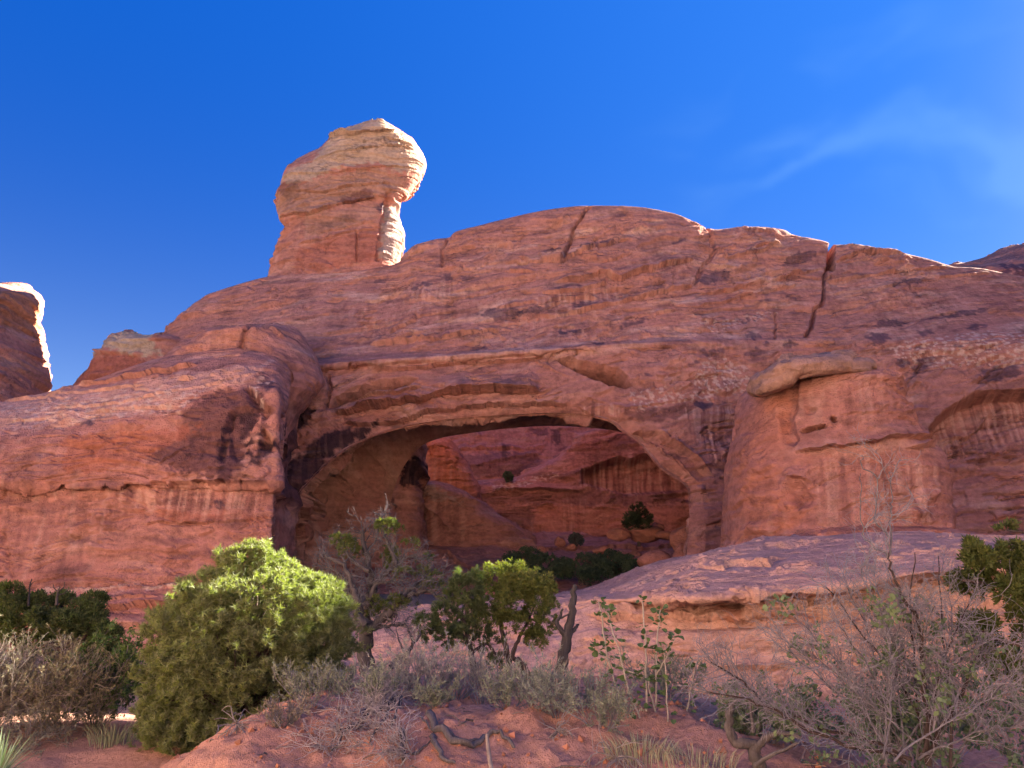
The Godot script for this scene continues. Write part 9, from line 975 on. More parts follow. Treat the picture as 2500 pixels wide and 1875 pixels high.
# the underside and the inner walls of the arch, from its front rim to its rear rim
func arch_passage() -> MeshInstance3D:
	var fr := smooth_line(line3("front"), 18)
	var bk := smooth_line(line3("back"), 18)
	var rows := fr.size()
	var cols := 170
	var P := PackedVector3Array()
	var C := PackedColorArray()
	var n1: FastNoiseLite = N.one
	var n3: FastNoiseLite = N.three
	var n5: FastNoiseLite = N.five
	var mid := Vector3.ZERO
	for q in fr:
		mid += q / fr.size()
	for r in rows:
		var a := fr[r] - Vector3(0, 0, 0.62)
		var b := bk[r]
		var u := float(r) / (rows - 1)
		var leg := 1.0 - smoothstep(0.12, 0.42, u)          # the left leg
		for c in cols:
			var t := float(c) / (cols - 1)
			var p := a.lerp(b, t)
			var out := Vector3(p.x - mid.x, maxf(p.y - 4.0, 0.0) * 1.4, 0).normalized()
			var bow := sin(t * PI)
			var d := 0.7 * bow
			# a thick front rib on the left leg, then steps back between flat broken panels
			var jag := 0.07 * n3.get_noise_2d(r * 0.045, c * 0.02) + 0.03 * n1.get_noise_2d(r * 0.16, 1.0)
			var rib := smoothstep(0.36, 0.385, t + jag - 0.12 * smoothstep(0.1, 0.3, u))
			d += leg * 3.0 * rib * (1.0 - smoothstep(0.7, 1.0, t))
			d += leg * 1.6 * smoothstep(0.62, 0.64, t + jag) * (1.0 - smoothstep(0.8, 1.0, t))
			d += 0.7 * smoothstep(0.13, 0.15, t + jag) * smoothstep(0.28, 0.45, u) * (1.0 - smoothstep(0.8, 1.0, t))
			d += 0.6 * smoothstep(0.45, 0.47, t - jag) * smoothstep(0.28, 0.45, u) * (1.0 - smoothstep(0.8, 1.0, t))
			# curved beds that follow the sweep of the arch, each with a broken edge
			var beds := t * 6.0 + 5.0 * jag + 0.4 * n1.get_noise_2d(r * 0.02, 30.0)
			d += (0.35 + 0.75 * leg) * (beds - floor(beds)) * smoothstep(0.0, 0.08, t) * (1.0 - smoothstep(0.85, 1.0, t))
			var fade := smoothstep(0.0, 0.05, t) * (1.0 - smoothstep(0.92, 1.0, t))
			var q := p
			var slab := N.cell.get_noise_3d(q.x * 0.16 + 0.05 * q.y, q.y * 0.3, q.z * 0.14) as float
			d += fade * (0.9 * slab + 0.5 * n3.get_noise_3d(q.x * 0.15, q.y * 0.2, q.z * 0.2) + 0.3 * smoothstep(0.0, 0.04, n3.get_noise_3d(q.x * 0.3 + 4.0, q.y * 0.3, q.z * 0.5)) + 0.12 * smoothstep(0.1, 0.14, n3.get_noise_3d(q.x * 0.5 + 9.0, q.y * 0.6, q.z * 0.9)) + 0.06 * n5.get_noise_3d(q.x, q.y * 1.5, q.z))
			P.append(p + out * d)
			var col: Color = TINT.base.lerp(TINT.tan, 0.45 + 0.5 * n3.get_noise_3d(q.x * 0.3, q.y * 0.3, q.z * 0.5))
			col = col.lerp(TINT.pale, 0.5 * smoothstep(0.1, 0.4, n3.get_noise_3d(q.x * 0.25, q.y * 0.5 + 30.0, q.z * 0.4)) + 0.25 * slab)
			col = col * (1.0 + 0.25 * n5.get_noise_3d(q.x * 1.2, q.y * 2.0, q.z * 1.2))
			col.a = 1.0
			C.append(col)
	return grid_mesh("underside", P, C, rows, cols, M.rock, PackedByteArray())


func put_rock(o: Node3D, label: String, category: String, group := "") -> Node3D:
	tag(o, label, category, group)
	add_child(o)
	return o


func build_rocks() -> void:
	var rim := PackedVector2Array()
	for q in smooth_line(line3("front"), 6):
		rim.append(Vector2(q.x, q.y))
	var fin := Node3D.new()
	fin.name = "sandstone_arch"
	fin.add_child(rock("rock_wall", "fin", RES * 0.088, {"visible_rows": 15, "hole": rim, "tilt": 0.16, "flake": 0.2, "bed": 0.22, "swell": 0.4, "crack": 0.32, "fine": 0.05, "calm": 0.8, "pale": 0.9, "rear": -68.0}))
	fin.add_child(arch_passage())
	put_rock(fin, "huge red sandstone fin with a natural arch opening at its foot", "rock arch")
	put_rock(rock("sandstone_buttress", "buttress", RES * 0.085, {"visible_rows": 15, "tilt": 0.05, "swell": 0.3, "flake": 0.14, "bed": 0.13, "fine": 0.04, "rear": -56.0}), "long red cliff with a horizontal crack left of the arch", "cliff")
	put_rock(rock("rock_tower", "tower", RES * 0.1, {"closed": true, "tilt": 0.2, "swell": 0.4, "bed": 0.3}), "pale capped rock tower standing on top of the arch fin", "rock tower")
	put_rock(rock("rock_pillar", "pillar", RES * 0.16, {"closed": true, "bed": 0.3}), "sunlit orange topped rock pillar at the far left edge", "rock pillar")
	put_rock(rock("rock_dome", "paledome", RES * 0.2, {"closed": true, "bed": 0.25}), "cream topped rock dome behind the left cliff", "rock dome")
	put_rock(rock("rock_dome_001", "hump", RES * 0.13, {"closed": true, "bed": 0.12, "flake": 0.1}), "twin rounded red humps between the left cliff and the fin", "rock dome")
	put_rock(rock("rock_fin", "farfin", RES * 0.25, {"closed": true}), "distant dark red fin behind the right end of the skyline", "rock fin")
	put_rock(rock("rock_stump", "stump", RES * 0.09, {"closed": true, "swell": 0.25, "bed": 0.12, "flake": 0.14, "tilt": 0.05, "varnish": 0.25}), "rounded red rock stump right of the arch, under a flat slab", "rock stump")
	put_rock(rock("balanced_slab", "slab", RES * 0.08, {"closed": true, "swell": 0.2, "bed": 0.14, "flake": 0.16, "crack": 0.1, "tint": "tan", "varnish": 0.1}), "flat smooth slab lying balanced on top of the rock stump", "rock slab")
	put_rock(rock("rock_bench", "bench", RES * 0.045, {"tint": "bench", "visible_rows": 13, "material": "rock_near", "scale": 0.45, "swell": 0.35, "bed": 0.16, "flake": 0.16, "tilt": 0.1, "varnish": 0.2, "pale": 0.7, "streak": 0.2, "rear": -35.0}), "pink slickrock bench with an undercut ledge below the rock stump", "rock ledge")
	put_rock(rock("rock_slab", "lipslab", RES * 0.08, {"closed": true, "tint": "orangered", "swell": 0.15, "flake": 0.1}), "thin orange slab lying at the foot of the rock stump", "rock slab")
	put_rock(rock("alcove_cliff", "alcove_back", RES * 0.2, {"visible_rows": 8}), "dark purple banded cliff farthest back seen through the arch", "cliff")
	put_rock(rock("alcove_cliff_001", "alcove_wall", RES * 0.16, {"visible_rows": 8, "bed": 0.25, "swell": 0.6}), "streaked red cliff with an overhang seen through the arch", "cliff")
	put_rock(rock("rock_dome_002", "alcove_dome", RES * 0.14, {"closed": true, "tint": "orangered"}), "small orange rock dome seen through the arch, left side", "rock dome")
	put_rock(rock("rock_pillar_001", "alcove_pillar", RES * 0.14, {"closed": true, "bed": 0.25}), "black stained rock pillar just inside the arch", "rock pillar")
	put_rock(rock("rock_ramp", "whaleback", RES * 0.14, {"closed": true, "varnish": 0.2}), "smooth sloping rock ramp behind the black stained pillar", "rock ramp")
	put_rock(rock("rock_floor", "alcove_floor", RES * 0.14, {"visible_rows": 7, "bed": 0.25, "swell": 0.5}), "ledgy red rock floor under and behind the arch", "rock floor")
	put_rock(rock("alcove_cliff_002", "alcove_sunblock", 0.6, {"swell": 0.8, "bed": 0.3}), "hidden cliff added right of the alcove to keep the sun out of it", "cliff")  # added out of sight, blocks the sun from the alcove
	put_rock(rock("added_wall_001", "left_bounce", 0.8, {"swell": 0.8, "bed": 0.3, "tint": "white"}), "unseen rock wall added left of the viewer to bounce sunlight", "cliff")  # added out of view, throws warm bounce light on the foreground
	put_rock(rock("added_wall", "side", 0.35, {"swell": 0.15, "bed": 0.05, "flake": 0.0, "fine": 0.02}), "unseen red wall right of the picture, shaped to shade the foreground", "cliff")  # out of view; crest cut to shade the bank and light some crowns
	put_rock(rock("bounce_slope", "behind", 2.0, {"swell": 1.2, "bed": 0.3, "tint": "white"}), "unseen rock slope added behind the viewer to bounce sunlight", "rock slope")  # added out of view, sends sunlight back onto the shaded cliffs

const RES := 1.0


# ------------------------------------------------------------------ plants: shapes
class Shape:
	var v := PackedVector3Array()
	var n := PackedVector3Array()
	var c := PackedColorArray()
	var ix := PackedInt32Array()

	func tri(a: Vector3, b: Vector3, d: Vector3, col: Color) -> void:
		var nn := (d - a).cross(b - a).normalized()
		var k := v.size()
		v.append(a)
		v.append(b)
		v.append(d)
		for i in 3:
			n.append(nn)
			c.append(col)
			ix.append(k + i)

	# a tapering stick through points
	func tube(p: PackedVector3Array, r0: float, r1: float, sides: int, col: Color, lumps := 0.0) -> void:
		var side := Vector3.RIGHT
		if absf((p[1] - p[0]).normalized().dot(side)) > 0.9:
			side = Vector3.FORWARD
		var first := v.size()
		var m := p.size()
		for i in m:
			var dir := (p[mini(i + 1, m - 1)] - p[maxi(i - 1, 0)]).normalized()
			side = (side - dir * side.dot(dir)).normalized()
			var up := dir.cross(side)
			var r := lerpf(r0, r1, float(i) / (m - 1))
			for s in sides:
				var q := TAU * s / sides
				var o := side * cos(q) + up * sin(q)
				var bump := 1.0 + lumps * (sin(q * 3.0 + i * 1.7) * 0.6 + sin(q * 5.0 + i * 0.9) * 0.4)
				v.append(p[i] + o * r * bump)
				n.append(o)
				c.append(col * (1.0 + lumps * 0.7 * sin(q * 4.0 + i * 0.6)))
		for i in m - 1:
			for s in sides:
				var a := first + i * sides + s
				var b := first + i * sides + (s + 1) % sides
				ix.append_array(PackedInt32Array([a, a + sides, b, b, a + sides, b + sides]))
		var tip := v.size()
		v.append(p[m - 1] + (p[m - 1] - p[m - 2]).normalized() * r1)
		n.append((p[m - 1] - p[m - 2]).normalized())
		c.append(col)
		for s in sides:
			ix.append_array(PackedInt32Array([first + (m - 1) * sides + s, tip, first + (m - 1) * sides + (s + 1) % sides]))

	func mesh(mat: Material) -> ArrayMesh:
		var arr := []
		arr.resize(Mesh.ARRAY_MAX)
		arr[Mesh.ARRAY_VERTEX] = v
		arr[Mesh.ARRAY_NORMAL] = n
		arr[Mesh.ARRAY_COLOR] = c
		arr[Mesh.ARRAY_INDEX] = ix
		var me := ArrayMesh.new()
		me.add_surface_from_arrays(Mesh.PRIMITIVE_TRIANGLES, arr)
		me.surface_set_material(0, mat)
		return me

	func node(called: String, mat: Material) -> MeshInstance3D:
		var o := MeshInstance3D.new()
		o.name = called
		o.mesh = mesh(mat)
		return o


var TUFT := {}      # leaf clusters by kind


func rnd(a: float, b: float) -> float:
	return rng.randf_range(a, b)


func any_dir() -> Vector3:
	var z := rnd(-1, 1)
	var q := rnd(0, TAU)
	var s := sqrt(1.0 - z * z)
	return Vector3(s * cos(q), z, s * sin(q))


func setup_plants() -> void:
	for k in [["leaf", 0.75, Color(0.6, 0.75, 0.25)], ["needle", 0.6, Color(0.85, 0.95, 0.4)], ["dry", 0.9, Color(0.2, 0.2, 0.15)]]:
		var m := StandardMaterial3D.new()
		m.resource_name = k[0]
		m.vertex_color_use_as_albedo = true
		m.roughness = k[1]
		m.metallic_specular = 0.4
		m.backlight_enabled = true
		m.backlight = k[2]
		m.cull_mode = BaseMaterial3D.CULL_DISABLED
		M[k[0]] = m
	var grain := mixed(256, [[31, 0.03, 256, 64, 0.5], [32, 0.1, 256, 256, 0.5]], 0.55, 1.1)
	var w := StandardMaterial3D.new()
	w.resource_name = "wood"
	w.vertex_color_use_as_albedo = true
	w.albedo_texture = ImageTexture.create_from_image(grain)
	w.roughness = 0.95
	w.metallic_specular = 0.15
	w.uv1_triplanar = true
	w.uv1_scale = Vector3(6, 2.0, 6)
	w.heightmap_enabled = true
	w.heightmap_texture = w.albedo_texture
	w.heightmap_scale = 1.2
	M.wood = w
	rng.seed = 11
	# pine shoot: needles round a short twig
	for kind in 2:
		var s := Shape.new()
		for i in 30:
			var t := rnd(0.0, 1.0)
			var a := Vector3(0, t * 0.06, 0)
			var d := any_dir()
			d.y = absf(d.y) * 0.6 + 0.35
			d = d.normalized()
			var l := rnd(0.03, 0.048)
			var w2 := d.cross(any_dir()).normalized() * 0.0032
			var tone := rnd(0.75, 1.25)
			var col := Color(tone, tone, tone * rnd(0.8, 1.0))
			s.tri(a - w2, a + w2, a + d * l, col)
		TUFT["pine%d" % kind] = s.mesh(M.needle)
	# juniper spray: short stubby branchlets
	for kind in 2:
		var s := Shape.new()
		for i in 13:
			var d := any_dir()
			d.y = absf(d.y) * 0.8 + 0.2
			d = d.normalized()
			var a := Vector3(rnd(-0.02, 0.02), rnd(0.0, 0.04), rnd(-0.02, 0.02))
			var l := rnd(0.03, 0.065)
			var w2 := d.cross(any_dir()).normalized() * rnd(0.005, 0.009)
			var tone := rnd(0.7, 1.3)
			var col := Color(tone, tone, tone * 0.9)
			s.tri(a, a + d * l * 0.55 + w2, a + d * l, col)
			s.tri(a, a + d * l, a + d * l * 0.55 - w2, col)
		TUFT["juniper%d" % kind] = s.mesh(M.needle)
	# small broad leaves
	for kind in 2:
		var s := Shape.new()
		for i in 6:
			var a := any_dir() * 0.03
			var d := (any_dir() + Vector3(0, 0.4, 0)).normalized()
			var w2 := d.cross(any_dir()).normalized()
			var l := rnd(0.025, 0.04)
			var tone := rnd(0.7, 1.3)
			var col := Color(tone, tone, tone)
			s.tri(a, a + d * l * 0.5 + w2 * l * 0.35, a + d * l, col)
			s.tri(a, a + d * l, a + d * l * 0.5 - w2 * l * 0.35, col)
		TUFT["leaf%d" % kind] = s.mesh(M.leaf)
	# narrow sage leaves
	for kind in 2:
		var s := Shape.new()
		for i in 7:
			var a := Vector3(0, rnd(0.0, 0.05), 0)
			var d := (any_dir() + Vector3(0, 0.9, 0)).normalized()
			var w2 := d.cross(any_dir()).normalized() * 0.0045
			var l := rnd(0.02, 0.035)
			var tone := rnd(0.75, 1.25)
			s.tri(a - w2, a + d * l, a + w2, Color(tone, tone, tone))
		TUFT["sage%d" % kind] = s.mesh(M.dry)


# many copies of a leaf cluster as one part
func foliage(kind: String, places: Array, tints: Array, called := "foliage") -> MultiMeshInstance3D:
	var mm := MultiMesh.new()
	mm.transform_format = MultiMesh.TRANSFORM_3D
	mm.use_colors = true
	mm.mesh = TUFT[kind]
	mm.instance_count = places.size()
	for i in places.size():
		mm.set_instance_transform(i, places[i])
		mm.set_instance_color(i, tints[i])
	var o := MultiMeshInstance3D.new()
	o.name = called
	o.multimesh = mm
	o.set_meta("kind", "stuff")
	return o


func facing(p: Vector3, up: Vector3, size: float) -> Transform3D:
	var y := up.normalized()
	var x := y.cross(any_dir()).normalized()
	return Transform3D(Basis(x, y, x.cross(y)) * size, p)


func plant(called: String, at: Vector3, label: String, category: String, group := "") -> Node3D:
	var o := Node3D.new()
	o.name = called
	o.position = at
	tag(o, label, category, group)
	add_child(o)
	return o


# points of a stick row [radius, x, y, z, ...], smoothed
func row_points(row: Array, origin: Vector3, n := 4) -> PackedVector3Array:
	var p := PackedVector3Array()
	for i in range(1, row.size(), 3):
		p.append(Vector3(row[i], row[i + 1], row[i + 2]) - origin)
	return smooth_line(p, n)


func wobble(p: PackedVector3Array, amount: float) -> PackedVector3Array:
	for i in range(1, p.size()):
		p[i] += any_dir() * amount
	return p


# twigs that fork and bend, down to thin ends; tips gathers [point, direction]
func twig(s: Shape, p: Vector3, dir: Vector3, length: float, r: float, depth: int, o: Dictionary, tips: Array) -> void:
	var n := 4
	var pts := PackedVector3Array([p])
	var d := dir
	for i in n:
		d = (d + any_dir() * float(o.get("bend", 0.25)) + Vector3(0, o.get("rise", 0.0), 0)).normalized()
		p += d * length / n
		pts.append(p)
	s.tube(pts, r, maxf(r * 0.55, o.get("thin", 0.0012)), 5 if r > 0.008 else 3, (o.color as Color) * rnd(0.75, 1.2) * lerpf(1.25, 0.7, smoothstep(0.002, 0.008, r)))
	if depth <= 0:
		tips.append([p, d])
		return
	var k: int = o.get("forks", 3)
	for i in k:
		var at := pts[n] if i == 0 else pts[rng.randi_range(1, n)]
		var nd := (d + any_dir() * float(o.get("spread", 0.8))).normalized()
		twig(s, at, nd, length * rnd(0.55, 0.85), maxf(r * rnd(0.5, 0.7), o.get("thin", 0.0012)), depth - 1, o, tips)


# leafy lumps: clusters on and in ellipsoids
func lumps(table: Array, origin: Vector3, each: float, size: float, tone: Color, places: Array, tints: Array, o := {}) -> void:
	var n3: FastNoiseLite = N.three
	for q in table:
		var c := Vector3(q[0], q[1], q[2]) - origin
		var r := Vector3(q[3], q[4], q[5]) * float(o.get("grow", 1.0))
		var area := 4.0 * PI * pow((pow(r.x * r.y, 1.6) + pow(r.x * r.z, 1.6) + pow(r.y * r.z, 1.6)) / 3.0, 0.625)
		var count := int(area * each)
		for i in count:
			var d := any_dir()
			if d.y < -0.2 and rng.randf() < 0.45:
				d.y = -d.y
			var bumpy := 1.0 + 0.28 * n3.get_noise_3d(d.x * 2.2 + c.x * 5.0, d.y * 2.2 + c.y * 5.0, d.z * 2.2)
			var depth := 1.0 - 0.55 * pow(rng.randf(), 2.2)
			var p := c + d * r * bumpy * depth
			if n3.get_noise_3d(p.x * 2.6, p.y * 2.6, p.z * 2.6) < float(o.get("gap", -0.25)):
				continue
			places.append(facing(p, d + Vector3(0, 0.7, 0) + any_dir() * 0.5, size * rnd(0.75, 1.3)))
			var k := rnd(0.75, 1.25)
			var warm := rnd(-0.1, 0.12)
			tints.append(Color(tone.r * k * (1.0 + warm), tone.g * k, tone.b * k * (1.0 - warm)))


func dense(o: Node3D, kind: String, table: Array, origin: Vector3, each: float, size: float, tone: Color, opt := {}) -> void:
	var places := []
	var tints := []
	lumps(table, origin, each, size, tone, places, tints, opt)
	o.add_child(foliage(kind, places, tints), true)


func wood_part(o: Node3D, called: String, rows: Array, origin: Vector3, col: Color, wob := 0.02, sides := 7, taper := 0.25, lump := 0.12) -> void:
	for row in rows:
		var s := Shape.new()
		var p := wobble(row_points(row, origin), wob * minf(row[0] * 10.0, 1.0))
		s.tube(p, row[0], row[0] * taper, sides, col * rnd(0.9, 1.1), lump)
		o.add_child(s.node(called, M.wood), true)
		called = "branch"


func low(at: Vector3) -> Vector3:
	return Vector3(at.x, hill(at.x, at.z) - 0.02, at.z)


func build_plants() -> void:
	setup_plants()
	build_pinyon()
	var bark := Color(0.13, 0.10, 0.095)
	var grey := Color(0.155, 0.14, 0.145)
	# green juniper with a twisted trunk
	rng.seed = 21
	var at := low(Vector3(1.0, 0, -14.0))
	var o := plant("juniper_tree", at, "round green juniper with sunlit crown and twisted bare trunk", "tree")
	wood_part(o, "trunk", VEG.juniper_wood, at, bark)
	dense(o, "juniper0", VEG.juniper, at, 520.0, 1.05, Color(0.17, 0.19, 0.06), {"gap": -0.02})
	# dark small pinyon beside it
	rng.seed = 22
	at = low(Vector3(-0.72, 0, -13.3))
	o = plant("pinyon_pine", at, "small dark pinyon left of the round green juniper", "tree")
	wood_part(o, "trunk", VEG.small_pinyon_wood, at, bark * 0.8)
	dense(o, "pine0", VEG.small_pinyon, at, 330.0, 1.6, Color(0.10, 0.125, 0.06), {"gap": 0.0})
	# half dead juniper
	rng.seed = 23
	at = low(Vector3(-2.9, 0, -15.0))
	o = plant("juniper_tree_001", at, "half dead juniper with bare grey branches and few green tufts", "tree")
	wood_part(o, "trunk", VEG.dead_juniper_wood, at, grey * 0.75, 0.035, 8, 0.22, 0.2)
	var s := Shape.new()
	var tips := []
	for row in VEG.dead_juniper_wood.slice(0):
		var p := row_points(row, at)
		for i in range(6 if row[0] > 0.1 else 3, p.size(), 1):
			if p[i].y + at.y > 0.9:
				for k in (2 if i < p.size() - 3 else 3):
					var d := ((p[i] - p[maxi(i - 2, 0)]).normalized() + any_dir() * 0.9 + Vector3(0, 0.3, 0)).normalized()
					twig(s, p[i], d, rnd(0.12, 0.3), rnd(0.006, 0.011), 2, {"color": Color(0.22, 0.215, 0.235), "bend": 0.4, "spread": 0.9, "forks": 3, "thin": 0.0026}, tips)
	var tw := s.node("twigs", M.wood)
	tw.set_meta("kind", "stuff")
	o.add_child(tw)
	dense(o, "juniper0", VEG.dead_juniper, at, 480.0, 1.0, Color(0.115, 0.14, 0.045), {"gap": 0.02, "grow": 1.15})
	o = plant("dead_branch", low(Vector3(-1.2, 0, -12.5)), "bare crooked dead branch right of the half dead juniper's trunk", "dead branch")
	wood_part(o, "branch", VEG.fallen_branch, o.position, grey * 0.8)
	s = Shape.new()
	for row in VEG.fallen_branch:
		var p := row_points(row, o.position)
		for i in range(4, p.size(), 1):
			twig(s, p[i], (any_dir() + Vector3(0, 0.5, 0)).normalized(), rnd(0.1, 0.2), 0.006, 2, {"color": Color(0.33, 0.28, 0.27), "bend": 0.4, "thin": 0.0022}, tips)
	tw = s.node("twigs", M.wood)
	tw.set_meta("kind", "stuff")
	o.add_child(tw)
	# snag
	rng.seed = 24
	at = low(Vector3(0.7, 0, -13.0))
	o = plant("dead_snag", at, "leaning grey dead snag with a broken pointed top", "dead tree")
	wood_part(o, "trunk", VEG.snag, at, grey * 0.6, 0.02, 12, 0.3, 0.22)
	# left juniper with three dead tops
	rng.seed = 25
	at = low(Vector3(-7.2, 0, -14.6))
	o = plant("juniper_tree_002", at, "broad dark green juniper under the left cliff", "tree")
	wood_part(o, "trunk", VEG.left_juniper_wood, at, bark * 0.6)
	dense(o, "juniper1", VEG.left_juniper, at, 420.0, 1.35, Color(0.085, 0.115, 0.052), {"gap": -0.2})
	for i in 3:
		var row: Array = VEG.left_snags[i]
		at = Vector3(row[1], row[2], row[3])
		o = plant("bare_treetop" if i == 0 else "bare_treetop_%03d" % i, at, ["thin bare dead stem above the dark juniper, leftmost of three", "thin bare dead stem above the dark juniper, middle of three", "forked bare dead treetop above the dark juniper, right of three"][i], "dead tree", "dead tops above the dark juniper")
		var part := [[0, 1], [1, 2], [2, 5]][i] as Array
		wood_part(o, "stem", [row], at, grey * 0.55, 0.01, 5, 0.4)
		wood_part(o, "branch", VEG.left_snag_twigs.slice(part[0], part[1]), at, grey * 0.55, 0.01, 5, 0.4)
	build_shrubs(grey)
	build_edge(bark, grey)
	build_alcove_plants()
	litter()


func build_pinyon() -> void:
	rng.seed = 31
	var n3: FastNoiseLite = N.three
	var env: Array = VEG.pinyon_env
	var at := low(Vector3(-3.0, 0, -9.0))
	var o := plant("pinyon_pine_001", at, "large bushy pinyon pine with sunlit upper right side", "tree")
	var ys := PackedFloat32Array()
	for e in env:
		ys.append(e[0])
	var places := []
	var tints := []
	var nodes := []
	var tries := 0
	while places.size() < 11000 and tries < 60000:
		tries += 1
		var y := rnd(ys[ys.size() - 1], ys[0])
		var k := 0
		while k < ys.size() - 2 and ys[k + 1] > y:
			k += 1
		var f := inverse_lerp(ys[k], ys[k + 1], y)
		var l := lerpf(env[k][1], env[k + 1][1], f)
		var r := lerpf(env[k][2], env[k + 1][2], f)
		var hw := (r - l) * 0.5 * 0.87
		if rng.randf() > hw / 1.3:
			continue
		var q := rnd(0, TAU)
		var hz := minf(hw, 1.1)
		var dirv := Vector3(cos(q), 0, sin(q))
		var bumpy := 1.0 + 0.3 * n3.get_noise_3d(dirv.x * 2.6, y * 4.5, dirv.z * 2.6) + (0.12 * rng.randf() if rng.randf() < 0.1 else 0.0)
		var depth := 1.0 - 0.6 * pow(rng.randf(), 2.0)
		var p := Vector3((l + r) * 0.5 + dirv.x * hw * bumpy * depth, y, -9.0 + dirv.z * hz * bumpy * depth)
		var g := n3.get_noise_3d(p.x * 3.0 + 5.0, p.y * 3.6, p.z * 3.0)
		if g < 0.03 and depth > 0.68:
			continue
		if g < -0.22:
			continue
		p -= at
		var up := (dirv * 0.9 + Vector3(0, 0.9, 0) + any_dir() * 0.45).normalized()
		places.append(facing(p, up, rnd(1.1, 1.7)))
		var t := rnd(0.8, 1.2)
		tints.append(Color(0.215 * t, 0.235 * t, 0.135 * t * rnd(0.8, 1.1)) * (0.7 if rng.randf() < 0.15 else 1.0))
		if rng.randf() < 0.05 and depth < 0.9:
			nodes.append(p)
	var half := places.size() / 2
	o.add_child(foliage("pine0", places.slice(0, half), tints.slice(0, half)), true)
	o.add_child(foliage("pine1", places.slice(half), tints.slice(half)), true)
	# trunk and limbs reaching to the shoots
	var wood := Shape.new()
	var foot := Vector3(0.15, -0.1, 0.1)
	var crown := Vector3(0.12, 1.5, 0.0)
	wood.tube(PackedVector3Array([foot, Vector3(0.05, 0.4, 0.05), Vector3(0.12, 0.9, 0), crown]), 0.09, 0.02, 8, Color(0.14, 0.10, 0.085), 0.15)
	o.add_child(wood.node("trunk", M.wood), true)
	var limb := Shape.new()
	for p in nodes:
		var h := clampf(p.y * 0.55, 0.05, 1.3)
		var a := Vector3(0.08, h, 0.03)
		var b: Vector3 = a.lerp(p, 0.5) + Vector3(0, -0.06, 0) + any_dir() * 0.06
		limb.tube(PackedVector3Array([a, a.lerp(b, 0.5), b, b.lerp(p, 0.55) + any_dir() * 0.03, p]), 0.014, 0.004, 4, Color(0.17, 0.13, 0.11))
	var lb := limb.node("limbs", M.wood)
	lb.set_meta("kind", "stuff")
	o.add_child(lb)


# low shrub: many thin upright stems with narrow leaves
func shrub(called: String, x: float, z: float, w: float, h: float, stems: int, wood: Color, leaf: Color, per: int, label: String, group: String, o := {}) -> Node3D:
	var at := low(Vector3(x, 0, z))
	var node := plant(called, at, label, "shrub", group)
	var s := Shape.new()
	var places := []
	var tints := []
	for i in stems:
		var q := rnd(0, TAU)
		var lean := sqrt(rng.randf())
		var d := Vector3(cos(q) * lean * w, h * rnd(0.7, 1.1) * (1.0 - 0.35 * lean * lean), sin(q) * lean * w * 0.8)
		var root := Vector3(cos(q) * w * 0.18 * lean, 0, sin(q) * w * 0.18 * lean)
		var tips := []
		var l := d.length()
		twig(s, root, (d * Vector3(0.8, 1.0, 0.8)).normalized(), l * rnd(0.5, 0.65), rnd(0.0035, 0.006), o.get("depth", 2), {"color": wood, "bend": o.get("bend", 0.16), "spread": o.get("spread", 0.45), "rise": 0.06, "forks": 3, "thin": o.get("thin", 0.0018)}, tips)
		for t in tips:
			for k in per:
				var p: Vector3 = t[0] - (t[1] as Vector3) * rnd(0.0, 0.14) + any_dir() * 0.012
				places.append(facing(p, t[1] + any_dir() * 0.5, rnd(0.7, 1.2) * float(o.get("leaf_size", 1.0))))
				tints.append(leaf * rnd(0.75, 1.25))
	var st := s.node("stems", M.wood)
	st.set_meta("kind", "stuff")
	node.add_child(st)
	if places.size():
		node.add_child(foliage(o.get("kind", "sage0"), places, tints))
	return node


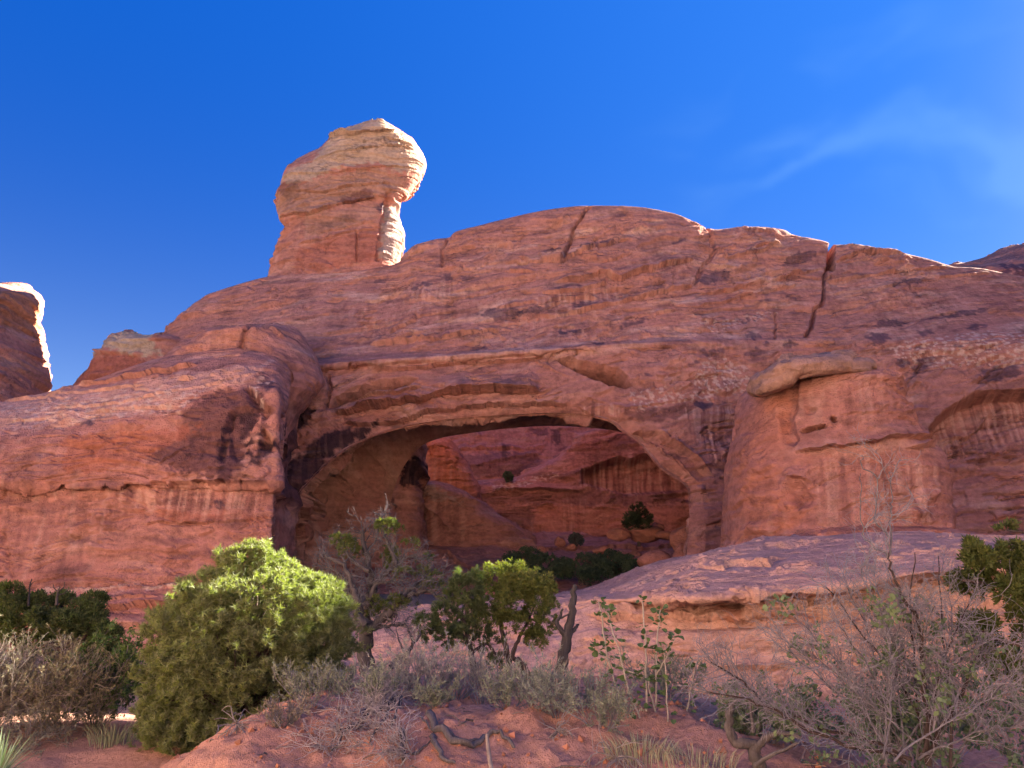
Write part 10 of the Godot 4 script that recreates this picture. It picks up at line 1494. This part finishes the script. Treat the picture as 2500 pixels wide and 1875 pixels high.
func build_shrubs(grey: Color) -> void:
	rng.seed = 41
	var lav := Color(0.27, 0.26, 0.285)
	var words := ["between the large pinyon and the root tangle", "just right of the large pinyon's foot", "below the half dead juniper, nearest the root tangle", "in front of the half dead juniper's trunk base", "left of the small dark pinyon's foot", "in front of the small dark pinyon", "low in front above the curved root log", "left of the green juniper's trunk", "low in front of the green juniper's trunk", "right of the green juniper's leaning trunk", "at the foot of the grey snag", "right of the grey snag", "low at the right end of the sandy bank", "at the left foot of the bank under the pinyon"]
	var i := 0
	for q in VEG.sage:
		var kind: int = q[4]
		var leafc: Color = [Color(0.18, 0.205, 0.15), Color(0.20, 0.23, 0.19), Color(0.26, 0.265, 0.23), Color(0.2, 0.17, 0.13)][kind]
		shrub("sagebrush" if i == 0 else "sagebrush_%03d" % i, q[0], q[1], q[2], float(q[3]) * [0.72, 0.5, 0.8, 0.62, 0.9][i % 5], [13, 13, 22, 16][kind], lav if kind != 3 else lav * 0.8, leafc, [2, 2, 1, 1][kind], ["grey green sagebrush ", "grey green sagebrush ", "pale wiry rabbitbrush ", "dry brown bush "][kind] + words[i], "low shrubs along the sandy bank", {"kind": "sage%d" % (i % 2), "leaf_size": 1.15})
		i += 1
	# left of the picture
	shrub("grey_shrub", -5.9, -9.3, 0.75, 0.85, 60, Color(0.27, 0.235, 0.21), Color(0.15, 0.14, 0.09), 2, "tangled grey brown shrub at the left edge of the picture", "grey shrubs on the left", {"bend": 0.3, "spread": 0.8, "thin": 0.002, "depth": 3})
	shrub("grey_shrub_001", -5.2, -9.5, 0.6, 0.75, 50, Color(0.27, 0.235, 0.21), Color(0.17, 0.15, 0.08), 2, "tangled grey brown shrub beside the leafy green shrub", "grey shrubs on the left", {"bend": 0.3, "spread": 0.8, "thin": 0.002, "depth": 3})
	shrub("grey_shrub_002", -4.55, -10.4, 0.35, 0.75, 26, Color(0.3, 0.27, 0.25), Color(0.16, 0.16, 0.11), 2, "small grey shrub between the green shrub and the large pinyon", "grey shrubs on the left", {"bend": 0.3, "spread": 0.7})
	shrub("grey_shrub_003", -5.35, -8.75, 0.75, 0.26, 34, Color(0.27, 0.245, 0.24), Color(0.17, 0.17, 0.13), 2, "low dry bush added in front of the left grey shrubs to cover sunlit sand", "grey shrubs on the left", {"bend": 0.3, "spread": 0.8})  # added to hide a strip of sunlit ground under the shrubs
	rng.seed = 44
	var o := shrub("green_shrub", -4.95, -9.9, 0.5, 0.95, 36, Color(0.22, 0.2, 0.16), Color(0.07, 0.12, 0.035), 5, "bright green leafy shrub with long pale canes", "", {"kind": "leaf0", "bend": 0.25, "spread": 0.8})
	wood_part(o, "cane", VEG.green_shrub_canes, o.position, Color(0.42, 0.4, 0.33), 0.01, 5, 0.5)
	var places := []
	var tints := []
	for row in VEG.green_shrub_canes:
		var p := row_points(row, o.position)
		for k in range(4, p.size()):
			for j in 2:
				places.append(facing(p[k] + any_dir() * 0.05, any_dir(), rnd(1.0, 1.6)))
				tints.append(Color(0.13, 0.19, 0.05) * rnd(0.8, 1.3))
	o.add_child(foliage("leaf1", places, tints, "cane_leaves"))
	grass("grass_tuft", -4.35, -9.1, 0.22, 0.28, 160, Color(0.20, 0.22, 0.13), "tuft of grey green grass beside the sandy path")
	grass("grass_tuft_001", 0.95, -6.2, 0.25, 0.2, 180, Color(0.24, 0.24, 0.16), "pale straw coloured grass at the foot of the saplings")
	grass("grass_tuft_002", 1.3, -6.0, 0.28, 0.18, 130, Color(0.22, 0.22, 0.16), "pale grass right of the saplings at the bottom edge")
	grass("grass_tuft_003", 0.2, -8.3, 0.5, 0.4, 130, Color(0.36, 0.3, 0.24), "thin dry stalks around the foot of the snag")
	yucca()
	saplings()
	# shrubs low on the right, behind the bare bush
	shrub("oak_shrub", 3.0, -6.3, 0.7, 0.75, 26, lav, Color(0.10, 0.15, 0.10), 3, "blue green oak shrub under the bare thorny bush", "oak shrubs on the right", {"kind": "leaf0", "leaf_size": 1.3, "spread": 0.7})
	shrub("oak_shrub_001", 4.1, -6.4, 0.7, 0.85, 26, lav, Color(0.11, 0.16, 0.11), 2, "blue green oak shrub at the right edge, low", "oak shrubs on the right", {"kind": "leaf1", "leaf_size": 1.3, "spread": 0.7})
	shrub("oak_shrub_002", 2.1, -6.9, 0.45, 0.35, 22, lav, Color(0.12, 0.16, 0.10), 3, "grey green shrub between the saplings and the gnarled stump", "oak shrubs on the right", {"kind": "leaf0", "leaf_size": 1.1, "spread": 0.7})
	shrub("oak_shrub_003", 1.45, -7.8, 0.45, 0.35, 22, lav, Color(0.18, 0.2, 0.16), 3, "grey sage behind the saplings", "oak shrubs on the right", {"kind": "sage1", "leaf_size": 1.1})


func grass(called: String, x: float, z: float, w: float, h: float, n: int, col: Color, label: String) -> void:
	var at := low(Vector3(x, 0, z))
	var o := plant(called, at, label, "grass", "grass tufts")
	var s := Shape.new()
	for i in n:
		var q := rnd(0, TAU)
		var r := sqrt(rng.randf()) * w
		var p := Vector3(cos(q) * r, 0, sin(q) * r)
		var d := Vector3(cos(q) * rnd(0.0, 0.5), 1.0, sin(q) * rnd(0.0, 0.5)).normalized()
		var side := d.cross(any_dir()).normalized() * 0.003
		var l := h * rnd(0.5, 1.1)
		var m := p + d * l * 0.6
		var t := m + (d + Vector3(cos(q), -0.2, sin(q)) * 0.5).normalized() * l * 0.45
		var c := col * rnd(0.75, 1.25)
		s.tri(p - side, m - side, p + side, c)
		s.tri(p + side, m - side, m + side, c)
		s.tri(m - side, t, m + side, c)
	var b := s.node("blades", M.dry)
	b.set_meta("kind", "stuff")
	o.add_child(b)


func yucca() -> void:
	rng.seed = 47
	var at := low(Vector3(-4.12, 0, -6.75))
	var o := plant("yucca", at, "spiky blue green yucca at the lower left edge", "yucca")
	for i in 46:
		var q := rnd(0, TAU)
		var up := rnd(0.05, 1.3)
		var d := Vector3(cos(q) * cos(up), sin(up), sin(q) * cos(up))
		var l := rnd(0.34, 0.5)
		var side := d.cross(Vector3.UP).normalized()
		var nn := side.cross(d)
		var s := Shape.new()
		var col := Color(0.17, 0.21, 0.15) * rnd(0.8, 1.2)
		for k in 4:
			var a := k / 4.0
			var b := (k + 1) / 4.0
			var wa := 0.011 * (1.0 - a * a) + 0.001
			var wb := 0.011 * (1.0 - b * b) + 0.0005
			var pa := d * l * a - Vector3(0, 0.05 * a * a, 0) + Vector3(0, 0.1, 0)
			var pb := d * l * b - Vector3(0, 0.05 * b * b, 0) + Vector3(0, 0.1, 0)
			s.tri(pa - side * wa, pa - nn * wa * 0.5, pb - side * wb, col)
			s.tri(pa - nn * wa * 0.5, pb - nn * wb * 0.5, pb - side * wb, col)
			s.tri(pa - nn * wa * 0.5, pa + side * wa, pb - nn * wb * 0.5, col)
			s.tri(pa + side * wa, pb + side * wb, pb - nn * wb * 0.5, col)
		o.add_child(s.node("leaf", M.leaf), true)


# young trees: pale canes, each round leaf a part
func saplings() -> void:
	rng.seed = 51
	var kinds := []
	for k in 6:
		var s := Shape.new()
		var l := rnd(0.042, 0.06)
		var tone := rnd(0.8, 1.25)
		var col := Color(0.09, 0.145, 0.06) * tone
		var rim := PackedVector3Array()
		for i in 8:
			var q := TAU * i / 8.0
			rim.append(Vector3(sin(q) * l * 0.46 * (1.0 - 0.15 * cos(q)), 0.006 * sin(q * 2.0) + 0.005 * absf(sin(q)), l * (0.52 - 0.5 * cos(q))))
		var mid := Vector3(0, -0.003, l * 0.5)
		for i in 8:
			s.tri(mid, rim[(i + 1) % 8], rim[i], col)
		s.tube(PackedVector3Array([Vector3(0, 0, -0.018), Vector3(0, 0.001, -0.008), Vector3.ZERO]), 0.0009, 0.0007, 3, Color(0.3, 0.3, 0.16))
		kinds.append(s.mesh(M.leaf))
	var labels := ["leafy sapling with pale stem, leftmost of the sapling clump", "second leafy sapling from the left in the clump", "tallest middle sapling of the clump, straight pale stem", "straight sapling right of the tallest middle one", "slanting sapling stem leaning to the right", "short sapling at the right side of the clump", "thin upright sapling in front of the clump's middle", "thin lone sapling just left of the gnarled stump", "short slanting twig between the left saplings", "short leafy twig at the left of the clump", "curved sapling right of the clump near the stump"]
	var i := 0
	for row in VEG.saplings:
		var at := Vector3(row[1], row[2], row[3])
		var o := plant("sapling" if i == 0 else "sapling_%03d" % i, at, labels[i], "sapling", "clump of leafy saplings")
		var s := Shape.new()
		var p := wobble(row_points(row, at), 0.006)
		s.tube(p, row[0] * 0.95, row[0] * 0.5, 6, Color(0.5, 0.45, 0.39))
		o.add_child(s.node("stem", M.wood))
		var n := int(44 * p.size() / 21.0)
		for k in n:
			var f := pow(rng.randf(), 0.7) * (p.size() - 1)
			var a := p[int(f)].lerp(p[mini(int(f) + 1, p.size() - 1)], f - int(f))
			if k < 7:
				a = p[p.size() - 1]
			var d := any_dir()
			d.y = d.y * 0.5 + 0.1
			d = d.normalized()
			var leaf := MeshInstance3D.new()
			leaf.name = "leaf"
			leaf.mesh = kinds[rng.randi() % 6]
			var side := d.cross((Vector3.UP + any_dir() * 0.6).normalized()).normalized()
			leaf.transform = Transform3D(Basis(side, d.cross(side).normalized() * -1.0, d) * rnd(0.8, 1.2), a + d * rnd(0.02, 0.05))
			o.add_child(leaf, true)
		i += 1


func build_edge(bark: Color, grey: Color) -> void:
	# bare thorny bush
	rng.seed = 61
	var lav := Color(0.28, 0.27, 0.305)
	var at := low(Vector3(2.95, 0, -5.5))
	var o := plant("bare_bush", at, "large leafless thorny bush with one tall stem on the right", "bush")
	var s := Shape.new()
	var places := []
	var tints := []
	for row in VEG.bare_shrub:
		var p := wobble(row_points(row, at), 0.012)
		var b := Shape.new()
		b.tube(p, row[0] * 0.65, row[0] * 0.22, 6, (bark * 0.65 if row[0] > 0.015 else lav * rnd(0.55, 0.9)), 0.1)
		o.add_child(b.node("stem", M.wood), true)
		var tall: bool = p[p.size() - 1].y + at.y > 1.75
		for i in range(4, p.size()):
			if tall and p[i].y + at.y > 1.5 and rng.randf() < 0.85:
				continue
			for k in 3:
				var d := ((p[i] - p[i - 1]).normalized() + any_dir() * 0.75 + Vector3(0, 0.25, 0)).normalized()
				var tips := []
				twig(s, p[i], d, rnd(0.08, 0.22), rnd(0.0025, 0.0045), 2, {"color": lav, "bend": 0.35, "spread": 0.9, "forks": 3, "thin": 0.0011}, tips)
				if rng.randf() < 0.05 and p[i].y + at.y < 1.45:
					for t in tips:
						places.append(facing(t[0], t[1], rnd(0.9, 1.4)))
						tints.append(Color(0.12, 0.17, 0.09) * rnd(0.8, 1.3))
	var tw := s.node("twigs", M.wood)
	tw.set_meta("kind", "stuff")
	o.add_child(tw)
	o.add_child(foliage("leaf0", places, tints))
	# stump
	at = low(Vector3(2.1, 0, -5.9))
	o = plant("gnarled_stump", at, "gnarled grey dead stump left of the bare bush", "stump")
	wood_part(o, "trunk", VEG.gnarled_stump, at, grey * 0.9, 0.02, 8, 0.4, 0.25)
	# juniper whose branch reaches in from the right
	rng.seed = 63
	at = low(Vector3(4.3, 0, -6.2))
	o = plant("juniper_tree_003", at, "green juniper reaching in from the right edge", "tree")
	wood_part(o, "trunk", VEG.edge_juniper_wood, at, bark)
	dense(o, "juniper0", VEG.edge_juniper, at, 1700.0, 0.75, Color(0.095, 0.12, 0.04), {"gap": -0.2})
	# roots and sticks on the bank
	rng.seed = 65
	at = low(Vector3(-0.4, 0, -6.6))
	o = plant("root_log", at, "curved grey root lying on the sandy bank", "root")
	ground_sticks(o, VEG.root_log, at, grey * 1.05)
	at = low(Vector3(-1.3, 0, -6.6))
	o = plant("root_tangle", at, "pale tangle of dead roots hanging over the bank's edge", "dead roots")
	ground_sticks(o, VEG.root_tangle, at, grey)
	s = Shape.new()
	for row in VEG.root_tangle:
		var p := row_points(row, at)
		for i in range(0, p.size()):
			for k in 5:
				var a := p[i] + Vector3(rnd(-0.06, 0.06), 0.03, rnd(-0.06, 0.06))
				twig(s, a, (Vector3(-0.7, 0.1, 0.25) + any_dir() * 0.8).normalized(), rnd(0.1, 0.24), 0.005, 2, {"color": Color(0.40, 0.36, 0.36), "bend": 0.45, "spread": 0.8, "rise": -0.05, "thin": 0.0016}, [])
	tw = s.node("rootlets", M.wood)
	tw.set_meta("kind", "stuff")
	o.add_child(tw)
	at = Vector3(0.05, 0.45, -5.7)
	o = plant("dry_stick", at, "upright dry stick in front of the curved root", "stick")
	wood_part(o, "stick", VEG.driftwood_stick, at, Color(0.4, 0.33, 0.28), 0.0, 6, 0.8)
	var w := 0
	for q in [[-2.15, -6.5, 0.16, "small clump of dead roots low on the bank, leftmost"], [-1.85, -7.0, 0.1, "small dead tuft on the bank under the pinyon"], [0.75, -6.0, 0.2, "dead roots poking from the right side of the bank"], [0.35, -6.5, 0.12, "thin dead twigs right of the curved root"]]:
		at = low(Vector3(q[0], 0, q[1]))
		o = plant("dead_tuft" if w == 0 else "dead_tuft_%03d" % w, at, q[3], "dead roots", "dead tufts on the bank")
		s = Shape.new()
		for i in 16:
			twig(s, Vector3(0, 0.06, 0), (any_dir() + Vector3(0, 0.1, 0.4)).normalized(), q[2], 0.006, 1, {"color": Color(0.36, 0.32, 0.31), "bend": 0.4, "rise": -0.12, "thin": 0.002}, [])
		tw = s.node("rootlets", M.wood)
		tw.set_meta("kind", "stuff")
		o.add_child(tw)
		w += 1


func ground_sticks(o: Node3D, rows: Array, at: Vector3, col: Color) -> void:
	for row in rows:
		var p := row_points(row, Vector3.ZERO)
		for i in p.size():
			p[i].y = hill(p[i].x, p[i].z) + row[0] * 0.7
			p[i] -= at
		var s := Shape.new()
		s.tube(wobble(p, 0.01), row[0], row[0] * 0.35, 8, col, 0.2)
		o.add_child(s.node("root", M.wood), true)


func build_alcove_plants() -> void:
	rng.seed = 71
	var words := ["dark green bush under the arch, leftmost of the row", "dark green bush under the arch, second from left", "dark bush in the middle of the row under the arch", "dark green bush below the boulders behind the arch", "dark bush at the right end of the row under the arch", "small grey bush beside boulders behind the arch", "tiny dark bush on the high ledge behind the arch"]
	var i := 0
	for q in VEG.alcove_bushes:
		var at := Vector3(q[0], q[1] - q[4], q[2])
		var o := plant("bush" if i == 0 else "bush_%03d" % i, at, words[i], "bush", "bushes behind the arch")
		var places := []
		var tints := []
		var table := []
		for k in 16:
			var d := any_dir()
			var z := rnd(0.22, 0.42)
			table.append([q[0] + d.x * q[3] * 0.75, q[1] + d.y * q[4] * 0.62, q[2] + d.z * q[5] * 0.7, q[3] * z, q[4] * z * 1.1, q[5] * z])
		lumps(table, at, 55.0 if q[3] > 0.8 else 160.0, 3.2, Color(0.07, 0.10, 0.05) if i != 5 else Color(0.11, 0.115, 0.10), places, tints, {"gap": -0.12})
		o.add_child(foliage("leaf%d" % (i % 2), places, tints))
		var s := Shape.new()
		for k in 7:
			s.tube(PackedVector3Array([Vector3(rnd(-0.3, 0.3) * q[3], 0, 0), Vector3(rnd(-0.5, 0.5) * q[3], q[4] * 0.7, 0), Vector3(rnd(-0.7, 0.7) * q[3], q[4] * 1.4, rnd(-0.4, 0.4) * q[5])]), 0.05, 0.01, 4, Color(0.15, 0.11, 0.09))
		o.add_child(s.node("stems", M.wood))
		i += 1
	var c: Array = VEG.alcove_pine[0]
	var at := Vector3(c[0], c[1] - 2.6, c[2])
	var o := plant("pinyon_pine_002", at, "dark lone pine on the boulders behind the arch", "tree")
	var s := Shape.new()
	s.tube(PackedVector3Array([Vector3(0, -0.5, 0), Vector3(0.1, 1.0, 0), Vector3(0, 1.8, 0), Vector3(0, 2.6, 0)]), 0.16, 0.04, 6, Color(0.14, 0.1, 0.08))
	o.add_child(s.node("trunk", M.wood))
	dense(o, "pine1", VEG.alcove_pine, at, 42.0, 4.2, Color(0.075, 0.10, 0.055), {"gap": 0.0})
	i = 0
	var bl := ["angular boulder left of the lone pine behind the arch", "long flat boulder under the lone pine behind the arch", "small boulder right of the lone pine behind the arch", "rounded boulder beside the long flat one behind the arch", "tall tilted slab leaning near the arch's right leg", "broad boulder at the arch's right leg, half behind the bench", "cracked orange boulder among the dark bushes", "small boulder beside the grey bush behind the arch", "little square block below the grey bush", "square block beneath the tilted slab", "low stone between the bushes and the long boulder"]
	for q in VEG.boulders:
		var b := boulder(q, i)
		b.name = "boulder" if i == 0 else "boulder_%03d" % i
		tag(b, bl[i], "boulder", "boulders behind the arch")
		add_child(b)
		i += 1


func boulder(q: Array, k: int) -> MeshInstance3D:
	var n3: FastNoiseLite = N.three
	var rows := 25
	var cols := 16
	var P := PackedVector3Array()
	var C := PackedColorArray()
	var planes := []
	for i in 9:
		planes.append([any_dir(), rnd(0.72, 0.95)])
	for r in rows:
		var lon := TAU * r / (rows - 1)
		for c in cols:
			var lat := -PI / 2 + PI * c / (cols - 1)
			var d := Vector3(cos(lon) * cos(lat), sin(lat), -sin(lon) * cos(lat))
			var m := 1.25
			for pl in planes:
				var t: float = d.dot(pl[0])
				if t > 0.05:
					m = minf(m, pl[1] / t)
			m += 0.05 * n3.get_noise_3d(d.x * 2.0 + k, d.y * 2.0, d.z * 2.0)
			P.append(d * m * Vector3(q[3], q[4] * 1.25, q[5]))
			var col: Color = TINT.base.lerp(TINT.orangered, 0.5 + 0.5 * n3.get_noise_3d(d.x * 3.0, d.y * 3.0, d.z * 3.0 + k))
			C.append(Color(col.r, col.g, col.b))
	var o := grid_mesh("boulder", P, C, rows, cols, M.rock, PackedByteArray(), true)
	o.position = Vector3(q[0], q[1], q[2])
	return o


# crumbs of bark, dead twigs and clods strewn over the bank
func litter() -> void:
	rng.seed = 81
	for kind in 2:
		var s := Shape.new()
		if kind == 0:
			s.tube(PackedVector3Array([Vector3(-0.05, 0.0, 0), Vector3(-0.015, 0.008, 0.006), Vector3(0.02, 0.004, -0.004), Vector3(0.05, 0.0, 0.008)]), 0.0035, 0.0015, 4, Color(1, 1, 1))
			TUFT["twiglet"] = s.mesh(M.wood)
		else:
			var p := PackedVector3Array()
			for i in 6:
				p.append([Vector3.UP, Vector3.DOWN, Vector3.LEFT, Vector3.RIGHT, Vector3.FORWARD, Vector3.BACK][i] * rnd(0.6, 1.2) * 0.012 + any_dir() * 0.003)
			for f in [[0, 2, 4], [0, 4, 3], [0, 3, 5], [0, 5, 2], [1, 4, 2], [1, 3, 4], [1, 5, 3], [1, 2, 5]]:
				s.tri(p[f[0]], p[f[2]], p[f[1]], Color(1, 1, 1))
			TUFT["clod"] = s.mesh(M.dry)
		var places := []
		var tints := []
		for i in [500, 1100][kind]:
			var x := rnd(-3.4, 2.6)
			var z := rnd(-9.0, -4.6)
			if kind == 0 and N.three.get_noise_2d(x * 1.5, z * 1.5) < -0.05:
				continue
			var at := Vector3(x, hill(x, z) + 0.003, z)
			places.append(facing(at, Vector3.UP + any_dir() * 0.25, rnd(0.4, 1.5) if rng.randf() < 0.85 else rnd(1.5, 3.2)))
			tints.append((Color(0.30, 0.24, 0.21) if kind == 0 else Color(0.40, 0.17, 0.10)) * rnd(0.5, 1.2))
		var o := foliage(["twiglet", "clod"][kind], places, tints, ["twig_litter", "sand_clods"][kind])
		o.set_meta("label", ["dead twigs and bark crumbs strewn over the sandy bank", "small clods and pebbles on the red sand"][kind])
		o.set_meta("category", ["litter", "pebbles"][kind])
		add_child(o)
